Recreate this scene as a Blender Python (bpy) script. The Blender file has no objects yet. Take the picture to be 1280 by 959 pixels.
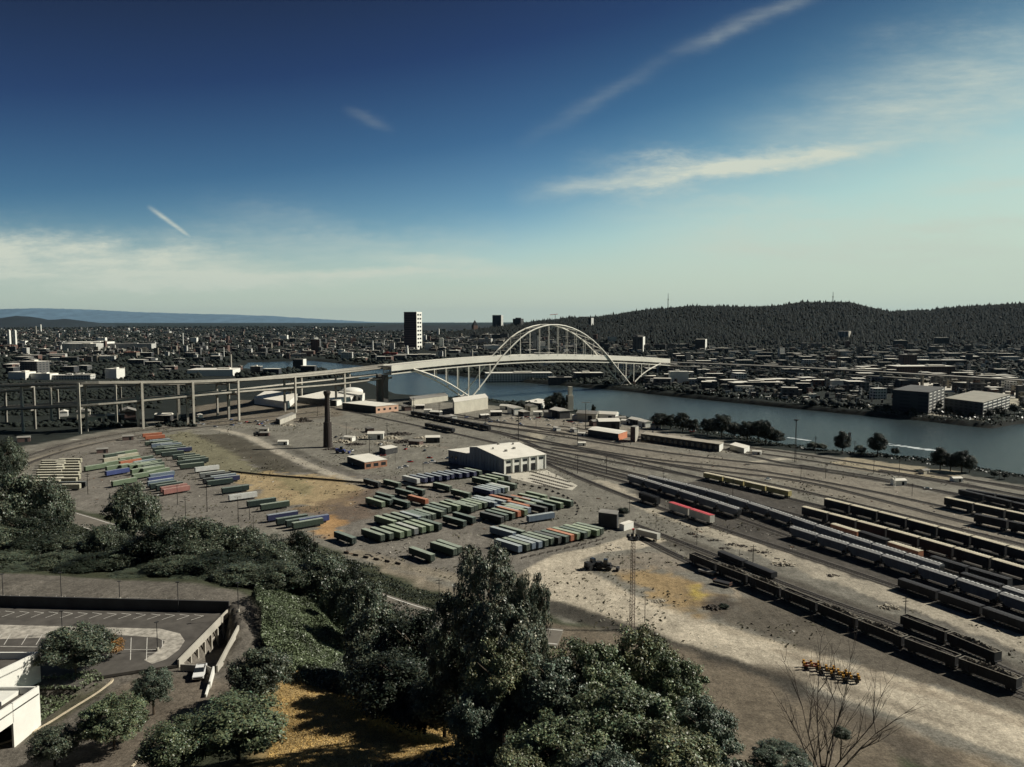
import bpy, bmesh, math, random
import numpy as np
from mathutils import Vector, Matrix
R = random.Random(7)
NP = np.random.default_rng(11)
scene = bpy.context.scene
COL = scene.collection
# ------------------------------------------------------------------ camera, sky, sun, exposure
CAMZ = 105.0
FPX = 980.0
PITCH = math.atan(78.5 / FPX)
cam_d = bpy.data.cameras.new('camera'); cam = bpy.data.objects.new('camera', cam_d); COL.objects.link(cam)
cam.location = (0, 0, CAMZ); cam.rotation_euler = (math.pi / 2 - PITCH, 0, 0)
cam_d.sensor_width = 36; cam_d.lens = 36 * FPX / 1280; cam_d.clip_start = 1; cam_d.clip_end = 90000
scene.camera = cam
SUN_AZ = (0.975, 0.22); SUN_EL = math.radians(39)
sd = Vector((SUN_AZ[0] * math.cos(SUN_EL), SUN_AZ[1] * math.cos(SUN_EL), math.sin(SUN_EL))).normalized()
sun_l = bpy.data.lights.new('sun', 'SUN'); sun_l.energy = 5.0; sun_l.angle = math.radians(0.5); sun_l.color = (1, 0.94, 0.83)
sun = bpy.data.objects.new('sun', sun_l); COL.objects.link(sun)
sun.rotation_euler = (-sd).to_track_quat('-Z', 'Y').to_euler()
scene.view_settings.view_transform = 'Standard'; scene.view_settings.look = 'None'
scene.view_settings.gamma = 1; scene.view_settings.use_curve_mapping = False
scene.view_settings.exposure = 0.12
scene.cycles.use_denoising = True
scene.cycles.max_bounces = 4; scene.cycles.diffuse_bounces = 2; scene.cycles.glossy_bounces = 2
scene.cycles.transmission_bounces = 1; scene.cycles.volume_bounces = 0; scene.cycles.transparent_max_bounces = 4
scene.cycles.volume_max_steps = 16; scene.cycles.use_adaptive_sampling = True; scene.cycles.adaptive_threshold = 0.02

world = bpy.data.worlds.new('World'); scene.world = world; world.use_nodes = True
wt = world.node_tree; wt.nodes.clear()
def WN(kind, **kw):
    n = wt.nodes.new(kind)
    for k, v in kw.items(): setattr(n, k, v)
    return n
def WM(op, a, b=None, c=None, clamp=False):
    n = WN('ShaderNodeMath', operation=op, use_clamp=clamp)
    for i, v in enumerate((a, b, c)):
        if v is None: continue
        if isinstance(v, (int, float)): n.inputs[i].default_value = v
        else: wt.links.new(v, n.inputs[i])
    return n.outputs[0]
sky = WN('ShaderNodeTexSky', sky_type='NISHITA'); sky.sun_disc = False
sky.sun_elevation = SUN_EL; sky.sun_rotation = math.atan2(SUN_AZ[0], SUN_AZ[1])
sky.air_density = 1.0; sky.dust_density = 0.8; sky.ozone_density = 1.5
tc = WN('ShaderNodeTexCoord'); sep = WN('ShaderNodeSeparateXYZ'); wt.links.new(tc.outputs['Generated'], sep.inputs[0])
DX, DY, DZ = sep.outputs
yy = WM('MAXIMUM', DY, 0.15); U = WM('DIVIDE', DX, yy); V = WM('DIVIDE', DZ, yy)
# grade of the sky: deep blue high on the side away from the sun, teal and cream towards it
gc = WM('ADD', WM('SUBTRACT', DZ, WM('MULTIPLY', DX, 0.17)), WM('MULTIPLY', WM('MAXIMUM', WM('MULTIPLY', DY, -1), 0), 0.5))  # sky behind the camera darkened to cut fill on near faces
ramp = WN('ShaderNodeValToRGB'); wt.links.new(WM('ADD', WM('MULTIPLY', gc, 1.6), 0.2, clamp=True), ramp.inputs[0])
SKYR = [(0.0, (0.80, 0.84, 0.80)), (0.20, (0.76, 0.82, 0.78)), (0.33, (0.56, 0.70, 0.68)), (0.43, (0.29, 0.45, 0.51)),
        (0.56, (0.135, 0.25, 0.34)), (0.72, (0.072, 0.115, 0.20)), (0.84, (0.062, 0.082, 0.13)), (1.0, (0.035, 0.045, 0.07))]
els = ramp.color_ramp.elements
for i, (p, c) in enumerate(SKYR):
    e = els[i] if i < 2 else els.new(p)
    e.position = p; e.color = (*c, 1)
noise = WN('ShaderNodeTexNoise'); noise.inputs['Scale'].default_value = 5; noise.inputs['Detail'].default_value = 8; noise.inputs['Roughness'].default_value = 0.62
cmb = WN('ShaderNodeCombineXYZ'); wt.links.new(WM('MULTIPLY', U, 1.3), cmb.inputs[0]); wt.links.new(WM('MULTIPLY', V, 7.0), cmb.inputs[1])
wt.links.new(cmb.outputs[0], noise.inputs['Vector'])
n2 = WN('ShaderNodeTexNoise'); n2.inputs['Scale'].default_value = 9; n2.inputs['Detail'].default_value = 9; n2.inputs['Roughness'].default_value = 0.7
cmb2 = WN('ShaderNodeCombineXYZ'); wt.links.new(U, cmb2.inputs[0]); wt.links.new(WM('MULTIPLY', V, 2.6), cmb2.inputs[1]); wt.links.new(cmb2.outputs[0], n2.inputs['Vector'])
NZ = WM('SUBTRACT', noise.outputs['Fac'], 0.5); NF = WM('SUBTRACT', n2.outputs['Fac'], 0.5)
def streak(x0, y0, x1, y1, w, s, k=1.4, fade=0.15, tex=1.6):
    u0, v0, u1, v1 = (x0 - 640) / FPX, (401 - y0) / FPX, (x1 - 640) / FPX, (401 - y1) / FPX
    L = math.hypot(u1 - u0, v1 - v0); cx, cy = (u1 - u0) / L, (v1 - v0) / L; w /= FPX
    du = WM('SUBTRACT', U, u0); dv = WM('SUBTRACT', V, v0)
    a = WM('DIVIDE', WM('ADD', WM('MULTIPLY', du, cx), WM('MULTIPLY', dv, cy)), L)
    b = WM('ADD', WM('DIVIDE', WM('ADD', WM('MULTIPLY', du, -cy), WM('MULTIPLY', dv, cx)), w), WM('MULTIPLY', NF, k * 2))
    g = WM('EXPONENT', WM('MULTIPLY', WM('MULTIPLY', b, b), -1))
    f = WM('MULTIPLY', WM('MULTIPLY', a, 1 / fade, clamp=True), WM('MULTIPLY', WM('SUBTRACT', 1, a), 1 / fade, clamp=True))
    t = WM('ADD', WM('MULTIPLY', NZ, tex * 1.5), 1.0, clamp=False)
    return WM('MULTIPLY', WM('MULTIPLY', g, f), WM('MULTIPLY', WM('MAXIMUM', t, 0), s))
ST = [streak(630, 250, 1230, 168, 12, .85, 1.7, .35), streak(700, 235, 960, 215, 26, .3, 2.4, .4), streak(760, 222, 1000, 200, 16, .4, 2.2, .4), streak(880, 205, 1420, 95, 42, .45, 1.0, .4),
      streak(640, 190, 860, 70, 9, .10, 1.5, .5), streak(820, 85, 1040, -8, 9, .17, 1.5, .3),
      streak(190, 259, 248, 302, 2.6, .75, .5, .3), streak(150, 290, 330, 335, 14, .35, 2.4, .4), streak(-200, 347, 760, 340, 7, .8, 2.2, .2), streak(-250, 318, 460, 338, 26, .9, 1.6, .35),
      streak(-100, 358, 560, 352, 10, .6, 2, .3), streak(400, 316, 700, 342, 12, .5, 2, .4), streak(760, 300, 1500, 330, 42, .55, 1.3, .3), streak(960, 296, 1500, 268, 11, .55, 1.8, .35), streak(1080, 246, 1500, 214, 12, .45, 1.8, .35), streak(700, 268, 1150, 258, 14, .28, 2.2, .4), streak(860, 312, 1100, 316, 9, .35, 1.6, .4), streak(1040, 215, 1560, 150, 95, .25, .8, .35), streak(980, 120, 1500, 40, 40, .22, 1.2, .4), streak(150, 300, 700, 322, 26, .22, 2.0, .3), streak(430, 142, 500, 170, 6, .09, 2, .4), streak(240, 265, 480, 290, 18, .14, 2, .4)]
acc = ST[0]
for s_ in ST[1:]:
    acc = WM('MAXIMUM', acc, s_) if ST.index(s_) % 2 else WM('ADD', acc, s_)
n3 = WN('ShaderNodeTexNoise'); n3.inputs['Scale'].default_value = 26; n3.inputs['Detail'].default_value = 10; n3.inputs['Roughness'].default_value = 0.72
cmb3 = WN('ShaderNodeCombineXYZ'); wt.links.new(WM('ADD', WM('MULTIPLY', U, .55), WM('MULTIPLY', V, .6)), cmb3.inputs[0]); wt.links.new(WM('SUBTRACT', WM('MULTIPLY', V, 3.2), WM('MULTIPLY', U, .35)), cmb3.inputs[1]); wt.links.new(cmb3.outputs[0], n3.inputs['Vector'])
F3 = WM('ADD', .55, WM('MULTIPLY', WM('SUBTRACT', n3.outputs['Fac'], .22), 1.6))
acc = WM('MULTIPLY', acc, F3, clamp=True)
# Nishita light coloured by the grade
nm = WN('ShaderNodeMix', data_type='RGBA', blend_type='MULTIPLY'); nm.inputs[0].default_value = 1.0
wt.links.new(sky.outputs[0], nm.inputs[6]); wt.links.new(ramp.outputs[0], nm.inputs[7])
cm = WN('ShaderNodeMix', data_type='RGBA'); wt.links.new(acc, cm.inputs[0]); tm = WN('ShaderNodeMix', data_type='RGBA', blend_type='MULTIPLY'); tm.inputs[7].default_value = (.93, 1.08, .90, 1)
wt.links.new(WM('MULTIPLY', DX, 2.2, clamp=True), tm.inputs[0]); wt.links.new(nm.outputs[2], tm.inputs[6]); wt.links.new(tm.outputs[2], cm.inputs[6])
CLOUDC = (3.9, 4.15, 3.55, 1)
cm.inputs[7].default_value = CLOUDC
vm = WN('ShaderNodeMix', data_type='RGBA'); vd = WM('DIVIDE', WM('ADD', WM('MAXIMUM', V, 0), WM('MULTIPLY', NF, .02)), WM('ADD', .072, WM('MULTIPLY', WM('MAXIMUM', U, 0), .28)))
vf = WM('MULTIPLY', WM('MULTIPLY', WM('EXPONENT', WM('MULTIPLY', WM('MULTIPLY', vd, vd), -1)), WM('MULTIPLY', DY, 2.2, clamp=True)), .92)  # veil limited to the view side to hold ambient down
wt.links.new(vf, vm.inputs[0]); wt.links.new(cm.outputs[2], vm.inputs[6]); vm.inputs[7].default_value = (3.15, 3.65, 3.15, 1)
bg = WN('ShaderNodeBackground'); bg.inputs['Strength'].default_value = 0.15; wt.links.new(vm.outputs[2], bg.inputs[0])
wo = WN('ShaderNodeOutputWorld'); wt.links.new(bg.outputs[0], wo.inputs[0])

# ------------------------------------------------------------------ helpers
CP, SP = math.cos(PITCH), math.sin(PITCH)
def ray(px, py):
    u = (px - 640) / FPX; v = (479.5 - py) / FPX
    return u, CP + v * SP, v * CP - SP
def P(px, py, z=0.0):                       # the point of height z that a photo pixel shows
    a, b, c = ray(px, py); t = (z - CAMZ) / c
    return Vector((a * t, b * t, z))
def PD(px, py, D):                          # the point at distance D ahead
    a, b, c = ray(px, py); t = D / b
    return Vector((a * t, D, CAMZ + c * t))

MATS = {}
def mat(name, color, rough=0.85, var=0.0, scale=0.3, spec=0.3, metal=0.0, obj=False, stretch=None):
    if name in MATS: return MATS[name]
    m = bpy.data.materials.new(name); m.use_nodes = True; nt = m.node_tree
    b = nt.nodes['Principled BSDF']; b.inputs['Roughness'].default_value = rough; b.inputs['Metallic'].default_value = metal
    b.inputs['Specular IOR Level'].default_value = spec
    b.inputs['Base Color'].default_value = (*color, 1)
    if var:
        t = nt.nodes.new('ShaderNodeTexCoord'); n = nt.nodes.new('ShaderNodeTexNoise'); n.inputs['Scale'].default_value = scale
        n.inputs['Detail'].default_value = 6; n.inputs['Roughness'].default_value = .65
        src = t.outputs['Object']
        if stretch:
            mp = nt.nodes.new('ShaderNodeMapping'); mp.inputs['Scale'].default_value = stretch; nt.links.new(src, mp.inputs[0]); src = mp.outputs[0]
        if obj:
            oi = nt.nodes.new('ShaderNodeObjectInfo'); va = nt.nodes.new('ShaderNodeVectorMath'); va.operation = 'ADD'
            nt.links.new(src, va.inputs[0]); sc = nt.nodes.new('ShaderNodeVectorMath'); sc.operation = 'SCALE'; sc.inputs[3].default_value = 900
            nt.links.new(oi.outputs['Location'], sc.inputs[0]); nt.links.new(sc.outputs[0], va.inputs[1]); src = va.outputs[0]
        nt.links.new(src, n.inputs['Vector'])
        r = nt.nodes.new('ShaderNodeValToRGB'); nt.links.new(n.outputs['Fac'], r.inputs[0])
        r.color_ramp.elements[0].position = .3; r.color_ramp.elements[1].position = .72
        r.color_ramp.elements[0].color = (*[c * (1 - var) for c in color], 1); r.color_ramp.elements[1].color = (*[min(1, c * (1 + var)) for c in color], 1)
        nt.links.new(r.outputs[0], b.inputs['Base Color'])
    MATS[name] = m; return m

class MB:
    def __init__(s): s.v = []; s.f = []; s.m = []
    def add(s, vs, fs, mi=0):
        o = len(s.v); s.v += [tuple(x) for x in vs]; s.f += [tuple(i + o for i in f) for f in fs]; s.m += [mi] * len(fs)
    def box(s, c, d, rz=0, mi=0, top=None):
        x, y, z = d[0] / 2, d[1] / 2, d[2] / 2; cs, sn = math.cos(rz), math.sin(rz); vs = []
        for k in (-1, 1):
            for i, j in ((-1, -1), (1, -1), (1, 1), (-1, 1)):
                a, b = i * x, j * y
                if k > 0 and top: a *= top[0]; b *= top[1]
                vs.append((c[0] + a * cs - b * sn, c[1] + a * sn + b * cs, c[2] + k * z))
        s.add(vs, [(3, 2, 1, 0), (4, 5, 6, 7), (0, 1, 5, 4), (1, 2, 6, 5), (2, 3, 7, 6), (3, 0, 4, 7)], mi)
    def quadprism(s, q, z0, z1, mi=0, mt=None):      # q: footprint, counter-clockwise
        n = len(q); z0 = z0 if isinstance(z0, (list, tuple)) else [z0] * n; z1 = z1 if isinstance(z1, (list, tuple)) else [z1] * n
        vs = [(p[0], p[1], z) for p, z in zip(q, z0)] + [(p[0], p[1], z) for p, z in zip(q, z1)]
        s.add(vs, [tuple(range(n))[::-1]] + [(i, (i + 1) % n, (i + 1) % n + n, i + n) for i in range(n)], mi)
        s.add([(p[0], p[1], z) for p, z in zip(q, z1)], [tuple(range(n))], mi if mt is None else mt)
    def tube(s, a, b, r0, r1=None, n=6, mi=0):
        a, b = Vector(a), Vector(b); r1 = r0 if r1 is None else r1; d = (b - a).normalized()
        u = d.cross(Vector((0, 0, 1))) if abs(d.z) < .95 else d.cross(Vector((1, 0, 0))); u.normalize(); w = d.cross(u)
        vs = [p + (u * math.cos(t) + w * math.sin(t)) * r for p, r in ((a, r0), (b, r1)) for t in [2 * math.pi * i / n for i in range(n)]]
        s.add(vs, [(i, (i + 1) % n, (i + 1) % n + n, i + n) for i in range(n)] + [tuple(range(n))[::-1], tuple(range(n, 2 * n))], mi)
    def sweep(s, pts, w, h, mi=0, zt=0.0):           # a beam whose top follows pts
        pts = [Vector(p) for p in pts]; n = len(pts); vs = []
        for i, p in enumerate(pts):
            d = pts[min(i + 1, n - 1)] - pts[max(i - 1, 0)]; nn = Vector((-d.y, d.x, 0)).normalized() * w / 2
            vs += [p + nn + Vector((0, 0, zt)), p - nn + Vector((0, 0, zt)), p - nn + Vector((0, 0, zt - h)), p + nn + Vector((0, 0, zt - h))]
        fs = []
        for i in range(n - 1):
            a = 4 * i; b = a + 4
            fs += [(a + k, a + (k + 1) % 4, b + (k + 1) % 4, b + k) for k in range(4)]
        fs += [(3, 2, 1, 0), (4 * n - 4, 4 * n - 3, 4 * n - 2, 4 * n - 1)]
        s.add(vs, fs, mi)
    def mesh(s, name, mats):
        me = bpy.data.meshes.new(name); me.from_pydata(s.v, [], s.f)
        for m in (mats if isinstance(mats, (list, tuple)) else [mats]): me.materials.append(m)
        me.polygons.foreach_set('material_index', s.m); me.update(); return me
    def build(s, name, mats, parent=None): return link(name, s.mesh(name, mats), parent)
def link(name, me, parent=None, loc=None, rz=0):
    o = bpy.data.objects.new(name, me); COL.objects.link(o)
    if parent: o.parent = parent
    if loc is not None: o.location = loc
    if rz: o.rotation_euler = (0, 0, rz)
    return o
def tag(o, label, cat, group=None):
    o['label'] = label; o['category'] = cat
    if group: o['group'] = group
    return o
def struct(o): o['kind'] = 'structure'; return o
def stuff(o, label=None, cat=None):
    o['kind'] = 'stuff'
    if label: tag(o, label, cat)
    return o
def thing(name, label, cat, loc=(0, 0, 0), rz=0, group=None):
    return tag(link(name, None, None, loc, rz), label, cat, group)
def dup(root, loc, rz, label, group=None, scale=None):
    r = root.copy(); COL.objects.link(r); r.location = loc; r.rotation_euler = (0, 0, rz)
    if scale: r.scale = scale
    r['label'] = label
    if group: r['group'] = group
    for ch in list(root.children):
        c = ch.copy(); COL.objects.link(c); c.parent = r
        for g in ch.children:
            d = g.copy(); COL.objects.link(d); d.parent = c
    return r
class Maker:                                         # the first use moves the prototype, later uses copy it
    def __init__(s, fn): s.fn = fn; s.p = None
    def put(s, loc, rz, label, group=None, scale=None):
        if s.p is None:
            s.p = s.fn(); o = s.p; o.location = loc; o.rotation_euler = (0, 0, rz); o.scale = scale or (1, 1, 1); o['label'] = label
            if group: o['group'] = group
            s.used = True
            return o
        return dup(s.p, loc, rz, label, group, scale or (1, 1, 1))
ORD = 'zero first second third fourth fifth sixth seventh eighth ninth tenth eleventh twelfth thirteenth fourteenth fifteenth sixteenth seventeenth eighteenth nineteenth twentieth'.split()
TENS = {2: 'twenty', 3: 'thirty', 4: 'forty', 5: 'fifty', 6: 'sixty', 7: 'seventy', 8: 'eighty', 9: 'ninety', 10: 'hundred'}
def ordw(n):
    if n <= 20: return ORD[n]
    return TENS[n // 10] + ('-' + ORD[n % 10] if n % 10 else '') if n % 10 else TENS[n // 10][:-1] + 'ieth'
def rowpos(i, n, end='left'): return f'{ordw(i + 1)} from the {end}' if i < n - 1 or n == 1 else f'last from the {end}'

def inpoly(x, y, poly):
    c = np.zeros(x.shape, bool); n = len(poly)
    for i in range(n):
        x0, y0 = poly[i][0], poly[i][1]; x1, y1 = poly[(i + 1) % n][0], poly[(i + 1) % n][1]
        if y0 == y1: continue
        m = ((y0 > y) != (y1 > y)) & (x < (x1 - x0) * (y - y0) / (y1 - y0) + x0); c ^= m
    return c
def sdf(x, y, poly, maxd=60.0):
    d = np.full(x.shape, 1e9); n = len(poly)
    for i in range(n):
        x0, y0 = poly[i][0], poly[i][1]; x1, y1 = poly[(i + 1) % n][0], poly[(i + 1) % n][1]
        ex, ey = x1 - x0, y1 - y0; L = ex * ex + ey * ey + 1e-9
        t = np.clip(((x - x0) * ex + (y - y0) * ey) / L, 0, 1); d = np.minimum(d, np.hypot(x - x0 - t * ex, y - y0 - t * ey))
    return np.where(inpoly(x, y, poly), -d, d)
def sstep(t): t = np.clip(t, 0, 1); return t * t * (3 - 2 * t)
def vnoise(x, y, s, seed=0):
    x = np.asarray(x, float) / s + seed * 17.3; y = np.asarray(y, float) / s + seed * 9.1
    xi, yi = np.floor(x), np.floor(y); fx, fy = sstep(x - xi), sstep(y - yi)
    h = lambda a, b: np.modf(np.abs(np.sin(a * 127.1 + b * 311.7 + seed) * 43758.5453))[0]
    return (h(xi, yi) * (1 - fx) + h(xi + 1, yi) * fx) * (1 - fy) + (h(xi, yi + 1) * (1 - fx) + h(xi + 1, yi + 1) * fx) * fy
def poly(pts, z=0.0): return [P(a, b, z) for a, b in pts]

# ------------------------------------------------------------------ terrain heights
RIVER = poly([(1600, 690), (1400, 625), (1280, 600), (1200, 587), (1120, 575), (1030, 568), (960, 557), (880, 541), (800, 528), (740, 519), (700, 513), (660, 507), (620, 504), (560, 500),
              (500, 496), (478, 487), (440, 470), (400, 464), (330, 464), (300, 462), (310, 453), (390, 451), (480, 460), (545, 467), (600, 473), (640, 477), (700, 482), (780, 489), (840, 496), (900, 502),
              (1000, 512), (1060, 518), (1160, 527), (1200, 532), (1240, 536), (1275, 530), (1400, 524), (1700, 520)], -5)
CP_ = [(320, 800, 28), (300, 760, 30.5), (250, 725, 30.5), (10, 725, 30.5), (130, 740, 30.5), (-120, 730, 30.5), (250, 842, 27), (200, 850, 27), (150, 870, 27), (60, 940, 24.6), (20, 959, 24.3), (48, 914, 24.8), (0, 930, 24.3), (110, 885, 26), (-100, 930, 24),
       (250, 959, 28), (100, 790, 27.4), (0, 790, 27.4), (200, 790, 27.4), (230, 880, 27.5), (370, 860, 27), (450, 900, 32), (520, 950, 36), (450, 959, 37), (340, 745, 27), (385, 835, 25), (430, 800, 16), (400, 760, 18),
       (100, 700, 14), (0, 660, 11), (200, 695, 12), (300, 700, 9), (400, 725, 5), (440, 745, 4), (500, 765, 4), (560, 790, 3), (620, 800, 3), (700, 790, 2), (840, 830, 1), (950, 900, .5),
       (75, 648, 4), (120, 668, 4), (420, 740, 4), (360, 700, 3), (260, 690, 3), (180, 672, 3)]
CPW = [(*P(a, b, z)[:2], z) for a, b, z in CP_]
CPW += [(0, 110, 42), (20, 120, 38), (45, 130, 25), (60, 110, 36), (80, 100, 34), (120, 90, 32), (60, 150, 7), (0, 170, 10), (100, 140, 6), (150, 120, 5), (-50, 110, 38), (-100, 100, 30), (-150, 100, 28), (0, 60, 45), (130, 60, 34),
        (-150, 40, 35), (300, 90, 0), (220, 130, 0), (0, 0, 46), (-250, 0, 40), (250, 0, 20), (-350, 250, 24), (-350, 180, 28), (-300, 330, 6), (-400, 330, 8), (-450, 100, 30), (110, 185, 0), (180, 180, 0), (60, 210, 0), (-20, 235, .5)]
for a, b in [(30, 630), (130, 645), (200, 655), (280, 665), (340, 672), (400, 682), (460, 705), (540, 735), (600, 745), (640, 755), (720, 775), (850, 815), (960, 860), (1100, 930), (-150, 620)]:
    p = P(a, b, 0); CPW.append((p.x, p.y, 0))
for a in (-600, -400, -200, 0, 200, 400): CPW.append((a, 520, 0))
CA = np.array(CPW, float)
_d = np.hypot(CA[:, None, 0] - CA[None, :, 0], CA[:, None, 1] - CA[None, :, 1])
_A = np.block([[-_d, np.ones((len(CA), 1))], [np.ones((1, len(CA))), np.zeros((1, 1))]])
_W = np.linalg.solve(_A + np.diag([.5] * len(CA) + [0]), np.append(CA[:, 2], 0))
YB = poly([(-200, 615), (30, 625), (130, 640), (200, 650), (280, 660), (340, 668), (400, 678), (460, 700), (540, 732), (600, 745), (640, 752), (720, 772), (850, 812), (960, 857), (1100, 925)])   # foot of the bluff
YBX = np.array([p.x for p in YB]); YBY = np.array([p.y for p in YB])
DECKZ = [P(a, b, 28) for a, b in [(-262, 750), (287, 764), (222, 833), (170, 840), (120, 848), (100, 860), (-262, 862)]]
PIT = [P(286, 766, 28.9), P(223, 831, 28.9), P(269, 835, 28.5), P(293, 783, 30)]
_n = (PIT[0] - PIT[3]); _n.z = 0; _n = _n.normalized() * 4
PITB = [PIT[0] + _n, PIT[1] + _n, PIT[2], PIT[3]]
RIDGE_PX = np.array([480, 560, 640, 700, 740, 770, 800, 870, 905, 960, 1000, 1040, 1060, 1085, 1110, 1160, 1200, 1280, 1400, 1700.])
RIDGE_PY = np.array([407, 407, 405, 402, 400, 396, 391, 385, 386, 386, 382, 380, 380, 386, 392, 391, 385, 381, 376, 376.])
def H(x, y):
    x = np.asarray(x, float); y = np.asarray(y, float); z = np.zeros(np.broadcast(x, y).shape); x, y = np.broadcast_arrays(x, y)
    yb = np.interp(x, YBX, YBY, left=YBY[0], right=0.0)
    yb = np.where(x > YBX[-1], YBY[-1] - (x - YBX[-1]) * .8, yb)
    near = (y < yb + 10) & (y > -400)
    if near.any():
        xn, yn = x[near], y[near]; s = np.full(xn.shape, _W[-1])
        for (cx, cy, _), w in zip(CA, _W): s -= w * np.hypot(xn - cx, yn - cy)
        s = np.clip(s, 0, 60) * sstep((yb[near] + 2 - yn) / 14); z[near] = s
    r = (y > 500) & (y < 3200)
    if r.any():
        d = sdf(x[r], y[r], RIVER); z[r] = np.where(d < 9, -9 + 9 * sstep((d + 6) / 15), z[r])
    h = y > 1900
    if h.any():
        xh, yh = x[h], y[h]; px = 640 + FPX * xh / yh
        ry = np.interp(px, RIDGE_PX, RIDGE_PY); rz = CAMZ + (401 - ry) * 3900 / FPX + 0
        rz = np.where(px < 700, np.maximum(rz * sstep((px - 470) / 230), 0), rz)
        t = sstep((yh - 2250 - 250 * vnoise(xh, yh, 500)) / 1650)
        back = 1 - .7 * sstep((yh - 4100) / 2500)
        z[h] += rz * (t ** 1.25) * back + 14 * (vnoise(xh, yh, 160, 3) - .5) * t * (px > 700) + 30 * (vnoise(xh, yh, 420, 5) - .5) * sstep(t * 2) * (1 - t) * 2
    dk = inpoly(x, y, DECKZ)
    if dk.any(): z[dk] = 27.2
    pit = inpoly(x, y, PITB)
    if pit.any():
        a, b = (PIT[0] + PIT[3]) / 2, (PIT[1] + PIT[2]) / 2; d = (b - a); L = d.length_squared
        t = ((x[pit] - a.x) * d.x + (y[pit] - a.y) * d.y) / L; z[pit] = 22.3 + 4.8 * np.clip(t, 0, 1)
    return z
def Hs(x, y): return float(H(np.array([x]), np.array([y]))[0])
def PT(px, py):                                     # the terrain point a pixel shows
    z = 0.0
    for _ in range(40):
        p = P(px, py, z); h = Hs(p.x, p.y); z += (h - z) * .4
    return Vector((p.x, p.y, h))
# ------------------------------------------------------------------ the ground sheet
def grid_mesh(xs, ys, zfn, name):
    X, Y = np.meshgrid(xs, ys); Z = zfn(X.ravel(), Y.ravel()); co = np.stack([X.ravel(), Y.ravel(), Z], 1).astype(np.float32)
    nx, ny = len(xs), len(ys); i = np.arange((nx - 1) * (ny - 1)); r, c = i // (nx - 1), i % (nx - 1); a = r * nx + c
    F = np.stack([a, a + 1, a + nx + 1, a + nx], 1).astype(np.int32)
    me = bpy.data.meshes.new(name); me.vertices.add(len(co)); me.vertices.foreach_set('co', co.ravel()); me.loops.add(F.size)
    me.loops.foreach_set('vertex_index', F.ravel()); me.polygons.add(len(F)); me.polygons.foreach_set('loop_start', np.arange(0, F.size, 4, dtype=np.int32))
    me.polygons.foreach_set('loop_total', np.full(len(F), 4, np.int32)); me.update(calc_edges=True)
    return me, co
def spread(a, b, step, lim, g):
    mid = list(np.arange(a, b + .01, step)); s = step; v = b
    hi = []
    while v < lim: s *= g; v += s; hi.append(v)
    return mid, hi
mid, hi = spread(-260, 300, 1.6, 42000, 1.035)
_, lo = spread(0, 260, 1.6, 42000, 1.035)
xs = np.array([-v for v in lo[::-1]] + mid + hi)
ym, yh = spread(70, 640, 1.6, 40000, 1.012)
ys = np.array([-400, -200, -100, -50, 0, 25, 45, 58] + ym + yh)
gm, gco = grid_mesh(xs, ys, H, 'ground')
gx, gy = gco[:, 0].astype(float), gco[:, 1].astype(float)
DARK = np.array((.020, .024, .021)); YARD = np.array((.170, .161, .134)); TAN = np.array((.40, .355, .275)); BRN_ = np.array((.20, .165, .12)); GRAV = np.array((.27, .245, .195))
base = np.tile(DARK, (len(gx), 1)); wob = (vnoise(gx, gy, 7, 1) - .5) * 6 + (vnoise(gx, gy, 2.7, 2) - .5) * 3
def zone(pts, color, soft=3.0, amt=1.0, z=0.0, wb=1.0, limit=60):
    q = poly(pts, z) if not isinstance(pts[0], Vector) else pts
    X = [p.x for p in q]; Y = [p.y for p in q]
    m = (gx > min(X) - limit) & (gx < max(X) + limit) & (gy > min(Y) - limit) & (gy < max(Y) + limit)
    if not m.any(): return
    d = sdf(gx[m], gy[m], q) + wob[m] * wb; w = (1 - sstep((d + soft / 2) / soft)) * amt
    base[m] = base[m] * (1 - w[:, None]) + np.array(color) * w[:, None]
def strip(pts, width, color, soft=2.0, amt=1.0, z=0.0, wb=.5):
    q = [P(a, b, z) for a, b in pts]; L, Rr = [], []
    for i, p in enumerate(q):
        d = (q[min(i + 1, len(q) - 1)] - q[max(i - 1, 0)]); n = Vector((-d.y, d.x, 0)).normalized() * width / 2; L.append(p + n); Rr.append(p - n)
    zone(L + Rr[::-1], color, soft, amt, z, wb)
# the rail yard and its industrial edge
zone([(-100, 640), (-60, 575), (100, 545), (200, 525), (330, 515), (420, 498), (560, 503), (640, 509), (700, 515), (800, 532), (880, 546), (960, 561), (1100, 577), (1200, 592), (1400, 630), (1700, 760), (1700, 1100), (1100, 1100), (960, 960), (820, 860), (700, 815), (560, 770), (470, 715), (340, 680), (130, 655)], YARD, 5)
zone([(330, 560), (430, 590), (560, 600), (700, 660), (760, 680), (640, 720), (520, 722), (440, 690), (380, 660), (300, 660), (200, 640), (110, 640), (30, 620), (60, 560), (180, 540), (260, 570)], (.155, .142, .122), 12, .8)
zone([(880, 600), (1280, 690), (1400, 730), (1400, 860), (1130, 765), (950, 690), (790, 615)], (.052, .047, .042), 8, .85)  # ground colour darkened between the trains for their merged shadows
zone([(700, 545), (1000, 585), (1300, 640), (1300, 690), (960, 600), (700, 565)], (.20, .18, .145), 10, .8)
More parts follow.
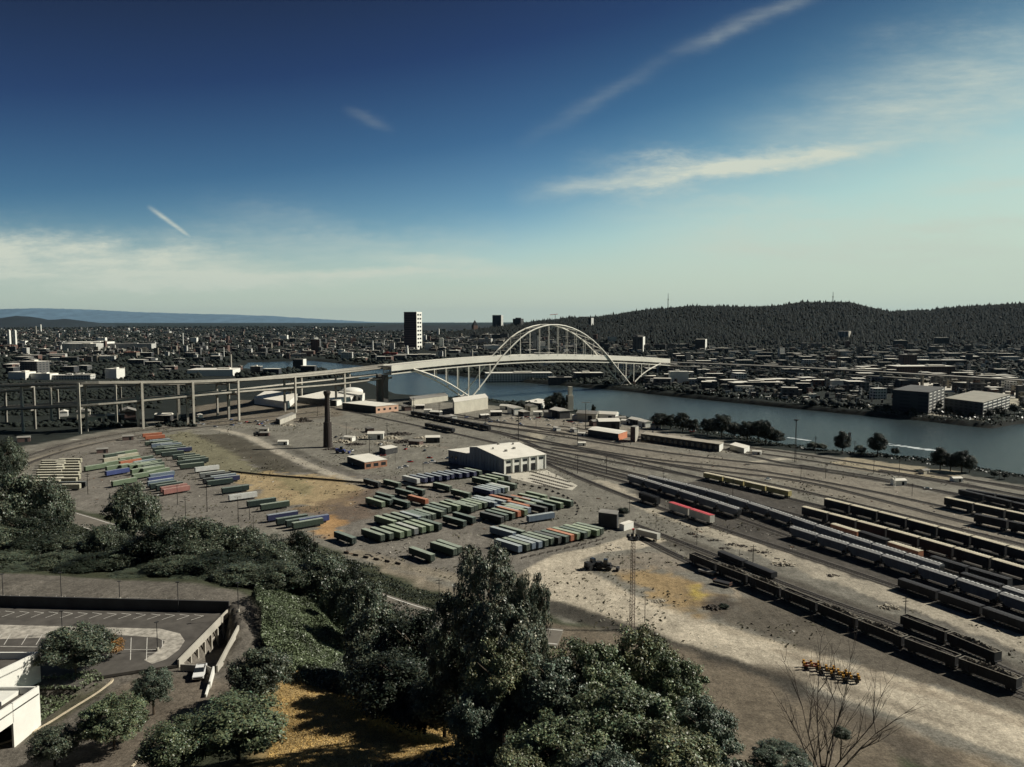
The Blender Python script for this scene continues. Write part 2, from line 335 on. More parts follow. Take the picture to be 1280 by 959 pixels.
# tan dirt roads and pale gravel
zone([(655, 712), (690, 694), (745, 683), (790, 668), (812, 664), (835, 676), (800, 686), (755, 690), (728, 700), (735, 714), (790, 742), (860, 772), (940, 795), (1060, 828), (1180, 862), (1300, 903), (1300, 960), (1180, 915), (1040, 868), (930, 832), (850, 808), (780, 782), (720, 764), (680, 748), (655, 740)], TAN, 1.8, wb=.25)
zone([(745, 600), (800, 636), (880, 668), (960, 700), (1120, 757), (1300, 822), (1300, 800), (1130, 742), (960, 683), (880, 656), (800, 624), (760, 600)], (.31, .28, .22), 3)
zone([(880, 830), (1010, 872), (1130, 912), (1300, 975), (1300, 1060), (1050, 1000), (940, 900), (880, 850)], (.21, .172, .122), 6, .9)
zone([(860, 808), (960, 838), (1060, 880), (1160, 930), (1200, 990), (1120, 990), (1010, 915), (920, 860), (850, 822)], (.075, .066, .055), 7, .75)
strip([(760, 735), (880, 778), (1000, 812), (1150, 858), (1300, 905)], 3.5, (.36, .31, .23), 3, .6)
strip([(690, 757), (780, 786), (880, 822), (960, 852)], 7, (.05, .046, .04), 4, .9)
strip([(440, 690), (520, 712), (600, 730), (660, 720)], 9, (.23, .20, .15), 5, .8)
zone([(440, 705), (480, 705), (560, 735), (640, 752), (640, 790), (560, 765), (480, 735)], (.20, .17, .125), 5, .8)
# paths at the back left
strip([(270, 536), (310, 545), (350, 566), (405, 590), (440, 600), (540, 606)], 9, (.34, .31, .25), 2, .95, wb=.25)
strip([(318, 536), (352, 556), (405, 580), (450, 594)], 7, (.085, .078, .066), 4, .7)
strip([(290, 552), (330, 575), (365, 594), (400, 600)], 9, (.065, .06, .045), 5, .75, wb=1.5)
strip([(18, 578), (60, 560.5), (85, 553), (96, 549)], 2.2, (.5, .47, .4), 1, .9, wb=.1)
strip([(90, 555), (125, 546), (155, 539)], 1.8, (.42, .40, .34), 1, .8, wb=.1)
strip([(330, 527), (420, 530), (470, 545), (560, 560)], 5, (.23, .20, .16), 3, .7)
strip([(20, 575), (80, 556), (150, 541), (230, 532), (300, 528)], 18, (.10, .09, .075), 6, .7)
strip([(0, 600), (50, 572), (110, 556), (200, 540)], 9, (.22, .195, .15), 4, .8)
strip([(660, 553), (672, 546), (667, 540)], 14, (.33, .30, .23), 5, .8)
strip([(940, 578), (980, 573), (1000, 575)], 7, (.36, .33, .26), 3, .8)
zone([(1030, 580), (1060, 572), (1200, 590), (1190, 600), (1100, 592)], (.30, .26, .18), 4, .8)
zone([(232, 532), (245, 508), (300, 500), (380, 503), (420, 500), (430, 520), (330, 530)], (.15, .13, .10), 6, .9)
zone([(640, 520), (760, 530), (880, 550), (860, 560), (700, 545), (600, 530)], (.23, .205, .165), 6, .7)
# grass, dry and green
zone([(205, 545), (235, 538), (275, 552), (310, 575), (330, 592), (280, 596), (240, 578)], (.165, .155, .095), 6, .8, wb=2)
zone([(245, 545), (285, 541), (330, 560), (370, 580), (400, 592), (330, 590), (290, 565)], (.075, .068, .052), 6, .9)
zone([(285, 594), (340, 590), (430, 597), (450, 610), (440, 630), (390, 640), (350, 628), (310, 612)], (.35, .265, .14), 7, .75, wb=2.6)
zone([(345, 598), (385, 600), (400, 615), (375, 622)], (.15, .15, .08), 6, .5, wb=2.5)
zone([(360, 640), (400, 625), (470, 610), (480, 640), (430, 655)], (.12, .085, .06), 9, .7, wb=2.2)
zone([(385, 655), (410, 645), (430, 655), (405, 672)], (.38, .23, .10), 6, .8, wb=2)
zone([(770, 715), (810, 708), (850, 722), (880, 738), (900, 756), (870, 765), (815, 745)], (.31, .215, .10), 9, .75, wb=2.2)
zone([(855, 735), (875, 735), (882, 752), (862, 752)], (.42, .33, .08), 4, .8, wb=1.5)
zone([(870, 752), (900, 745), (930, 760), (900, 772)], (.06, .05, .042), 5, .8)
zone([(760, 700), (790, 690), (850, 690), (880, 715), (830, 712), (770, 715)], (.22, .19, .15), 8, .7)
strip([(880, 700), (905, 722), (925, 745), (940, 765)], 3, (.30, .255, .19), 2, .8)
zone([(860, 700), (930, 722), (1040, 765), (1110, 792), (1200, 826), (1330, 876), (1330, 908), (1180, 862), (1060, 826), (960, 796), (900, 772), (930, 745), (900, 722), (860, 712)], (.095, .083, .065), 4, .85)
strip([(840, 675), (900, 698), (960, 722), (1050, 757), (1130, 785), (1330, 868)], 16, (.075, .068, .056), 4, .85)
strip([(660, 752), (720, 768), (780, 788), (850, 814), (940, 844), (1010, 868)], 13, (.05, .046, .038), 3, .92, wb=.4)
zone([(900, 838), (960, 856), (1060, 892), (1200, 945), (1200, 975), (1060, 925), (950, 880)], (.105, .09, .07), 5, .8)
strip([(945, 832), (1020, 850), (1120, 882), (1200, 912)], 5, (.10, .085, .065), 4, .6); strip([(1000, 880), (1100, 912), (1200, 950)], 4, (.12, .10, .075), 4, .6); strip([(960, 810), (1080, 845), (1200, 880), (1320, 918)], 3, (.20, .165, .12), 2, .5)
# bluff
BL = [Vector((-600, -400, 0))] + [Vector((p.x, p.y - 6, 0)) for p in YB] + [Vector((230, 60, 0)), Vector((230, -400, 0))]
zone(BL, (.045, .05, .030), 6, 1)
zone([(690, 785), (780, 790), (860, 812), (960, 860), (1120, 935), (1120, 1150), (900, 1150), (760, 950), (640, 820)], (.135, .112, .083), 6, .95)
GR = [PT(a, b) for a, b in [(358, 838), (420, 850), (470, 860), (560, 880), (600, 959), (640, 1050), (380, 1050), (330, 959), (345, 880)]]
zone(GR, (.36, .26, .12), 5, 1, wb=.8)
LOT = [PT(a, b) for a, b in [(-250, 722), (80, 720), (225, 728), (300, 740), (335, 775), (322, 812), (300, 835), (300, 872), (262, 898), (215, 930), (160, 1000), (-250, 1000), (-300, 800)]]
zone(LOT, (.118, .107, .09), 3, 1, wb=.3)
zone([PT(a, b) for a, b in [(145, 858), (195, 838), (230, 845), (300, 850), (280, 885), (230, 905), (150, 1000), (60, 1000), (120, 900)]], (.15, .125, .095), 4, .7, wb=.5)
zone([PT(a, b) for a, b in [(95, 868), (140, 846), (128, 868), (60, 912), (48, 925), (0, 930), (-60, 925), (-60, 915), (50, 905)]], (.06, .06, .035), 2, .8, wb=.4)
# far land
far = gy > 1500
base[far] *= (0.65 + .7 * vnoise(gx[far], gy[far], 60, 4))[:, None]
zone([(700, 700), (722, 708), (735, 720), (790, 750), (860, 780), (940, 802), (1010, 820), (1000, 812), (940, 792), (860, 768), (800, 742), (745, 714)], (.12, .105, .08), 2, .0)
hl = (gco[:, 2] > 25) & (gy > 1900); base[hl] = np.array((.02, .027, .02))
pl = (gy > 5200); base[pl] = np.array((.020, .028, .026))
ub = (gco[:, 2] < -1) & (gy > 450); base[ub] = np.array((.014, .015, .013))
at = gm.attributes.new('tint', 'FLOAT_COLOR', 'POINT'); at.data.foreach_set('color', np.concatenate([base, np.ones((len(base), 1))], 1).astype(np.float32).ravel())
m = bpy.data.materials.new('ground'); m.use_nodes = True; nt = m.node_tree; b = nt.nodes['Principled BSDF']; b.inputs['Roughness'].default_value = .95; b.inputs['Specular IOR Level'].default_value = .1
an = nt.nodes.new('ShaderNodeAttribute'); an.attribute_name = 'tint'; geo = nt.nodes.new('ShaderNodeNewGeometry')
def gnoise(scale, detail=6, st=None, rz=0):
    n = nt.nodes.new('ShaderNodeTexNoise'); n.inputs['Scale'].default_value = scale; n.inputs['Detail'].default_value = detail; n.inputs['Roughness'].default_value = .7
    src = geo.outputs['Position']
    if st: mp = nt.nodes.new('ShaderNodeMapping'); mp.inputs['Scale'].default_value = st; mp.inputs['Rotation'].default_value = (0, 0, rz); nt.links.new(src, mp.inputs[0]); src = mp.outputs[0]
    nt.links.new(src, n.inputs['Vector']); return n.outputs['Fac']
def gmul(col, fac, lo, hi, a=.3, z=.7):
    mr = nt.nodes.new('ShaderNodeMapRange'); nt.links.new(fac, mr.inputs[0]); mr.inputs[1].default_value = a; mr.inputs[2].default_value = z; mr.inputs[3].default_value = lo; mr.inputs[4].default_value = hi
    mx = nt.nodes.new('ShaderNodeVectorMath'); mx.operation = 'SCALE'; nt.links.new(col, mx.inputs[0]); nt.links.new(mr.outputs[0], mx.inputs[3]); return mx.outputs[0]
c = an.outputs['Color']
c = gmul(c, gnoise(1.6, 4), .80, 1.22, .38, .62); c = gmul(c, gnoise(.42, 6), .80, 1.22, .36, .64); c = gmul(c, gnoise(.05, 8), .72, 1.3); c = gmul(c, gnoise(.22, 6, (1, .16, 1), math.radians(-22)), .80, 1.2)
vo = nt.nodes.new('ShaderNodeTexVoronoi'); vo.inputs['Scale'].default_value = .55; nt.links.new(geo.outputs['Position'], vo.inputs['Vector'])
c = gmul(c, vo.outputs['Distance'], .80, 1.03, .05, .45)
nt.links.new(c, b.inputs['Base Color'])
bp = nt.nodes.new('ShaderNodeBump'); bp.inputs['Strength'].default_value = .6; bp.inputs['Distance'].default_value = .5; nt.links.new(gnoise(.8, 8), bp.inputs['Height']); nt.links.new(bp.outputs[0], b.inputs['Normal'])
gm.materials.append(m); struct(link('ground', gm))

# river
wm = bpy.data.materials.new('water'); wm.use_nodes = True; nt = wm.node_tree; b = nt.nodes['Principled BSDF']
b.inputs['Base Color'].default_value = (.036, .052, .055, 1); b.inputs['Roughness'].default_value = .22; b.inputs['IOR'].default_value = 1.33; b.inputs['Specular IOR Level'].default_value = .5
geo = nt.nodes.new('ShaderNodeNewGeometry'); n = nt.nodes.new('ShaderNodeTexNoise'); n.inputs['Scale'].default_value = .22; n.inputs['Detail'].default_value = 8; n.inputs['Roughness'].default_value = .75
mp = nt.nodes.new('ShaderNodeMapping'); mp.inputs['Scale'].default_value = (1, .6, 1); nt.links.new(geo.outputs['Position'], mp.inputs[0]); nt.links.new(mp.outputs[0], n.inputs['Vector'])
bp = nt.nodes.new('ShaderNodeBump'); bp.inputs['Strength'].default_value = 1.0; bp.inputs['Distance'].default_value = 1.8; nt.links.new(n.outputs['Fac'], bp.inputs['Height']); nt.links.new(bp.outputs[0], b.inputs['Normal'])
w = MB(); w.add([(-1500, 450, -5), (2600, 150, -5), (2600, 3000, -5), (-1500, 3000, -5)], [(0, 1, 2, 3)]); struct(w.build('river_water', wm))
# foam of a boat's wake
foam = mat('foam', (.55, .6, .6), .6, .3, .5)
wk = MB()
wa = P(1108, 555, -5); wb = P(1172, 564, -5)
for k in range(46):
    t = k / 46 + R.uniform(-.02, .02); p = wa.lerp(wb, t) + Vector((R.uniform(-2, 2), R.uniform(-5, 5) * (1.2 - t), 0)); r = R.uniform(1.2, 3.4) * (.5 + t * .6)
    wk.add([(p.x + r * 2 * math.cos(a) * R.uniform(.6, 1), p.y + r * math.sin(a) * R.uniform(.6, 1), -4.93 + k * .002) for a in [i * 1.0472 for i in range(6)]], [tuple(range(6))])
stuff(wk.build('wake_foam', foam), 'white foam streak of a wake on the river by the trees', 'wake')
wk = MB()
wa = P(985, 547, -5); wb = P(1012, 551, -5)
for k in range(16):
    p = wa.lerp(wb, k / 16); r = R.uniform(.8, 1.8); wk.add([(p.x + r * 2 * math.cos(a), p.y + R.uniform(-1, 1) + r * math.sin(a), -4.93 + k * .002) for a in [i * 1.0472 for i in range(6)]], [tuple(range(6))])
stuff(wk.build('shore_foam', foam), 'short white foam patch on the river behind the signal mast', 'wake')

# far mountains and low hills on the left
def ridge(name, px0, px1, D, fn, thick, color, n=160, rows=9):
    X = []; vs = []; fs = []
    for i in range(n + 1):
        px = px0 + (px1 - px0) * i / n; py = fn(px) + .5 * (vnoise(px, 0, 9, 8) - .5) + .5 * (vnoise(px, 0, 3.3, 9) - .5); x = (px - 640) / FPX * D; h = CAMZ + (401 - py) / FPX * D
        for j in range(rows + 1):
            t = j / rows * 2 - 1; y = D + t * thick; k = 1 - abs(t); k = k * k * (3 - 2 * k) * (1 - .0) ; zz = h * k * (1 - (0.25 * (vnoise(px, t * 40, 13, 4)) if abs(t) > .1 else 0)) - 5 * abs(t)
            vs.append((x, y, zz))
    for i in range(n):
        for j in range(rows): a = i * (rows + 1) + j; fs.append((a, a + rows + 1, a + rows + 2, a + 1))
    mb = MB(); mb.add(vs, fs); o = mb.build(name, mat(name, color, .95, .25, .002)); struct(o)
    for p in o.data.polygons: p.use_smooth = True
    return o
ridge('mountains', -150, 560, 45000, lambda x: float(np.interp(x, [-150, 0, 60, 110, 170, 230, 290, 340, 400, 440, 480, 560], [387, 386.5, 385.5, 387, 390, 392, 393.5, 395, 399, 401, 403.5, 408])), 6000, (.105, .18, .25), rows=10)  # blue of the air haze mixed into the mountain colour
ridge('low_hills', -200, 130, 11500, lambda x: float(np.interp(x, [-200, 0, 22, 40, 62, 85, 112, 130], [402, 398, 395, 396, 400, 398.5, 402, 409])), 1300, (.015, .024, .03), 80, 10)
ridge('distant_hills', 455, 760, 8200, lambda x: float(np.interp(x, [455, 475, 495, 515, 540, 600, 640, 700, 760], [410, 407.5, 405.5, 407, 407, 406.5, 405, 403, 402])), 900, (.015, .022, .026), 110, 10)
# ------------------------------------------------------------------ vegetation
def leafmat(name, color, sheen=.35):
    m = bpy.data.materials.new(name); m.use_nodes = True; nt = m.node_tree; b = nt.nodes['Principled BSDF']; b.inputs['Roughness'].default_value = .42; b.inputs['Specular IOR Level'].default_value = sheen
    a = nt.nodes.new('ShaderNodeAttribute'); a.attribute_name = 'tint'; mx = nt.nodes.new('ShaderNodeVectorMath'); mx.operation = 'MULTIPLY'; mx.inputs[1].default_value = color
    nt.links.new(a.outputs['Color'], mx.inputs[0]); nt.links.new(mx.outputs[0], b.inputs['Base Color']); MATS[name] = m; return m
L_DARK = leafmat('leaf_dark', (.078, .094, .062)); L_MID = leafmat('leaf_green', (.115, .142, .078)); L_OLIVE = leafmat('leaf_olive', (.15, .165, .088)); L_BLUE = leafmat('leaf_bluegreen', (.095, .12, .085)); L_GREY = leafmat('leaf_greygreen', (.13, .145, .105)); L_AUT = leafmat('leaf_autumn', (.26, .14, .045)); L_IVY = leafmat('leaf_ivy', (.10, .125, .068)); L_DEEP = leafmat('leaf_deep', (.028, .036, .024), .2)
BARK = mat('bark', (.09, .07, .05), .9, .3, 2)
def leaf_mesh(name, c, nrm, size, tint, m):
    n = len(c); t = NP.normal(size=(n, 3)); t -= (t * nrm).sum(1)[:, None] * nrm; t /= np.linalg.norm(t, axis=1)[:, None] + 1e-9; u = np.cross(nrm, t); s = size[:, None]
    co = np.stack([c - t * s, c + u * s * .55 , c + t * s, c - u * s * .55], 1).reshape(-1, 3).astype(np.float32)
    me = bpy.data.meshes.new(name); me.vertices.add(4 * n); me.vertices.foreach_set('co', co.ravel()); me.loops.add(4 * n); me.loops.foreach_set('vertex_index', np.arange(4 * n, dtype=np.int32))
    me.polygons.add(n); me.polygons.foreach_set('loop_start', np.arange(0, 4 * n, 4, dtype=np.int32)); me.polygons.foreach_set('loop_total', np.full(n, 4, np.int32)); me.update(calc_edges=True)
    a = me.attributes.new('tint', 'FLOAT_COLOR', 'POINT'); tt = np.repeat(tint, 4, 0); a.data.foreach_set('color', np.concatenate([tt, np.ones((len(tt), 1))], 1).astype(np.float32).ravel())
    me.materials.append(m); return me
def unit(v): return v / (np.linalg.norm(v, axis=1)[:, None] + 1e-9)
def crown(name, m, K=80, per=170, rx=1.0, rz=1.0, cl=(.16, .3), leaf=.035, shape='round', gaps=.0):
    d = unit(NP.normal(size=(K, 3))); r = NP.uniform(.35, 1, K) ** .6
    cc = d * r[:, None] * (1 - (cl[0] + cl[1]) / 2)
    if shape == 'cone': cc[:, 2] = NP.uniform(-1, .95, K); w = (1 - (cc[:, 2] + 1) / 2) * .85 + .08; a = NP.uniform(0, 6.28, K); q = NP.uniform(.3, 1, K) ** .5; cc[:, 0] = np.cos(a) * w * q; cc[:, 1] = np.sin(a) * w * q
    if shape == 'tall': cc[:, 2] = NP.uniform(-.95, .9, K); w = np.interp(cc[:, 2], [-1, -.5, .2, .7, 1], [.45, .8, .85, .55, .1]); a = NP.uniform(0, 6.28, K); q = NP.uniform(.2, 1, K) ** .5; cc[:, 0] = np.cos(a) * w * q; cc[:, 1] = np.sin(a) * w * q
    if shape == 'round': cc[:, 2] = np.where(cc[:, 2] < -.45, cc[:, 2] * .6, cc[:, 2])
    cr = NP.uniform(cl[0], cl[1], K) * (NP.uniform(.75, 1.3, K))
    ct = NP.uniform(.62, 1.35, K)
    N = K * per; ci = np.repeat(np.arange(K), per); ld = unit(NP.normal(size=(N, 3)) + np.array([0, 0, .25])); lr = NP.uniform(.55, 1.0, N) ** .7
    jag = 1 + .35 * np.sin(ld[:, 0] * 7 + ci) * np.cos(ld[:, 1] * 6 + ci * 2) + NP.normal(0, .07, N)
    c = cc[ci] + ld * (cr[ci] * lr * jag)[:, None] * np.array([1, 1, .78]); nrm = unit(ld * .55 + unit(cc[ci]) * .35 + NP.normal(0, .55, (N, 3)) + np.array([0, 0, .35]))
    c *= np.array([rx, rx, rz]); tint = (ct[ci] * NP.uniform(.6, 1.5, N))[:, None] * (np.array([1, 1, 1]) + NP.normal(0, .06, (N, 1)) * np.array([2, 0, -1]))
    return leaf_mesh(name, c, nrm, NP.uniform(.6, 1.5, N) * leaf, tint, m)
def trunk_mesh(name, h, r, spread=.45, seed=0):
    rr = random.Random(seed); mb = MB(); p = Vector((0, 0, -.08)); pts = [p]
    for k in range(5): pts.append(Vector((rr.uniform(-.03, .03) * k, rr.uniform(-.03, .03) * k, (k + 1) / 5 * h)))
    for k in range(5): mb.tube(pts[k], pts[k + 1], r * (1 - k * .17), r * (1 - (k + 1) * .17), 7)
    for k in range(11):
        a = rr.uniform(0, 6.28); z = rr.uniform(.32, .8) * h; b = pts[min(4, int(z / h * 5))]; e = Vector((math.cos(a) * spread * rr.uniform(.6, 1), math.sin(a) * spread * rr.uniform(.6, 1), z + rr.uniform(.12, .3)))
        mid = Vector((b.x, b.y, z)).lerp(e, .5) + Vector((0, 0, -.02)); mb.tube((b.x, b.y, z), mid, r * .38, r * .25, 5); mb.tube(mid, e, r * .25, r * .06, 5)
    return mb.mesh(name, BARK)
# unit crowns (radius 1) and trunks (height 1)
KINDS = {}
def kind(k, ms, **kw): KINDS[k] = [crown('crown_' + k, m, **kw) for m in ms]
kind('maple', [L_MID, L_OLIVE, L_BLUE], K=170, per=270, leaf=.023, cl=(.10, .20))
kind('dark', [L_DARK, L_DARK, L_DEEP], K=110, per=230, leaf=.028, cl=(.13, .25))
kind('tall', [L_GREY, L_DARK], K=150, per=190, leaf=.022, cl=(.08, .16))
kind('column', [L_GREY, L_DARK], K=150, per=190, leaf=.026, cl=(.10, .19), shape='tall')
kind('cone', [L_MID], K=90, per=170, leaf=.036, shape='cone')
kind('autumn', [L_AUT], K=50, per=150, leaf=.04)
kind('far', [L_DEEP, L_DARK], K=34, per=60, leaf=.08, cl=(.2, .36))
kind('shrub', [L_IVY, L_MID], K=110, per=300, leaf=.026, cl=(.14, .26))
TRUNKS = [trunk_mesh('trunk_a', 1, .035, .35, 1), trunk_mesh('trunk_b', 1, .03, .3, 2), trunk_mesh('trunk_c', 1, .04, .4, 3)]
tree_n = [0]
def tree(name, label, x, y, ztop, width, k, crown_from=.25, cat='tree', group=None, vi=None, z0=None):
    zb = Hs(x, y) if z0 is None else z0; h = max(ztop - zb, 1.5); t = thing(name, label, cat, (x, y, zb), R.uniform(0, 6.28), group); tree_n[0] += 1
    ms = KINDS[k]; ch = h * (1 - crown_from)
    c = link('crown', ms[(tree_n[0] if vi is None else vi) % len(ms)], t); c.location = (0, 0, h - ch / 2); c.scale = (width / 2, width / 2 * R.uniform(.9, 1.1), ch / 2)
    u = link('trunk', TRUNKS[tree_n[0] % 3], t); s_ = min(h * .8, width * .95); u.scale = (s_, s_, h * .86); return t
def treep(name, label, px, pytop, D, wpx, k, **kw):
    p = PD(px, pytop, D); return tree(name, label, p.x, p.y, p.z, wpx * D / FPX, k, **kw)
# big trees in front
treep('tall_tree', 'tallest leafy tree rising dark against the dirt road, above the maples', 612, 664, 122, 118, 'tall', vi=0, crown_from=.30)
treep('tall_tree', 'smaller leafy tree just right of the tallest tree', 664, 700, 120, 66, 'tall', vi=0, crown_from=.2)
treep('tall_tree', 'lighter leafy tree standing just below the tallest tree', 628, 735, 116, 120, 'tall', vi=0, crown_from=.1)
treep('tall_tree', 'dark leafy tree just left of the tallest tree', 572, 722, 126, 84, 'tall', vi=1, crown_from=.12)
F = 'maples filling the bottom of the view'
for px, py, D, w, v, l in [(735, 792, 112, 130, 0, 'broad maple with its top under the lattice light mast'), (800, 775, 118, 120, 1, 'maple topped right beside the foot of the lattice mast'), (845, 812, 112, 110, 0, 'maple with bright right edge above the brown field'),
                           (880, 868, 104, 110, 2, 'rightmost big maple next to the brown field'), (690, 815, 108, 130, 2, 'maple under the smaller leafy tree'), (780, 845, 100, 150, 0, 'wide maple in the middle of the maple mass'),
                           (625, 795, 110, 110, 1, 'lighter maple directly below the tallest tree'), (700, 890, 94, 150, 0, 'maple near the lower edge left of the mass'), (840, 905, 92, 150, 1, 'maple near the lower edge right of the mass'),
                           (595, 860, 106, 90, 2, 'dark maple bordering the dry grass on the right'), (640, 932, 88, 100, 1, 'lightest small maple cut by the lower edge'), (760, 935, 86, 130, 2, 'maple cut by the lower edge under the mast')]:
    treep('maple_tree', l, px, py, D, w, 'maple', vi=v, crown_from=.08, group=F)
for px, py, D, w, l in [(515, 752, 158, 90, 'dark tree left of the tallest tree over the shaded slope'), (468, 752, 170, 75, 'dark tree on the slope right of the ivy bank'), (552, 780, 150, 80, 'dark tree below the leafy tree beside the tallest tree'),
                        (500, 810, 140, 100, 'dark tree low on the slope above the dry grass'), (555, 830, 132, 90, 'dark tree shading the right of the dry grass'), (455, 718, 200, 55, 'dark tree beside the highway gap below the barrier row'),
                        (600, 880, 120, 70, 'dark tree at the right end of the grass shadows'), (466, 796, 156, 66, 'dark tree right at the foot of the ivy mound'), (475, 812, 148, 80, 'dark tree above the shaded band of the grass'), (530, 850, 134, 80, 'dark low tree over the grass on its right')]:
    treep('slope_tree', l, px, py, D, w * 1.3, 'dark', crown_from=.0, group='dark trees on the middle slope')
G2 = 'trees on the wooded bluff at the left'
for i, (px, py, D, w) in enumerate(sorted([(148, 688, 246, 52), (188, 705, 238, 48), (243, 672, 250, 56), (262, 650, 268, 50), (310, 655, 262, 50), (345, 678, 246, 52), (402, 700, 230, 40), (30, 640, 276, 60), (-5, 655, 268, 66), (62, 590, 300, 46), (100, 700, 240, 50), (20, 708, 240, 50), (275, 712, 228, 50), (440, 700, 230, 40), (320, 695, 236, 50), (48, 705, 242, 48), (165, 715, 232, 44), (240, 715, 230, 46)])):
    treep('bluff_tree', f'rounded tree filling the bluff wood, {ordw(i + 1)} infill tree from left', px, py, D, w * 1.3, 'dark', crown_from=.05, group='infill trees of the bluff wood')
for px, py, D, w, l in [(165, 600, 330, 58, 'lone round tree in front of the blue and pink containers'), (238, 642, 262, 78, 'tree on the bluff below the red topped containers'), (205, 650, 250, 66, 'tree right of the highway gap on the bluff'),
                        (285, 655, 262, 66, 'tree on the bluff below the grey yard edge'), (325, 672, 250, 64, 'tree on the bluff left of the pointed one'), (376, 655, 258, 46, 'pointed tree below the navy lettered container'),
                        (400, 690, 232, 70, 'tree on the bluff right of the pointed one'), (352, 700, 228, 70, 'tree above the top of the ivy bank'), (262, 690, 236, 74, 'tree above the right half of the back car park'),
                        (300, 705, 226, 66, 'tree above the right end of the back car park'), (215, 695, 236, 60, 'tree above the middle of the back car park'), (170, 670, 250, 56, 'tree beside the highway gap on its right'),
                        (130, 655, 262, 48, 'tree between the two highway gaps'), (88, 668, 262, 56, 'tree in front of the left highway gap'), (52, 630, 285, 54, 'tall tree below the stacked long trailers'),
                        (20, 588, 300, 68, 'tallest dark tree at the left edge'), (-12, 604, 290, 66, 'dark tree cut by the left edge'), (38, 668, 262, 66, 'tree over the left part of the back car park'),
                        (5, 690, 250, 66, 'low tree by the left edge above the car park'), (70, 690, 246, 56, 'low tree above the left car park lamp'), (118, 690, 244, 56, 'low tree above the second car park lamp'),
                        (336, 722, 226, 36, 'low tree at the head of the ivy bank'), (10, 542, 480, 34, 'dark tree under the left end of the viaduct'), (-10, 556, 430, 36, 'dark tree at the left edge below the viaduct'), (430, 722, 214, 46, 'small dark tree left of the highway gap in the middle')]:
    treep('bluff_tree', l, px, py, D, w * 1.25, 'dark', crown_from=.03, group=G2)
# street trees at the lower left
treep('street_tree', 'broad street tree behind the white walled building', 92, 780, 166, 106, 'dark', vi=0, crown_from=.1)
treep('street_tree', 'small orange leaved tree beside the broad street tree', 138, 792, 174, 36, 'autumn', crown_from=.15)
treep('street_tree', 'upright street tree left of the white pickup', 190, 832, 150, 62, 'maple', vi=2, crown_from=.08)
treep('street_tree', 'round street tree at the lower left beside the kerb', 140, 866, 138, 98, 'maple', vi=0, crown_from=.06)
treep('street_tree', 'low street tree in the lower left corner', 66, 906, 134, 68, 'dark', vi=1, crown_from=.06)
treep('street_tree', 'dark tree right of the white pickup', 324, 808, 152, 92, 'dark', vi=0, crown_from=.06)
treep('street_tree', 'low dark tree between the pickup and the willow shrub', 296, 860, 146, 60, 'dark', vi=1, crown_from=.04)
treep('broad_shrub', 'great willow-like shrub rounding over the lower edge', 296, 868, 124, 158, 'shrub', vi=1, crown_from=.0, cat='shrub')
treep('broad_shrub', 'second willow-like shrub to the left of the great one', 222, 896, 120, 100, 'shrub', vi=0, crown_from=.0, cat='shrub')
treep('broad_shrub', 'leafy bush at the lower edge under the bare branches', 975, 930, 108, 82, 'maple', vi=2, crown_from=.0, cat='shrub', z0=40)
treep('broad_shrub', 'small leafy bush among the bare branches', 1052, 908, 112, 26, 'dark', vi=1, crown_from=.55, cat='shrub', z0=40)
treep('broad_shrub', 'round dark bush beside the dark shed in the yard', 779, 634, 417, 19, 'dark', vi=2, crown_from=0, cat='shrub')
treep('broad_shrub', 'small dark bush at the right of the dark mast foot', 905, 770, 280, 18, 'far', vi=0, crown_from=0, cat='shrub')
# bare tree
bt = thing('bare_tree', 'bare branching tree over the brown field at the lower right', 'tree', (*PD(1030, 959, 112).xy, 38)); mb = MB(); rb = random.Random(5)
def branch(p, d, L, r, n):
    q = p
    for k in range(3):
        e = q + d * L / 3; mb.tube(q, e, r * (1 - k * .22), r * (1 - (k + 1) * .22), 4); q = e; d = (d + Vector((rb.uniform(-.16, .16), rb.uniform(-.16, .16), rb.uniform(0, .12)))).normalized()
        if n > 0:
            for _ in range(2): branch(q, (d + Vector((rb.uniform(-.7, .7), rb.uniform(-.7, .7), rb.uniform(-.1, .35)))).normalized(), L * rb.uniform(.4, .62), r * .5, n - 1)
for a, b, L in [(-.35, 0, 12), (-.12, .1, 14), (.05, -.1, 14.5), (.3, .1, 12), (.65, 0, 12), (-.6, .1, 9), (.9, -.2, 11)]: branch(Vector((0, 0, -2)), Vector((a, b, 1)).normalized(), L, .13, 2)
mb.build('branches', mat('bare_bark', (.07, .055, .045), .9), bt)
tk = MB(); tk.tube((0, 0, -4), (0, 0, 1), .5, .3, 8); tk.build('trunk', BARK, bt)
# river bank trees
rbk = [(826, 514, 536, 20), (838, 516, 537, 16), (853, 513, 540, 20), (866, 522, 541, 16), (885, 521, 544, 18), (902, 515, 547, 24), (918, 526, 548, 18), (934, 524, 552, 22), (948, 522, 553, 18), (957, 523, 556, 16), (970, 535, 556, 18), (1016, 552, 562, 14), (1027, 554, 563, 12), (1053, 536, 567, 18),
       (1075, 556, 568, 12), (1097, 538, 570, 19), (1119, 558, 570, 9), (1175, 556, 588, 20), (1188, 564, 589, 18), (1202, 560, 591, 20), (1212, 568, 591, 14), (1243, 588, 597, 10), (1256, 589, 599, 8), (697, 488, 511, 16), (688, 494, 511, 14), (706, 492, 513, 10), (742, 504, 518, 6)]
n_ = len(rbk)
for i, (px, yt, yb, w) in enumerate(rbk):
    p = P(px, yb, 0); D = p.y; q = PD(px, yt, D)
    tree('riverside_tree', f'dark tree on the near river bank, {rowpos(i, n_)} of its line' if i < n_ - 4 else ['tree left of the grain tower by the river', 'low tree left of the trees by the grain tower', 'tree right against the grain tower', 'thin tree right of the grain tower'][i - n_ + 4], p.x, p.y, q.z, w * 1.35 * D / FPX, 'far' if w < 12 else 'dark', crown_from=.0, group='trees along the near river bank', vi=2 if w >= 16 else 0)
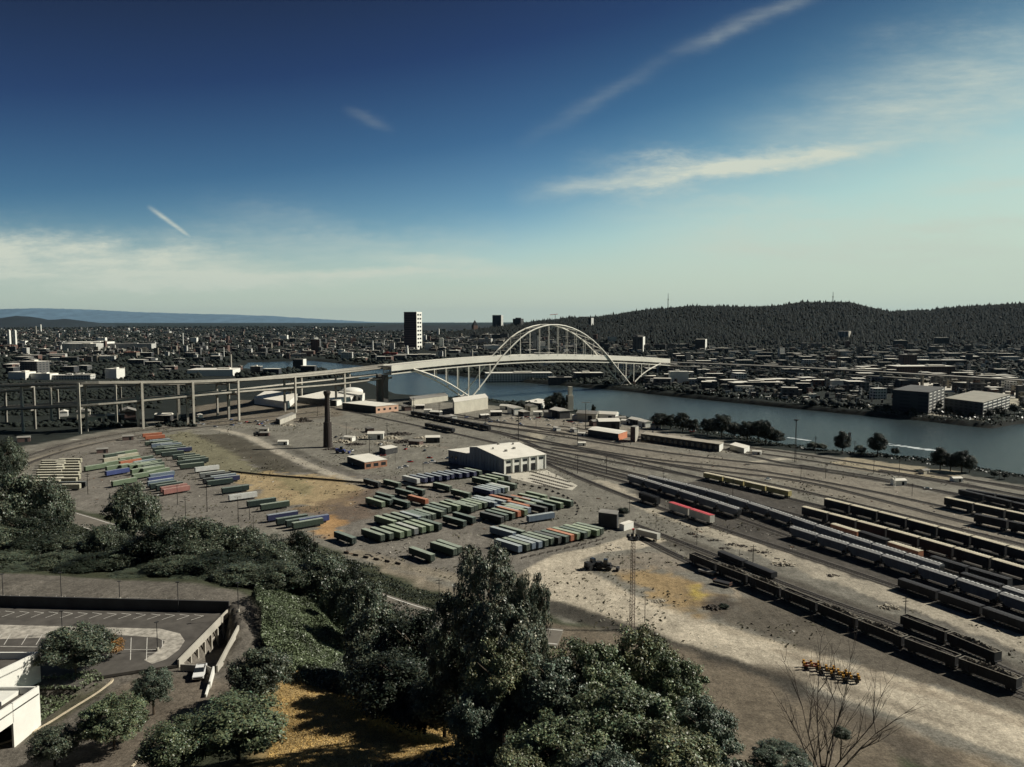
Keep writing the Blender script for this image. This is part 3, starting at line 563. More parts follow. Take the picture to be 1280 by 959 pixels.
for i, (px, yt, yb, w) in enumerate(sorted([(1098, 505, 514, 16), (1108, 503, 515, 14), (1172, 498, 514, 14), (1186, 506, 518, 12), (1236, 508, 524, 16), (1250, 506, 522, 18), (1268, 503, 518, 20), (1282, 500, 514, 20), (1076, 500, 510, 16), (1062, 498, 508, 14), (1215, 513, 523, 10), (1140, 508, 517, 12), (1198, 511, 520, 10)])):
    p = P(px, yb, 0); D = p.y; q = PD(px, yt, D); tree('riverside_tree', f'dark tree around the far bank apartments, {ordw(i + 1)} from the left', p.x, p.y, q.z, w * D / FPX, 'far', crown_from=.0, group='trees around the apartments', vi=0)
# ivy bank, undergrowth and grass: nobody could count these
def scatter(name, pts, n, size, hfn, m, label, cat, tint=(1, 1, 1), seed=0, up=.6):
    q = pts; X = [p.x for p in q]; Y = [p.y for p in q]; x = NP.uniform(min(X), max(X), n * 3); y = NP.uniform(min(Y), max(Y), n * 3); k = inpoly(x, y, q); x, y = x[k][:n], y[k][:n]
    z = H(x, y) + hfn(x, y) * NP.uniform(.55, 1, len(x)); c = np.stack([x, y, z], 1); nr = unit(NP.normal(0, .6, (len(x), 3)) + np.array([.15, -.1, up]))
    tt = (.6 + .8 * vnoise(x, y, 4, seed))[:, None] * NP.uniform(.6, 1.4, len(x))[:, None] * np.array(tint)
    o = link(name, leaf_mesh(name, c, nr, NP.uniform(.6, 1.4, len(x)) * size, tt, m)); return stuff(o, label, cat)
IV = [PT(a, b) for a, b in [(318, 742), (332, 734), (352, 737), (370, 741), (388, 756), (402, 762), (416, 781), (430, 790), (438, 804), (434, 822), (416, 834), (400, 842), (384, 838), (366, 850), (346, 838), (336, 818), (326, 806), (328, 780), (320, 764)]]
scatter('ivy_cover', IV, 90000, .26, lambda x, y: .8 + 6.5 * vnoise(x, y, 11, 2) * vnoise(x, y, 4.5, 4), L_IVY, 'pale green ivy mound covering the bank beside the car park', 'ivy')
SL = [PT(a, b) for a, b in [(-60, 722), (0, 715), (120, 705), (230, 722), (318, 738), (330, 742), (345, 728), (400, 760), (440, 800), (440, 850), (480, 868), (600, 880), (700, 850), (620, 760), (520, 740), (440, 702), (340, 672), (200, 652), (100, 662), (0, 622), (-150, 600)]]
scatter('undergrowth', SL, 170000, .38, lambda x, y: .3 + 3.4 * vnoise(x, y, 5, 6) ** 1.8 + .8 * vnoise(x, y, 1.6, 3), L_DEEP, 'dark brambles and undergrowth between the trees of the bluff', 'undergrowth', seed=3)
NR = [Vector(p) for p in [(-60, 84, 0), (28, 84, 0), (60, 80, 0), (110, 70, 0), (130, 88, 0), (118, 104, 0), (70, 142, 0), (46, 160, 0), (10, 160, 0), (-2, 124, 0), (-20, 112, 0)]]
scatter('undergrowth', NR, 30000, .42, lambda x, y: .3 + 2.0 * vnoise(x, y, 6, 6) ** 1.5, L_DARK, 'undergrowth on the near slope beneath the maples', 'undergrowth', seed=5)
scatter('dry_grass', GR, 60000, .12, lambda x, y: .10 + .15 * vnoise(x, y, 3, 1), leafmat('dry_blade', (.42, .29, .11), .1), 'golden dry grass in the clearing with tree shadows', 'grass', seed=2)
EM = [PT(a, b) for a, b in [(-60, 870), (50, 905), (92, 872), (130, 850), (120, 842), (70, 850), (-60, 850)]]
scatter('hedge_plants', EM, 4000, .3, lambda x, y: .3 + 1.0 * vnoise(x, y, 3, 1), L_MID, 'low green planting between the white building and the kerb', 'plants', seed=4)
SL2 = [PT(a, b) for a, b in [(366, 852), (384, 838), (434, 822), (470, 800), (560, 840), (600, 900), (520, 884), (450, 876), (400, 862)]]
scatter('undergrowth', SL2, 40000, .32, lambda x, y: .3 + 2.2 * vnoise(x, y, 5, 6) ** 1.5, L_DARK, 'dark undergrowth at the upper edge of the dry grass', 'undergrowth', seed=9)
# woods between the yard tracks and on the river banks (low scrub)
BK = [P(a, b, -5) for a, b in [(560, 500), (640, 505), (740, 518), (830, 533), (960, 556), (1100, 572), (1280, 599), (1400, 624), (1400, 634), (1280, 607), (1100, 580), (960, 564), (830, 540), (740, 524), (640, 510), (560, 505)]]
scatter('bank_scrub', BK, 45000, .9, lambda x, y: 3.0 * vnoise(x, y, 15, 6) ** 2, L_DEEP, 'dark scrub along the near river bank', 'scrub', seed=6)
FB = [P(a, b, -5) for a, b in [(545, 466.5), (640, 476.5), (780, 488), (900, 501), (1060, 517), (1200, 531), (1240, 535), (1290, 527), (1290, 521), (1240, 530), (1200, 528), (1060, 508), (900, 493), (780, 480), (640, 471), (545, 461)]]
scatter('far_bank_scrub', FB, 34000, 1.5, lambda x, y: 1 + 6.0 * vnoise(x, y, 25, 6) ** 1.5, L_DEEP, 'dark line of bushes along the far river bank', 'scrub', seed=7)
# ------------------------------------------------------------------ tracks
BAL = mat('ballast', (.085, .077, .065), .95, .35, .35); TIE = mat('sleeper_wood', (.024, .021, .019), .9, .3, 1); RAIL = mat('rail_steel', (.17, .15, .13), .45, .2, .5, metal=.6)
CONC = mat('concrete', (.42, .395, .335), .85, .18, .15); CONC_D = mat('concrete_weathered', (.27, .255, .22), .9, .25, .2); WHITE = mat('white_paint', (.78, .77, .70), .6, .08, .2); DKM = mat('dark_metal', (.03, .03, .03), .6); GLASS = mat('dark_glass', (.02, .025, .03), .15, spec=.6)
def pline(pts, z=0.0): return [P(a, b, z) for a, b in pts]
def resample(pts, step):
    out = [pts[0].copy()]; acc = 0
    for a, b in zip(pts[:-1], pts[1:]):
        L = (b - a).length; d = (b - a) / L; t = step - acc
        while t <= L: out.append(a + d * t); t += step
        acc = (L - (t - step))
    return out
def smooth(pts, it=2):
    for _ in range(it):
        q = [pts[0]]
        for a, b in zip(pts[:-1], pts[1:]): q += [a.lerp(b, .25), a.lerp(b, .75)]
        pts = q + [pts[-1]]
    return pts
TRK = {
 't1': [(540, 517), (640, 531), (760, 544), (870, 553), (960, 562), (1100, 583), (1310, 615)], 't2': [(540, 521), (640, 536), (760, 549), (880, 560), (960, 568), (1100, 590), (1310, 625)],
 't3': [(560, 525), (671, 541), (800, 562), (900, 575), (997, 584), (1160, 611), (1320, 640)], 't4': [(600, 535), (665, 549), (800, 573), (900, 583), (960, 590), (1080, 612), (1185, 635), (1330, 668)],
 't5': [(640, 548), (732, 563), (815, 578), (880, 590), (960, 604), (1120, 642), (1330, 694)], 't6': [(640, 553), (740, 573), (820, 587), (885, 600), (1010, 629), (1140, 660), (1330, 709)],
 't7': [(660, 560), (760, 585), (885, 614), (1010, 648), (1150, 687), (1340, 746)], 't8': [(668, 566), (740, 584), (860, 614), (960, 644), (1045, 668), (1150, 704), (1340, 762)],
 't9': [(674, 571), (740, 588), (815, 606), (890, 625), (960, 648), (1060, 684), (1182, 724), (1340, 777)], 't10': [(680, 576), (740, 592), (787, 604), (850, 624), (925, 649), (990, 673), (1140, 720), (1340, 790)],
 't11': [(684, 580), (730, 600), (775, 618), (812, 631), (912, 665), (990, 690), (1130, 737), (1340, 812)], 't12': [(645, 543), (700, 556), (800, 580), (860, 594), (960, 618), (1080, 648), (1200, 681), (1340, 722)],
 't13': [(790, 655), (850, 678), (900, 697), (960, 723), (1050, 757), (1130, 785), (1205, 815), (1330, 870)], 't14': [(800, 672), (865, 705), (940, 734), (1032, 772), (1107, 804), (1200, 840), (1320, 885)],
 't15': [(-60, 610), (0, 583), (60, 561), (130, 545), (220, 533), (340, 521), (400, 515)], 't16': [(-60, 625), (0, 594), (70, 566), (150, 548), (240, 535), (340, 526), (420, 520)],
 't17': [(380, 502), (440, 515), (520, 532), (600, 549), (650, 562), (690, 582)], 't18': [(400, 497), (470, 511), (560, 528), (640, 545), (680, 562)], 't19': [(420, 494), (500, 507), (600, 523), (700, 541), (780, 556)],
 't20': [(700, 533), (800, 546), (900, 560), (960, 576), (1040, 590)], 't21': [(690, 560), (780, 572), (900, 590), (1000, 600), (1100, 625), (1200, 652), (1330, 680)], 't22': [(1120, 586), (1200, 598), (1330, 622)], 't23': [(1100, 588), (1200, 604), (1330, 632)], 't24': [(1000, 582), (1100, 598), (1200, 620), (1330, 652)]}
TW = {}
def track(key, w=4.0, bal=BAL):
    pts = resample(smooth(pline(TRK[key])), 6.0); TW[key] = pts; t = struct(link('railway_track', None))
    mb = MB(); n = len(pts); vs = []
    for i, p in enumerate(pts):
        d = pts[min(i + 1, n - 1)] - pts[max(i - 1, 0)]; nn = Vector((-d.y, d.x, 0)).normalized(); o = .05 + int(key[1:]) * .004
        vs += [p + nn * (w / 2 + .8) + Vector((0, 0, .02 + o)), p + nn * w / 2 + Vector((0, 0, .24 + o)), p - nn * w / 2 + Vector((0, 0, .24 + o)), p - nn * (w / 2 + .8) + Vector((0, 0, .02 + o))]
    mb.add(vs, [(4 * i + k + 1, 4 * i + k, 4 * i + 4 + k, 4 * i + 5 + k) for i in range(n - 1) for k in range(3)]); struct(mb.build('ballast_bed', bal, t))
    sp = resample(pts, 1.5); mb = MB()
    for i in range(len(sp) - 1):
        d = sp[i + 1] - sp[i]; mb.box((sp[i].x, sp[i].y, .33), (.7, 3.0, .2), math.atan2(d.y, d.x) + R.uniform(-.03, .03))
    struct(mb.build('sleepers', TIE, t))
    for s in (-.74, .74):
        rl = MB(); q = []
        for i, p in enumerate(pts):
            d = pts[min(i + 1, n - 1)] - pts[max(i - 1, 0)]; q.append(p + Vector((-d.y, d.x, 0)).normalized() * s)
        rl.sweep(q, .1, .17, 0, .57); struct(rl.build('rail', RAIL, t))
    return pts
for k in TRK: track(k)

# ------------------------------------------------------------------ rail cars
CARL = 17.0
def paint(name, c, v=.15): return mat(name, c, .7, v, .25, obj=True)
HOP = paint('hopper_grey', (.13, .14, .155)); HOPT = paint('hopper_roof', (.60, .60, .57)); BLK = paint('car_black', (.028, .028, .03)); RUST = paint('car_rust', (.10, .055, .04)); YEL = paint('car_yellow', (.42, .36, .16)); ORG = paint('car_orange', (.50, .22, .12)); PINK = paint('car_red_roof', (.55, .10, .11)); LGT = paint('car_pale', (.55, .53, .46)); CREAM = paint('car_cream_roof', (.60, .55, .42)); SCRAP = mat('scrap_load', (.13, .115, .09), .9, .5, .8, obj=True)
def bogies(t, L=CARL):
    for s in (-1, 1):
        b = MB(); b.box((s * (L / 2 - 2.4), 0, .55), (2.6, 1.9, .35))
        for a in (-.85, .85):
            for k in (-.8, .8): b.tube((s * (L / 2 - 2.4) + a, k - .07, .46), (s * (L / 2 - 2.4) + a, k + .07, .46), .46, n=10)
        b.build('bogie', DKM, t)
def hopper(body, roof):
    def f():
        t = thing('hopper_wagon', 'x', 'wagon'); L = CARL - .8; b = MB()
        x = L / 2; b.add([(-x + 2.6, -1.5, 1.0), (x - 2.6, -1.5, 1.0), (x - 2.6, 1.5, 1.0), (-x + 2.6, 1.5, 1.0), (-x, -1.5, 2.6), (x, -1.5, 2.6), (x, 1.5, 2.6), (-x, 1.5, 2.6), (-x, -1.5, 4.1), (x, -1.5, 4.1), (x, 1.5, 4.1), (-x, 1.5, 4.1), (-x, -.7, 4.5), (x, -.7, 4.5), (x, .7, 4.5), (-x, .7, 4.5)],
                  [(3, 2, 1, 0), (0, 1, 5, 4), (1, 2, 6, 5), (2, 3, 7, 6), (3, 0, 4, 7), (4, 5, 9, 8), (5, 6, 10, 9), (6, 7, 11, 10), (7, 4, 8, 11), (9, 10, 14, 13), (11, 8, 12, 15)])
        for k in range(15):
            for s in (-1, 1): b.box((-x + .4 + k * (L - .8) / 14, s * 1.56, 2.9), (.14, .12, 2.5))
        b.build('body', body, t)
        r = MB(); r.add([(-x, -1.5, 4.11), (x, -1.5, 4.11), (x, 1.5, 4.11), (-x, 1.5, 4.11), (-x, -.7, 4.52), (x, -.7, 4.52), (x, .7, 4.52), (-x, .7, 4.52)], [(0, 1, 5, 4), (4, 5, 6, 7), (2, 3, 7, 6)])
        for k in range(8): r.box((-x + 1.2 + k * (L - 2.4) / 7, 0, 4.6), (1.1, .8, .2))
        r.build('roof', roof, t)
        w = MB(); w.box((0, -.95, 4.75), (L, .3, .06)); w.box((0, .95, 4.75), (L, .3, .06)); w.box((-x - .25, 0, 2.5), (.1, 2.2, 2.6)); w.box((x + .25, 0, 2.5), (.1, 2.2, 2.6)); w.box((0, 0, .95), (CARL - .3, .5, .3)); w.build('walkway', DKM, t)
        bogies(t); return t
    return Maker(f)
def boxcar(body, roof, h=4.4):
    def f():
        t = thing('box_wagon', 'x', 'wagon'); L = CARL - .9; b = MB(); b.box((0, 0, (1.05 + h) / 2), (L, 2.9, h - 1.05))
        for k in range(17):
            if k in (7, 8, 9): continue
            for s in (-1, 1): b.box((-L / 2 + .3 + k * (L - .6) / 16, s * 1.48, (1.1 + h) / 2), (.12, .1, h - 1.2))
        b.box((0, 0, .95), (CARL - .3, .5, .28)); b.build('body', body, t)
        r = MB(); x = L / 2 + .05; r.add([(-x, -1.5, h + .02), (x, -1.5, h + .02), (x, 0, h + .25), (-x, 0, h + .25), (x, 1.5, h + .02), (-x, 1.5, h + .02)], [(0, 1, 2, 3), (3, 2, 4, 5), (1, 4, 2), (0, 3, 5)])
        for k in range(12): r.box((-x + .6 + k * (L - 1.1) / 11, 0, h + .16), (.12, 2.9, .1))
        r.build('roof', roof, t)
        for s in (-1, 1):
            d = MB(); d.box((0, s * 1.52, (1.15 + h) / 2), (2.4, .1, h - 1.4)); d.build('door', body, t)
        bogies(t); return t
    return Maker(f)
def gondola(body, load, bulge=1.0, seed=1):
    def f():
        rr = random.Random(seed); t = thing('open_wagon', 'x', 'wagon'); L = CARL - 1.0; b = MB(); h = 3.5
        for s in (-1, 1): b.box((0, s * 1.42, (1 + h) / 2), (L, .12, h - 1)); b.box((s * L / 2, 0, (1 + h) / 2), (.12, 2.96, h - 1))
        for k in range(13):
            for s in (-1, 1): b.box((-L / 2 + .3 + k * (L - .6) / 12, s * 1.53, (1 + h) / 2), (.16, .12, h - 1.1))
        b.box((0, 0, 1.0), (CARL - .3, 2.7, .25)); b.build('body', body, t)
        e = MB()
        for s in (-1, 1): e.box((0, s * 1.45, h + .06), (L + .2, .22, .12)); e.box((s * (L / 2), 0, h + .063), (.2, 2.6, .12))
        e.build('top_rim', RAILT, t)
        l = MB(); nx, ny = 34, 7; vs = []
        for i in range(nx):
            for j in range(ny):
                u, v = i / (nx - 1), j / (ny - 1); hh = h - .5 + bulge * math.sin(math.pi * v) * math.sin(math.pi * u) ** .4 * (.5 + rr.random() * .8) + rr.uniform(-.15, .15); vs.append((-L / 2 + .1 + u * (L - .2), -1.34 + v * 2.68, hh))
        l.add(vs, [(i * ny + j, (i + 1) * ny + j, (i + 1) * ny + j + 1, i * ny + j + 1) for i in range(nx - 1) for j in range(ny - 1)]); l.build('load', load, t)
        bogies(t); return t
    return Maker(f)
RAILT = mat('rim_worn', (.24, .22, .18), .7, .3, .8)
M_HOP = hopper(HOP, HOPT); M_BLK = boxcar(BLK, CREAM, 4.6); M_YEL = boxcar(YEL, CREAM, 3.6); M_ORG = boxcar(ORG, CREAM, 4.0); M_PNK = boxcar(LGT, PINK, 4.3); M_GN = gondola(BLK, SCRAP, 1.3, 1); M_GN2 = gondola(BLK, mat('coal_load', (.05, .045, .04), .95, .4, 1), .5, 4); M_TANK = hopper(BLK, BLK); M_DK = boxcar(BLK, BLK, 4.4)
def along(pts, s):
    acc = 0
    for a, b in zip(pts[:-1], pts[1:]):
        L = (b - a).length
        if acc + L >= s: return a + (b - a) * ((s - acc) / L), math.atan2((b - a).y, (b - a).x)
        acc += L
    return pts[-1], math.atan2((pts[-1] - pts[-2]).y, (pts[-1] - pts[-2]).x)
def nearest_s(pts, q):
    best, bs, acc = 1e9, 0, 0
    for a, b in zip(pts[:-1], pts[1:]):
        L = (b - a).length; t = max(0, min(1, (q - a).dot(b - a) / L ** 2)); d = (a + (b - a) * t - q).length
        if d < best: best, bs = d, acc + t * L
        acc += L
    return bs
def train(key, p0, p1, seq, what, group, zs=1.15, stepl=CARL + .15):
    pts = TW[key]; s0, s1 = nearest_s(pts, P(*p0)), nearest_s(pts, P(*p1)); n = max(1, int((s1 - s0) / stepl)); rows = []
    for i in range(n):
        a, _ = along(pts, s0 + i * stepl + 2.2); b, _ = along(pts, s0 + (i + 1) * stepl - 2.2); p = (a + b) / 2; ang = math.atan2((b - a).y, (b - a).x); mk, w = seq[i % len(seq)]
        lab = f'{w}, {ordw(i + 1)} from far end of {what}' if n > 1 else f'{w} of {what}'
        mk.put((p.x, p.y, .6), ang, lab, group, (1, 1.1, zs))
train('t10', (787, 604), (932, 651), [(M_HOP, 'grey covered hopper')], 'hopper row by the gravel road', 'grey hoppers behind the red roofed wagons')
train('t10', (988, 672), (1330, 788), [(M_HOP, 'grey covered hopper')], 'long hopper train at right', 'long grey hopper train')
train('t9', (812, 605), (1190, 727), [(M_HOP, 'grey hopper')], 'second hopper row', 'second row of grey hoppers')
train('t11', (800, 627), (836, 640), [(M_TANK, 'black hopper')], 'near end before the red roofs', 'black wagons before the red roofs')
train('t11', (836, 640), (918, 667), [(M_PNK, 'pale box wagon with red roof')], 'red roofed row', 'red roofed wagons')
train('t18', (508, 520), (604, 540), [(M_DK, 'black box wagon')], 'string left of the white hall', 'black string beyond the scrapyard', 1)
train('t17', (528, 535), (572, 544), [(M_DK, 'black box wagon')], 'short string by the scrapyard', 'black wagons by the scrapyard', .9)
train('t8', (1162, 708), (1338, 761), [(M_DK, 'black box wagon')], 'row before the dark train', 'black wagons filling the dark band', .9)
train('t11', (1125, 735), (1338, 811), [(M_DK, 'black box wagon')], 'shadow row by the gravel edge', 'black wagons added for shade by the gravel edge', .8)  # black string added where only track and train shadow lie
train('t9', (1200, 731), (1338, 776), [(M_DK, 'black box wagon'), (M_HOP, 'grey hopper')], 'row after the second hoppers', 'mixed wagons at the right edge', 1)
train('t3', (1210, 619), (1330, 642), [(M_DK, 'black box wagon')], 'row nearest the river at right', 'black wagons nearest the river', .8)
train('t24', (1200, 620), (1330, 652), [(M_DK, 'black box wagon')], 'row below the river trees', 'black wagons below the river trees', .8)
train('t8', (1040, 667), (1155, 706), [(M_ORG, 'orange box wagon'), (M_DK, 'black box wagon'), (M_ORG, 'orange box wagon')], 'row between the hoppers', 'orange wagons between the dark trains')
train('t7', (1005, 646), (1338, 745), [(M_BLK, 'cream roofed black wagon')], 'train behind orange wagons', 'dark train with cream roofs')
train('t6', (882, 599), (1015, 631), [(M_YEL, 'yellow wagon')], 'yellow train', 'yellow wagons')
train('t12', (1030, 636), (1335, 720), [(M_BLK, 'cream roofed black wagon')], 'long train behind yellow train', 'long dark train on the back track')
train('t4', (1182, 634), (1330, 668), [(M_BLK, 'pale roofed black wagon')], 'short train near river trees', 'short dark train near the river')
train('t21', (1215, 656), (1330, 680), [(M_DK, 'black box wagon')], 'black train at the right edge', 'black wagons at the right edge')
train('t13', (900, 697), (985, 732), [(M_DK, 'black low wagon')], 'near string beside the pole', 'black low wagons on the near track', .6)
train('t14', (862, 704), (1318, 884), [(M_GN2, 'black open wagon'), (M_GN, 'scrap filled open wagon'), (M_GN, 'scrap filled open wagon')], 'curving train by the dirt road', 'near open wagons beside the dirt road')
train('t13', (1128, 784), (1330, 870), [(M_GN2, 'dark open wagon'), (M_GN, 'scrap filled open wagon')], 'short train by the gravel road', 'short row of open wagons')

# ------------------------------------------------------------------ containers
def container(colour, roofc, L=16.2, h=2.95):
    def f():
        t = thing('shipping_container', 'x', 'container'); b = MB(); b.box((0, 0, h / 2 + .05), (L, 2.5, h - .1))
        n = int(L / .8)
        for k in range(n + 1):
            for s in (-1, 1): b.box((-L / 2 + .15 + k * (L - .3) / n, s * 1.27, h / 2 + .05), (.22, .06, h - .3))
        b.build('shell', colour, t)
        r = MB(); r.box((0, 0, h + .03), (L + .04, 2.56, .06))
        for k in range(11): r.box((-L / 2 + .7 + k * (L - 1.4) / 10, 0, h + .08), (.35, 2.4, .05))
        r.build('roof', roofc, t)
        d = MB()
        for s in (-1, 1): d.box((L / 2 + .04, s * .61, h / 2 + .05), (.06, 1.16, h - .35))
        d.build('door', colour, t)
        e = MB()
        for y in (-.85, -.4, .4, .85): e.tube((L / 2 + .1, y, .25), (L / 2 + .1, y, h - .2), .03, n=5)
        e.build('lock_rod', LGT, t)
        w = MB(); w.box((0, 0, -.12), (L - .3, 1.1, .25)); w.box((L / 2 - 3.2, 0, -.55), (3.2, 2.3, .55)); w.box((-L / 2 + 2, 0, -.6), (.5, 1.8, .8)); w.build('chassis', DKM, t)
        for q in t.children: q.location.z = 1.0
        return t
    return Maker(f)
CP2 = {}
def cc(name, c, rc=None):
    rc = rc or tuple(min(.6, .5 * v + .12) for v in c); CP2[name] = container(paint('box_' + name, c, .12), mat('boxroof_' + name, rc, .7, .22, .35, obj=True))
cc('green', (.040, .058, .044), (.30, .34, .275)); cc('dark green', (.02, .034, .03), (.20, .24, .205)); cc('pale green', (.12, .16, .10), (.36, .41, .31)); cc('blue', (.05, .07, .19), (.22, .25, .31)); cc('navy', (.03, .035, .09), (.30, .33, .35)); cc('grey', (.16, .17, .17), (.46, .48, .43)); cc('white', (.60, .60, .57), (.55, .56, .52))  # side colours darkened to carry shade; roofs weathered paler
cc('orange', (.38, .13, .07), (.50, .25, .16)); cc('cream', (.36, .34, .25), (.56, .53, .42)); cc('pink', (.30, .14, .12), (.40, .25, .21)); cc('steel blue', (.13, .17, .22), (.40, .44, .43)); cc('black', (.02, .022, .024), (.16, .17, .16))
SH = {'G': 'green', 'D': 'dark green', 'P': 'pale green', 'B': 'blue', 'N': 'navy', 'R': 'grey', 'W': 'white', 'O': 'orange', 'C': 'cream', 'K': 'pink', 'S': 'steel blue', 'X': 'black'}
def row(p0, p1, cols, ang, where, group, cond='', end='left'):
    a, b = P(*p0), P(*p1); n = len(cols)
    for i, c in enumerate(cols):
        p = a.lerp(b, i / max(1, n - 1)) + Vector((R.uniform(-.2, .2), R.uniform(-.2, .2), 0)) + Vector((math.cos(math.radians(ang)), math.sin(math.radians(ang)), 0)) * R.uniform(-1.1, 1.1); lab = f'{SH[c]} container{cond} {where}' + (f', {ordw(i + 1)} from {end}' if n > 1 else '')
        CP2[SH[c]].put((p.x, p.y, 0), math.radians(ang) + R.uniform(-.025, .025), lab, group)
A = -46
g = 'containers in the middle yard'
row((430, 678), (430, 678), 'D', A, 'standing apart at the left of the front row', g)
row((467, 675), (538, 661), 'GGPPRPPD', A, 'in the front row of the left block', g)
row((482, 657), (524, 650), 'PGGSD', A, 'in the row behind the left block front', g)
row((468, 633), (479, 631), 'PD', A, 'in the pair left of the long pair', g)
row((482, 626), (482, 626), 'D', A, 'at the back of the long pair', g); row((501, 634), (501, 634), 'D', A, 'at the front of the long pair', g)
row((506, 621), (506, 621), 'D', A, 'end to end behind the orange one', g); row((523, 630), (523, 630), 'O', A, 'alone among dark ones in the middle', g); row((519, 618), (519, 618), 'D', A, 'behind the orange one', g)
row((464, 608), (464, 608), 'X', A, 'first of two below the brick office', g); row((489, 609), (489, 609), 'G', A, 'second of two below the brick office', g)
row((514, 604), (591, 594), 'WNNNNNNNNG', A, 'in the navy row left of the white hall', g)
row((552, 613), (552, 613), 'G', A, 'at the back of the lone long line', g); row((575, 622), (575, 622), 'G', A, 'at the front of the lone long line', g)
row((519, 651), (541, 645), 'DGG', A, 'in the short row behind the left block', g)
row((543, 642), (570, 636), 'DGPG', A, 'in the short row at the yard centre', g)
row((567, 657), (582, 653), 'DD', A, 'in the front pair at the yard centre', g)
row((577, 639), (607, 631), 'GGPGSS', A, 'in the green row right of centre', g)
row((601, 606), (626, 600), 'GPPR', A, 'in the pale row by the white hall', g); row((622, 615), (634, 611), 'GG', A, 'in the pair in front of the pale row', g)
row((603, 619), (624, 614), 'NSSSW', A, 'in the steel blue row by the white hall', g)
row((608, 634), (636, 628), 'SSOX', A, 'in the row with one orange behind centre', g)
row((614, 652), (650, 641), 'XDGOPS', A, 'in the right block near the side-on one', g)
row((632, 643), (665, 633), 'SGOPS', A, 'in the middle of the right block', g)
row((650, 630), (670, 625), 'OPP', A, 'in the back row of the right block', g)
row((668, 640), (700, 632), 'XDPG', A, 'in the right end of the right block', g)
row((676, 652), (676, 652), 'S', 30, 'standing side-on between the blocks', g)
row((634, 688), (738, 667), 'SGSSGGXDOPDPPG', A, 'in the front row of the right block', g)
row((526, 699), (526, 699), 'G', A, 'standing alone nearest the bluff', g); row((553, 692), (562, 690), 'GG', A, 'in the pair half behind the tallest tree', g); row((628, 672), (640, 670), 'SG', A, 'in the pair at the tall tree top', g)
g = 'containers in the left yard'; B2 = 38
row((60, 608), (66, 582), 'CCCCCCCCC', 3, 'in the long pale stack at far left', g, ' long', 'the front'); row((82, 605), (86, 580), 'CCCCCCCC', 3, 'in the second half of the pale stack', g, ' long', 'the front'); row((86, 613), (90, 610), 'CX', 3, 'at the front of the pale stack', g)
B3 = 58
row((120, 588), (120, 588), 'P', B3, 'at the left of the middle block', g)
row((147, 594), (143, 573), 'BPPCG', B3, 'in the left column of the middle block', g, '', 'the front'); row((165, 586), (158, 570), 'POPCP', B3, 'in the second column of the middle block', g, '', 'the front')
row((180, 598), (176, 586), 'PPP', B3, 'in the third column of the middle block', g, '', 'the front'); row((196, 594), (188, 583), 'PPGG', B3, 'in the fourth column of the middle block', g, '', 'the front')
row((186, 590), (178, 578), 'GPSG', B3, 'in the short inner column of the middle block', g, '', 'the front'); row((214, 571), (204, 565), 'DGD', B2, 'at the near end of the back right block', g, '', 'the front')
row((240, 586), (236, 582), 'GD', B2, 'left of the lone white one', g); row((276, 607), (270, 604), 'DX', B2, 'at the near left of the navy group', g); row((385, 660), (378, 657), 'GD', B2, 'beside the lettered blue one', g)
row((203, 607), (202, 598), 'SBS', 48, 'in the blue group above the lone tree', g, '', 'the front'); row((154, 607), (154, 607), 'P', B3, 'beside the lone tree', g)
row((222, 617), (206, 610), 'KKDD', 48, 'in the red topped group', g, '', 'the front')
row((192, 550), (189, 547), 'OO', B2, 'in the orange group at the back', g)
row((225, 566), (200, 555), 'NGGSGGS', B2, 'in the back right block', g, '', 'the front'); row((208, 563), (196, 557), 'GSG', B2, 'in the left of the back right block', g, '', 'the front')
row((248, 580), (230, 574), 'DGGD', B2, 'in the dark group above the white one', g, '', 'the front'); row((258, 590), (258, 590), 'W', B2, 'alone between two dark groups', g)
row((284, 603), (266, 597), 'NSXR', B2, 'in the navy group', g, '', 'the front'); row((295, 616), (295, 616), 'D', B2, 'between the navy group and the white ribbed one', g); row((305, 625), (305, 625), 'W', B2, 'with ribs beside the dry grass', g)
row((326, 633), (326, 633), 'D', B2, 'left of a pair below the dry grass', g); row((345, 637), (345, 637), 'G', B2, 'right of a pair below the dry grass', g)
row((355, 650), (355, 650), 'N', B2, 'behind the pair before the bluff', g); row((365, 655), (365, 655), 'D', B2, 'in front of the navy one before the bluff', g); row((394, 655), (394, 655), 'B', B2, 'with pale lettered side at the bluff', g)
# ------------------------------------------------------------------ arch bridge
STEEL = mat('bridge_steel', (.84, .81, .70), .6, .12, .03); STEELD = mat('bridge_steel_dark', (.30, .30, .27), .7, .15, .05)
BA, BB = P(583, 497, 0), P(783, 482, 0); bu = (BB - BA); bu.z = 0; BL_ = bu.length; bu.normalize(); bn = Vector((-bu.y, bu.x, 0))
def bpt(px, py):                                     # point of the bridge's own vertical plane
    a, b, c = ray(px, py); M = np.array([[a, -bu.x], [b, -bu.y]]); t, s = np.linalg.solve(M, [BA.x, BA.y]); return Vector((a * t, b * t, CAMZ + c * t))
br = thing('arch_bridge', 'white steel arch bridge with two decks crossing the river', 'bridge')
dk = [bpt(a, b) for a, b in [(484, 457.5), (560, 449.5), (640, 444.5), (690, 443.5), (740, 444.5), (783, 446), (836, 449.5)]]; dks = smooth(dk, 2)
def fine(pts, n): 
    s = resample(pts, sum((b - a).length for a, b in zip(pts[:-1], pts[1:])) / n); return s
dkf = fine(dks, 60)
def rail_sweep(name, off, zt, w, h, m, par): mb = MB(); mb.sweep([p + bn * off for p in dkf], w, h, 0, zt); return mb.build(name, m, par)
rail_sweep('upper_deck', 0, 0, 19, 1.2, mat('road_deck', (.30, .29, .26), .85, .1, .1), br)
for s in (-1, 1): rail_sweep('girder', s * 10.2, 1.2, 1.2, 7.4, STEEL, br)
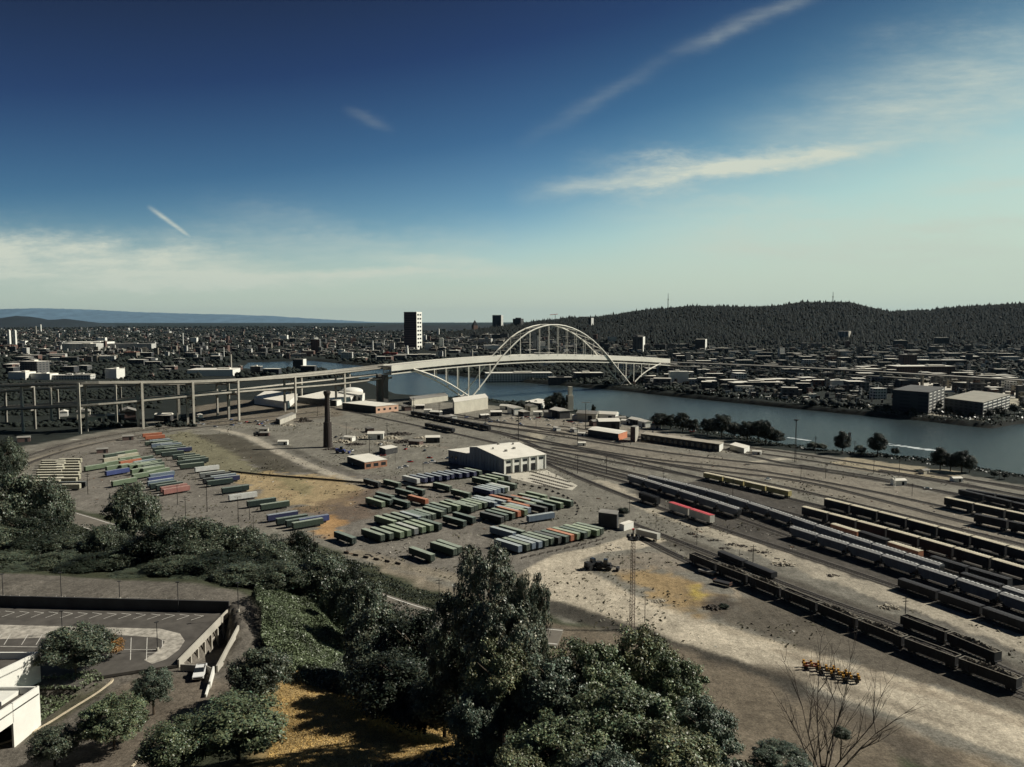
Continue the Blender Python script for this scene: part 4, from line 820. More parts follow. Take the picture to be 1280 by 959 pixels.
rail_sweep('lower_deck', 0, -9.5, 19, 1.6, STEELD, br)
for s in (-1, 1): rail_sweep('lower_girder', s * 10.2, -9.2, 1.0, 1.3, STEEL, br)
for i in range(0, len(dkf), 1):
    p = dkf[i]
    mb = MB()
    for s in (-1, 1): q = p + bn * s * 10.2; mb.box((q.x, q.y, q.z - 7.2), (.7, .7, 4.4))
    mb.tube(p + bn * 10.2 - Vector((0, 0, 7)), p - bn * 10.2 - Vector((0, 0, 7)), .4, n=4)
    mb.build('deck_post', STEELD, br)
AR = [(511, 461), (525, 465), (540, 471), (556, 479), (570, 488), (583, 496.5)], [(583, 496.5), (594, 483), (606, 467), (618, 449), (632, 434), (648, 419), (664, 410), (684, 405), (704, 408), (722, 416), (738, 428), (752, 443), (764, 459), (774, 471), (783, 481.5)], [(783, 481.5), (792, 471), (802, 463), (813, 457), (824, 452)]
arch = [fine([bpt(a, b) for a, b in q] if k == 0 else smooth([bpt(a, b) for a, b in q], 1), 26 if k == 1 else 8) for k, q in enumerate(AR)]
for s in (-1, 1):
    mb = MB()
    for q in arch:
        q = [p + bn * s * 11.5 for p in q]
        for a, b in zip(q[:-1], q[1:]): mb.tube(a, b + (b - a).normalized() * .3, 1.0, n=6)
    mb.build('arch_rib', STEEL, br)
for k, p in enumerate(arch[1]):
    dz = min(dkf, key=lambda d: (d.xy - p.xy).length).z
    if p.z > dz + 6 and k % 2 == 0:
        mb = MB(); mb.tube(p + bn * 11.5, p - bn * 11.5, .6, n=5); nx = arch[1][min(k + 2, len(arch[1]) - 1)]; mb.tube(p + bn * 11.5, nx - bn * 11.5, .4, n=4); mb.build('cross_brace', STEEL, br)
def interp_arch(q, xy):
    best = min(range(len(q)), key=lambda i: (q[i].xy - xy).length); return q[best]
for i in range(1, len(dkf) - 1, 2):
    d = dkf[i]; q = min((interp_arch(a, d.xy) for a in arch), key=lambda c: (c.xy - d.xy).length)
    if (q.xy - d.xy).length > 9: continue
    for s in (-1, 1):
        if q.z > d.z + 4: mb = MB(); mb.tube((d.x + bn.x * s * 11.5, d.y + bn.y * s * 11.5, d.z), (d.x + bn.x * s * 11.5, d.y + bn.y * s * 11.5, q.z), .22, n=4); mb.build('hanger', STEEL, br)
        elif q.z < d.z - 12: mb = MB(); mb.tube((d.x + bn.x * s * 11.5, d.y + bn.y * s * 11.5, d.z - 10), (d.x + bn.x * s * 11.5, d.y + bn.y * s * 11.5, q.z), .75, n=5); mb.build('column', STEEL, br)
for p in (BA, BB): mb = MB(); mb.box((p.x, p.y, -2), (14, 32, 7), math.atan2(bu.y, bu.x)); mb.build('pier_footing', CONC_D, br)
# river end tower pier
DARKCON = mat('concrete_dark', (.10, .095, .085), .9, .2, .1); p = P(478, 503, 0); mb = MB(); 
tp = thing('bridge_pier', 'massive dark concrete pier where the arch bridge begins', 'pier', (p.x, p.y, 0))
for s in (-1, 1): mb = MB(); mb.box((-bu.y * s * 7, bu.x * s * 7, 17), (7, 5, 38), math.atan2(bu.y, bu.x)); mb.build('leg', DARKCON, tp)
mb = MB(); mb.box((0, 0, 31), (5, 24, 4), math.atan2(bu.y, bu.x)); mb.build('crossbeam', DARKCON, tp)

# ------------------------------------------------------------------ viaducts on the left
def viaduct(label, piers, up, lo, w=15):
    t = thing('viaduct', label, 'viaduct'); U_, L_ = [], []
    for (px, pb), (ux, uy), (lx, ly) in zip(piers, up, lo): D = P(px, pb).y; U_.append(PD(ux, uy, D)); L_.append(PD(lx, ly, D))
    for nm, q, m in (('upper_deck', U_, CONC), ('lower_deck', L_, CONC)):
        q = fine(smooth(q, 2), 40); mb = MB(); mb.sweep(q, w - 2, 1.6, 0, -.4); mb.build(nm, mat('road_surface', (.10, .095, .085), .9, .2, .1), t)
        for s in (-1, 1):
            mb = MB(); qq = []
            for i, p in enumerate(q): d = q[min(i + 1, len(q) - 1)] - q[max(i - 1, 0)]; qq.append(p + Vector((-d.y, d.x, 0)).normalized() * s * w / 2)
            mb.sweep(qq, .7, 1.6, 0, .6); mb.build('edge_girder', CONC, t)
    for i in range(1, len(piers) - 1):
        b = P(*piers[i]); d = U_[i + 1] - U_[i - 1]; a = math.atan2(d.y, d.x); nn = Vector((-d.y, d.x, 0)).normalized() * (w / 2 + 1.2)
        for s in (-1, 1): mb = MB(); h = U_[i].z; mb.box((U_[i].x + s * nn.x, U_[i].y + s * nn.y, h / 2 - .5), (2.1, 1.7, h + 1), a); mb.build('pier', CONC if s < 0 else CONC_D, t)
        mb = MB(); mb.box((U_[i].x, U_[i].y, U_[i].z - 3.0), (2.2, w + 1, 1.8), a); mb.box((L_[i].x, L_[i].y, L_[i].z - 3.2), (2.2, w + 1, 1.8), a); mb.build('pier_cap', CONC_D, t)
viaduct('long double-deck concrete viaduct on tall pillars at the left', [(-60, 540), (34, 538), (102, 541), (174, 535), (237, 530), (291, 525), (362, 515), (425, 507), (486, 502)],
        [(-60, 484), (34, 480), (102, 478), (174, 477.5), (237, 477), (291, 475), (362, 471), (425, 465), (486, 458)], [(-60, 512), (34, 509), (102, 506), (174, 500), (237, 494), (291, 489), (362, 484), (425, 479), (486, 471)])
viaduct('lower concrete viaduct running behind the tall pillared one', [(-80, 528), (0, 529), (67, 528), (147, 527), (222, 525), (278, 520), (370, 500), (432, 489), (486, 486)],
        [(-80, 497), (0, 488), (67, 484), (147, 480.5), (222, 479.5), (278, 477), (370, 468), (432, 462), (486, 455)], [(-80, 514), (0, 509), (67, 505), (147, 499), (222, 494), (278, 488), (370, 478), (432, 472), (486, 466)], 13)

# ------------------------------------------------------------------ buildings of the yard
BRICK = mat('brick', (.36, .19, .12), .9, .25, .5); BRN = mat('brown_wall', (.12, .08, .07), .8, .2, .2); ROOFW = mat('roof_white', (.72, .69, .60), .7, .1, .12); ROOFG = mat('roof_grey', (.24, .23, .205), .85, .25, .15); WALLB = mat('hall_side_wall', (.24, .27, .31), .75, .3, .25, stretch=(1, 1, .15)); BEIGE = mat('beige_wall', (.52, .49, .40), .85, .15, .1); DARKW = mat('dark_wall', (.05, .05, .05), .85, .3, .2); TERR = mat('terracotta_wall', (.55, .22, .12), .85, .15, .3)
BLACKM = mat('opening_dark', (.012, .013, .015), .8)
# white hall
a0, b0, c0 = P(559.5 + 1, 578, 0), P(630, 592.5, 0), P(681, 585.5, 0)
ex = (c0 - b0); hw = ex.length; ex.normalize(); ey = (a0 - b0); hd = ey.length; ey.normalize()
hall = thing('engine_hall', 'white roofed engine hall with four dark doors and blue-grey side wall', 'building', b0)
def hp(u, v, z): q = ex * u + ey * v; return (q.x, q.y, z)
HM = 11.5; mid_ = .60
def hq(mb, pts, mi=0): mb.add([hp(*p) for p in pts], [tuple(range(len(pts)))], mi)
HE, HR = 10.5, 15.5; v1 = hd * .44; v2 = hd * .60
mb = MB()
hq(mb, [(0, 0, 0), (0, hd, 0), (0, hd, HE - 1), (0, v2, HE - 1), (0, v2, HR - 1.2), (0, v2 - 9, HR), (0, 0, HE)])
hq(mb, [(hw, 0, 0), (hw, 0, HE), (hw, v2 - 9, HR), (hw, v2, HR - 1.2), (hw, v2, HE - 1), (hw, hd, HE - 1), (hw, hd, 0)]); hq(mb, [(0, v2, HE - 1), (hw, v2, HE - 1), (hw, v2, HR - 1.2), (0, v2, HR - 1.2)]); hq(mb, [(0, hd, 0), (hw, hd, 0), (hw, hd, HE - 1), (0, hd, HE - 1)])
for k in range(19):
    v = 1 + k * (hd - 2) / 18; zz = HE if v < 4 else (HE + (HR - HE) * (v / (v2 - 9)) if v < v2 - 9 else (HR - .8 if v < v2 else HE - 1)); q = ey * v - ex * .18; mb.box((q.x, q.y, min(zz, HR) / 2 - .2), (.35, .5, min(zz, HR) - .4), math.atan2(ex.y, ex.x))
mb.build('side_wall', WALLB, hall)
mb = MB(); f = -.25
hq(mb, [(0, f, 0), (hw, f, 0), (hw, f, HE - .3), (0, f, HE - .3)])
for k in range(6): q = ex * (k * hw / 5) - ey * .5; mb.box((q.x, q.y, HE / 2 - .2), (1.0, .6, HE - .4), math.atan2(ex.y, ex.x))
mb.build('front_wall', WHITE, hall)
mb = MB(); hq(mb, [(-.8, -1.2, HE - .25), (hw + .8, -1.2, HE - .25), (hw + .8, v2 - 9, HR + .12), (-.8, v2 - 9, HR + .12)]); hq(mb, [(-.8, v2 - 9, HR + .12), (hw + .8, v2 - 9, HR + .12), (hw + .8, v2 + .4, HR - 1.0), (-.8, v2 + .4, HR - 1.0)]); hq(mb, [(-.6, v2, HE - .9), (hw + .6, v2, HE - .9), (hw + .6, hd + .6, HE - 1.0), (-.6, hd + .6, HE - 1.0)])
mb.build('roof', ROOFW, hall)
for (u, v, s) in [(hw * .35, 13, 1.6), (hw * .62, 16, 1.6), (hw * .8, v2 - 12, 1.0), (hw * .5, v2 - 9, 1.2), (hw * .2, 20, .9)]: q = ex * u + ey * v; mb = MB(); mb.box((q.x, q.y, HE + (HR - HE) * v / (v2 - 9) + .6), (s, s, 1.4), .5); mb.build('roof_vent', ROOFG, hall)
for k in range(4):
    q = ex * ((k + .5) * hw / 5) - ey * .3; a = math.atan2(ex.y, ex.x); mb = MB(); mb.box((q.x, q.y, 2.5), (3.6, .3, 5), a); mb.build('door', BLACKM, hall)
for k in range(5):
    q = ex * ((k + .5) * hw / 5) - ey * .3; mb = MB(); mb.box((q.x, q.y, 7.9), (3.6, .3, 1.5), math.atan2(ex.y, ex.x)); mb.build('window', GLASS, hall)
for v in (hd - 4, hd - 9): q = ey * v - ex * .1; mb = MB(); mb.box((q.x, q.y, 4.6), (.3, 2.6, 2.2), math.atan2(ex.y, ex.x)); mb.build('window', GLASS, hall)
pad = MB(); pq = [P(x, y) for x, y in [(633, 593), (684, 588), (722, 607), (715, 613), (672, 606), (640, 598)]]; pad.quadprism([q.xy for q in pq][::-1] if False else [q.xy for q in pq[::-1]], .0, .06); struct(pad.build('concrete_apron', mat('apron_concrete', (.50, .47, .39), .9, .25, .3)))
for k, (x0, y0, x1, y1) in enumerate([(664, 590, 716, 604), (664, 594, 718, 609), (662, 598, 712, 611), (666, 602, 704, 613)]):
    TRK['t%d' % (30 + k)] = [(x0, y0), ((x0 + x1) / 2, (y0 + y1) / 2), (x1, y1)]
    pts = resample(pline(TRK['t%d' % (30 + k)]), 2.2); mb = MB()
    for i in range(len(pts) - 1): d = pts[i + 1] - pts[i]; mb.box((pts[i].x, pts[i].y, .14), (.9, 2.6, .12), math.atan2(d.y, d.x))
    t = struct(link('apron_track', None)); struct(mb.build('sleepers', TIE, t))
    for s in (-.74, .74):
        d = (pts[-1] - pts[0]).normalized(); nn = Vector((-d.y, d.x, 0)) * s; mb = MB(); mb.sweep([pts[0] + nn, pts[-1] + nn], .1, .15, 0, .35); struct(mb.build('rail', RAIL, t))
# general box building whose near corner, left end and right end stand at given pixels
def block(name, label, L, C, Rr, h, wall, roof, cat='building', group=None, side=None, windows=None, pz=0.0, dep=None, gable=0, par=0.5, winm=None):
    l, c, r = P(*L, pz), P(*C, pz), P(*Rr, pz); d = l + r - c; t = thing(name, label, cat, c, 0, group); q = [(v - c).xy for v in (c, r, d, l)]
    n = len(q); hz = h
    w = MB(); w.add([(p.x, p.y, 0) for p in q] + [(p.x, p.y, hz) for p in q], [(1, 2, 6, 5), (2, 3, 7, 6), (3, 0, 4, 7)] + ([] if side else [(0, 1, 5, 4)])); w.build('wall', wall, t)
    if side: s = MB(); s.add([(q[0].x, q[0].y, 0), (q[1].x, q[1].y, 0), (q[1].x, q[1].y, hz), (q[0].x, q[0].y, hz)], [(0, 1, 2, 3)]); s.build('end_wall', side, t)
    rf = MB(); ctr = sum(q, Vector((0, 0))) / 4; e = [ctr + (p - ctr) * 1.015 for p in q]
    if gable:
        a = (e[0] + e[1]) / 2; b = (e[3] + e[2]) / 2; z = hz + gable
        if gable < 0: a = (e[0] + e[3]) / 2; b = (e[1] + e[2]) / 2; z = hz - gable
        V = [(p.x, p.y, hz + .02) for p in e] + [(a.x, a.y, z), (b.x, b.y, z)]
        rf.add(V, [(1, 2, 5, 4), (3, 0, 4, 5), (0, 1, 4), (2, 3, 5)] if gable > 0 else [(0, 1, 5, 4), (2, 3, 4, 5), (1, 2, 5), (3, 0, 4)])
    else:
        rf.add([(p.x, p.y, hz + .01) for p in e] + [(p.x, p.y, hz + .25) for p in e], [(4, 5, 6, 7), (0, 1, 5, 4), (1, 2, 6, 5), (2, 3, 7, 6), (3, 0, 4, 7)])
    rf.build('roof', roof, t)
    if windows:
        for face, cols, rows, wf, hf in windows:
            A_, B_ = (q[3], q[0]) if face == 'l' else (q[0], q[1]); d_ = (B_ - A_); Lf = d_.length; d_ /= Lf; nn = Vector((d_.y, -d_.x)); ang = math.atan2(d_.y, d_.x)
            for rr_ in range(rows):
                if cols * rows > 40:
                    m2 = MB()
                    for cc_ in range(cols): p = A_ + d_ * ((cc_ + .5) * Lf / cols) + nn * .02; m2.box((p.x, p.y, (rr_ + .5) * h / rows), (Lf / cols * wf, .14, h / rows * hf), ang)
                    m2.build('window_row', winm or GLASS, t)
                else:
                    for cc_ in range(cols): m2 = MB(); p = A_ + d_ * ((cc_ + .5) * Lf / cols) + nn * .02; m2.box((p.x, p.y, (rr_ + .5) * h / rows), (Lf / cols * wf, .14, h / rows * hf), ang); m2.build('window', winm or GLASS, t)
    return t
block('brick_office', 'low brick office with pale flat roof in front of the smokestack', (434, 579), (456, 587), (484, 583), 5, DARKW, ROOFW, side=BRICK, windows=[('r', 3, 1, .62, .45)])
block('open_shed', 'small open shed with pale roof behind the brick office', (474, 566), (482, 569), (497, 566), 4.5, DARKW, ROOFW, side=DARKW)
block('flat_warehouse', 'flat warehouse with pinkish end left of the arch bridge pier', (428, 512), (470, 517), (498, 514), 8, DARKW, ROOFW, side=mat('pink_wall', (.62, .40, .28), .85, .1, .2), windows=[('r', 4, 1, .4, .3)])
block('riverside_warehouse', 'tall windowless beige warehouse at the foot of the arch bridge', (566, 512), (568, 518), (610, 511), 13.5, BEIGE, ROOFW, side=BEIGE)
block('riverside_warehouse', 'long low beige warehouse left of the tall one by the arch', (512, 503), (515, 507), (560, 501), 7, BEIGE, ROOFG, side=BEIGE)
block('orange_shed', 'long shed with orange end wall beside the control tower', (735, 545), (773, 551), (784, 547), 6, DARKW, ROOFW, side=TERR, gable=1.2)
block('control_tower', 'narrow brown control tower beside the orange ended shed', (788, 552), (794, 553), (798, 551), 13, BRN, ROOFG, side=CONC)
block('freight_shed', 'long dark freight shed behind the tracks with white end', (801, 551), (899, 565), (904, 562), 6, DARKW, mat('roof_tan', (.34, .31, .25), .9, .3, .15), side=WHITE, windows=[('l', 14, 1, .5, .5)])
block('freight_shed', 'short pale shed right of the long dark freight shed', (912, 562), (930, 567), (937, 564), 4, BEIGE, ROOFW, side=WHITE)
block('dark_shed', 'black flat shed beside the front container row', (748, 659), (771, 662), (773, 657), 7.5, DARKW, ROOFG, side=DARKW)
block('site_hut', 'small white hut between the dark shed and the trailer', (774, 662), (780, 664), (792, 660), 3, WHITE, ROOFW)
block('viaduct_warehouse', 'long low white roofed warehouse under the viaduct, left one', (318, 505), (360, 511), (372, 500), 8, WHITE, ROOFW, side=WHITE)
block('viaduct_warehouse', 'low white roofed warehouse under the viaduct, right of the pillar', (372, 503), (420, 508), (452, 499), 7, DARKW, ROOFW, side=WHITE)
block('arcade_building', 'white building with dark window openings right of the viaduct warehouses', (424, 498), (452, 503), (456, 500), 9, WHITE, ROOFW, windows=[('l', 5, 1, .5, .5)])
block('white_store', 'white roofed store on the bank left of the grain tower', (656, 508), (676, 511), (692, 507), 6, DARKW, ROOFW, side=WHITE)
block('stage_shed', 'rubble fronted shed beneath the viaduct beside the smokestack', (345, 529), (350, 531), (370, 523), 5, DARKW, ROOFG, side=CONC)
# grain tower
g0 = P(712, 513); gt = thing('grain_tower', 'narrow pale silo tower on the near river bank', 'tower', g0)
mb = MB(); mb.box((0, 0, 9), (6.5, 8, 18), .3); mb.build('wall', BEIGE, gt); mb = MB(); mb.box((.5, 0, 23), (4, 5, 10), .3); mb.build('head_house', BEIGE, gt); mb = MB(); mb.tube((-3, 0, 28), (-3, 0, 35), .4, .1, 5); mb.build('spout', DKM, gt)
# smokestack: square base, tapering round shaft, flared crown
s0 = P(410, 559); sk = thing('smokestack', 'dark brick smokestack with flared top in front of the viaduct', 'chimney', s0); SKM = mat('stack_brick', (.055, .045, .04), .9, .3, 1)
mb = MB(); mb.tube((0, 0, 0), (0, 0, 21), 3.9, 3.3, 20); mb.build('base', SKM, sk); mb = MB(); mb.tube((0, 0, 21), (0, 0, 43), 2.4, 2.0, 20); mb.build('shaft', SKM, sk); mb = MB(); mb.tube((0, 0, 43), (0, 0, 45.4), 2.2, 3.1, 20); mb.tube((0, 0, 45.4), (0, 0, 47), 3.1, 2.7, 20); mb.build('crown_ring', SKM, sk)
mb = MB()
for k in range(20): mb.box((3.75 if k < 9 else 2.45 - (k - 9) * .02, -.9, 4 + k * 2), (.25, .5, 1.2))
mb.build('ladder', LGT, sk)
# white gas tank
q0 = P(440, 497); tk = thing('gas_tank', 'pale round topped tank beside the bridge pier', 'tank', q0)
mb = MB(); mb.tube((0, 0, 0), (0, 0, 9), 15, 15, 28); mb.build('wall', WHITE, tk)
mb = MB(); vs = [(0, 0, 14)]; fs = []
for j in range(1, 6):
    for i in range(28): a = i / 28 * 6.2832; t_ = j / 5; vs.append((15 * math.sin(t_ * 1.57) * math.cos(a), 15 * math.sin(t_ * 1.57) * math.sin(a), 9 + 5 * math.cos(t_ * 1.57)))
for i in range(28):
    fs.append((0, 1 + i, 1 + (i + 1) % 28))
    for j in range(4): b_ = 1 + j * 28; fs.append((b_ + i, b_ + 28 + i, b_ + 28 + (i + 1) % 28, b_ + (i + 1) % 28))
mb.add(vs, fs); mb.build('dome', WHITE, tk)
# lattice light mast
lm0 = P(790, 786); lm = thing('lattice_light_mast', 'tall lattice floodlight mast rising above the maples', 'light mast', lm0)
LAT = mat('mast_steel', (.22, .17, .14), .6); MH = 31; mb = MB()
for a in range(3):
    th = a * 2.094 + .3; mb.tube((1.0 * math.cos(th), 1.0 * math.sin(th), -1), (.75 * math.cos(th), .75 * math.sin(th), MH), .11, .09, 5)
mb.build('legs', LAT, lm); mb = MB()
for k in range(26):
    z = k * MH / 26; r_ = 1.0 - .25 * z / MH
    for a in range(3): t0, t1 = a * 2.094 + .3, (a + 1) * 2.094 + .3; p_, q_ = Vector((r_ * math.cos(t0), r_ * math.sin(t0), z)), Vector((r_ * math.cos(t1), r_ * math.sin(t1), z + MH / 26)); mb.tube(p_, q_, .05, n=3); mb.tube(p_, (q_.x, q_.y, z), .05, n=3)
mb.build('lattice', LAT, lm)
mb = MB(); mb.tube((0, 0, MH), (0, 0, MH + .5), 1.9, 1.9, 12); mb.tube((0, 0, MH + .5), (0, 0, MH + 3.6), .3, .2, 5); mb.build('platform', DKM, lm)
for a in range(8): mb = MB(); th = a * .785; mb.box((2.0 * math.cos(th), 2.0 * math.sin(th), MH + 1.2), (.5, .9, .8), th); mb.build('floodlight', DKM, lm)
mb = MB(); mb.box((0, 0, MH + 3.6), (.7, .7, .5)); mb.build('beacon', mat('beacon_red', (.6, .03, .05), .4), lm)
# poles
def mk_pole(arm):
    def f():
        t = thing('utility_pole', 'x', 'pole'); mb = MB(); mb.tube((0, 0, -1), (0, 0, 10), .17, .11, 6); mb.build('post', mat('pole_wood', (.045, .04, .034), .9), t)
        mb = MB()
        if arm == 'T': mb.box((0, 0, 9.3), (2.4, .16, .16)); mb.box((0, 0, 8.3), (2.0, .16, .16)); mb.build('crossarm', DKM, t)
        else: mb.box((-.9, 0, 9.95), (1.0, .35, .2)); mb.box((.9, 0, 9.95), (1.0, .35, .2)); mb.box((0, 0, 9.9), (1.2, .08, .08)); mb.build('lamp_head', CONC, t)
        return t
    return Maker(f)
MT, ML = mk_pole('T'), mk_pole('L')
PO = [(787, 641, 620, 'T', 'beside the dark shed'), (820, 660, 642, 'T', 'on the gravel road edge left of the red roofed wagons'), (871, 681, 659, 'T', 'below the red roofed wagons'), (941, 712, 681, 'T', 'between gravel road and open train'), (924, 702, 687, 'L', 'by the first open wagons'), (806, 778, 745, 'L', 'beside the foot of the lattice mast'),
      (916, 621, 598, 'T', 'in front of the yellow train'), (829, 606, 589, 'T', 'by the far end of the hopper rows'), (722, 592, 568, 'T', 'right of the white hall'), (648, 551, 521, 'T', 'behind the white hall, tall'), (670, 535, 519, 'T', 'right behind the white hall'), (715, 543, 520, 'T', 'left of the orange shed'), (722, 556, 530, 'T', 'second left of the orange shed'),
      (732, 536, 503, 'L', 'tall, left of the orange shed'), (745, 540, 517, 'T', 'right behind the orange shed'), (779, 563, 549, 'T', 'in front of the orange end wall'), (788, 556, 536, 'T', 'against the control tower'), (1019, 567, 545, 'T', 'right of the signal mast'), (1068, 571, 551, 'T', 'between two bank trees'), (1092, 592, 574, 'T', 'in front of the tall bank tree'), (1124, 591, 574, 'T', 'right of the tall bank tree'),
      (1249, 600, 587, 'T', 'near the right edge on the bank'), (1131, 784, 745, 'T', 'at the start of the short open train'), (434, 701, 679, 'L', 'by the lone left container'), (549, 758, 723, 'T', 'left of the tallest tree'), (69, 618, 592, 'T', 'in front of the long pale stack'), (110, 618, 591, 'T', 'right of the long pale stack'), (198, 632, 622, 'L', 'by the lone tree'), (222, 631, 606, 'L', 'below the red topped containers'),
      (232, 645, 620, 'T', 'right below the red topped containers'), (259, 640, 607, 'L', 'left of the navy group'), (298, 653, 621, 'L', 'below the white ribbed container'), (312, 650, 626, 'T', 'right below the white ribbed container'), (317, 665, 645, 'L', 'at the bluff edge of the left yard'), (392, 683, 663, 'T', 'under the lettered blue container'), (529, 590, 577, 'T', 'before the navy row'), (462, 572, 545, 'T', 'on the brick office'),
      (494, 578, 564, 'L', 'right of the brick office'), (433, 545, 528, 'L', 'right of the smokestack'), (397, 520, 505, 'T', 'left of the smokestack'), (484, 553, 528, 'T', 'among the scrap heaps'), (517, 520, 497, 'T', 'by the long beige warehouse'), (549, 523, 503, 'T', 'left of the tall beige warehouse'), (581, 530, 517, 'T', 'before the tall beige warehouse'), (607, 538, 518, 'T', 'right of the tall beige warehouse'), (625, 536, 519, 'T', 'second right of the tall beige warehouse'),
      (758, 593, 570, 'T', 'in the bare ground between the tracks'), (1001, 600, 583, 'T', 'between the back tracks'), (1032, 598, 580, 'T', 'right between the back tracks'), (1140, 620, 604, 'T', 'on the far track bank')]
for px, yb, yt, k, w in PO:
    p = P(px, yb); h = PD(px, yt, p.y).z; s = max(.5, h / 10); (MT if k == 'T' else ML).put((p.x, p.y, 0), R.uniform(-.3, .3), f'{"slim pole with crossarms" if k == "T" else "pole with twin lamp heads"} {w}', 'poles about the rail yard', (max(s, .8) * 1.0, max(s, .8) * 1.0, s))
# signal masts
for px, yb, yt, l in [(994, 578, 524, 'tall signal mast with round head before the river'), (1118, 609, 596, 'short white mast beside the white relay hut')]:
    p = P(px, yb); h = PD(px, yt, p.y).z; t = thing('signal_mast', l, 'mast', p); mb = MB()
    for a in range(3): mb.tube((.7 * math.cos(a * 2.1), .7 * math.sin(a * 2.1), 0), (.35 * math.cos(a * 2.1), .35 * math.sin(a * 2.1), h - 1), .12, n=4)
    for k in range(int(h / 2)): mb.tube((.6, 0, k * 2), (-.4, .5, k * 2 + 2), .07, n=3); mb.tube((-.4, .5, k * 2), (-.3, -.5, k * 2 + 2), .07, n=3)
    mb.build('post', DKM if h > 15 else WHITE, t); mb = MB(); mb.tube((0, 0, h - 1), (0, 0, h - .2), 1.8 if h > 15 else .6, 1.8 if h > 15 else .6, 10); mb.build('head', DKM if h > 15 else WHITE, t)
    if h > 15: mb = MB(); mb.tube((0, 0, h), (0, 0, h + 3), .1, .05, 4); mb.build('antenna', DKM, t)

# ------------------------------------------------------------------ clutter about the yard
def mk_car(c, nm):
    def f():
        t = thing('parked_car', 'x', 'car'); b = MB(); b.add([(-2.2, -.9, .35), (2.2, -.9, .35), (2.2, .9, .35), (-2.2, .9, .35), (-2.2, -.88, .95), (2.2, -.85, .8), (2.2, .85, .8), (-2.2, .88, .95), ], [(3, 2, 1, 0), (4, 5, 6, 7), (0, 1, 5, 4), (1, 2, 6, 5), (2, 3, 7, 6), (3, 0, 4, 7)]); b.build('body', paint('car_' + nm, c, .05), t)
        b = MB(); b.box((-.3, 0, 1.18), (2.5, 1.55, .55), 0, 0, (.68, .85)); b.build('cabin', GLASS, t)
        for x in (-1.35, 1.35):
            for y in (-.8, .8): w = MB(); w.tube((x, y - .1, .33), (x, y + .1, .33), .33, n=10); w.build('wheel', DKM, t)
        return t
    return Maker(f)
MC = {k: mk_car(v, k) for k, v in dict(white=(.7, .7, .68), silver=(.4, .4, .4), black=(.02, .02, .02), red=(.35, .04, .03), blue=(.05, .09, .25)).items()}
CARS = [(560, 574, 'white'), (572, 576, 'silver'), (540, 577, 'black'), (533, 580, 'silver'), (507, 584, 'white'), (500, 586, 'white'), (537, 573, 'red'), (563, 571, 'black'), (420, 547, 'black'), (427, 549, 'silver'), (433, 546, 'white'), (325, 543, 'black'), (640, 523, 'white'), (652, 524, 'silver'), (663, 525, 'white'), (673, 523, 'red'), (684, 526, 'white'), (693, 525, 'silver'), (705, 527, 'black'), (718, 530, 'white'),
        (726, 529, 'silver'), (741, 532, 'white'), (752, 528, 'white'), (763, 531, 'silver'), (776, 533, 'white'), (786, 531, 'blue'), (802, 536, 'white'), (816, 541, 'silver'), (834, 543, 'white'), (852, 547, 'silver'), (858, 553, 'white'), (650, 530, 'blue'), (612, 524, 'white'), (622, 527, 'silver'), (35, 548, 'white'), (150, 532, 'silver'), (300, 530, 'white'), (312, 529, 'black'), (290, 532, 'blue'), (330, 533, 'silver'), (341, 531, 'white'), (320, 527, 'white'), (1160, 612, 'white'), (960, 600, 'white'), (1246, 690, 'white')]
CARS += [(round(R.uniform(*a)), round(R.uniform(*b)), R.choice(['white', 'white', 'silver', 'black', 'red', 'blue'])) for a, b, n in [((640, 720), (519, 535), 14), ((720, 870), (527, 548), 18), ((440, 545), (556, 588), 12), ((240, 350), (524, 534), 12), ((560, 640), (518, 530), 8)] for _ in range(n)]
for i, (x, y, c) in enumerate(sorted(CARS)):
    p = P(x, y); nb = min(((abs(x - q[0]) + abs(y - q[1]) * 3, n) for q, n in [((550, 575), 'beside the white hall'), ((505, 584), 'by the brick office'), ((425, 548), 'by the smokestack'), ((320, 530), 'under the viaduct warehouses'), ((660, 524), 'by the white river store'), ((740, 530), 'behind the orange ended shed'), ((830, 542), 'behind the long freight shed'), ((90, 540), 'under the left end of the viaduct'), ((1150, 620), 'out among the back tracks'), ((617, 525), 'right of the tall beige warehouse')]))[1]
    MC[c].put((p.x, p.y, 0), R.uniform(-.6, .6) if i % 3 else 1.4, f'tiny {c} car {nb}, {ordw(i + 1)} yard car from left', 'cars about the yard')
def mk_hut(w, rf, nm, L=8, W=5, h=3.2, g=1.0):
    def f():
        t = thing('small_shed', 'x', 'shed'); b = MB(); b.box((0, 0, h / 2), (L, W, h)); b.build('wall', w, t); r = MB(); x, y = L / 2 + .3, W / 2 + .3
        r.add([(-x, -y, h), (x, -y, h), (x, y, h), (-x, y, h), (-x, 0, h + g), (x, 0, h + g)], [(0, 1, 5, 4), (2, 3, 4, 5), (1, 2, 5), (3, 0, 4), (3, 2, 1, 0)]); r.build('roof', rf, t)
        d = MB(); d.box((L * .2, -W / 2 - .03, 1.2), (1.6, .1, 2.4)); d.build('door', BLACKM, t); return t
    return Maker(f)
MHU = [mk_hut(WHITE, ROOFW, 'w'), mk_hut(DARKW, ROOFW, 'd'), mk_hut(BRN, ROOFG, 'b'), mk_hut(BEIGE, ROOFG, 'c')]; HN = ['white', 'dark walled', 'brown', 'beige']
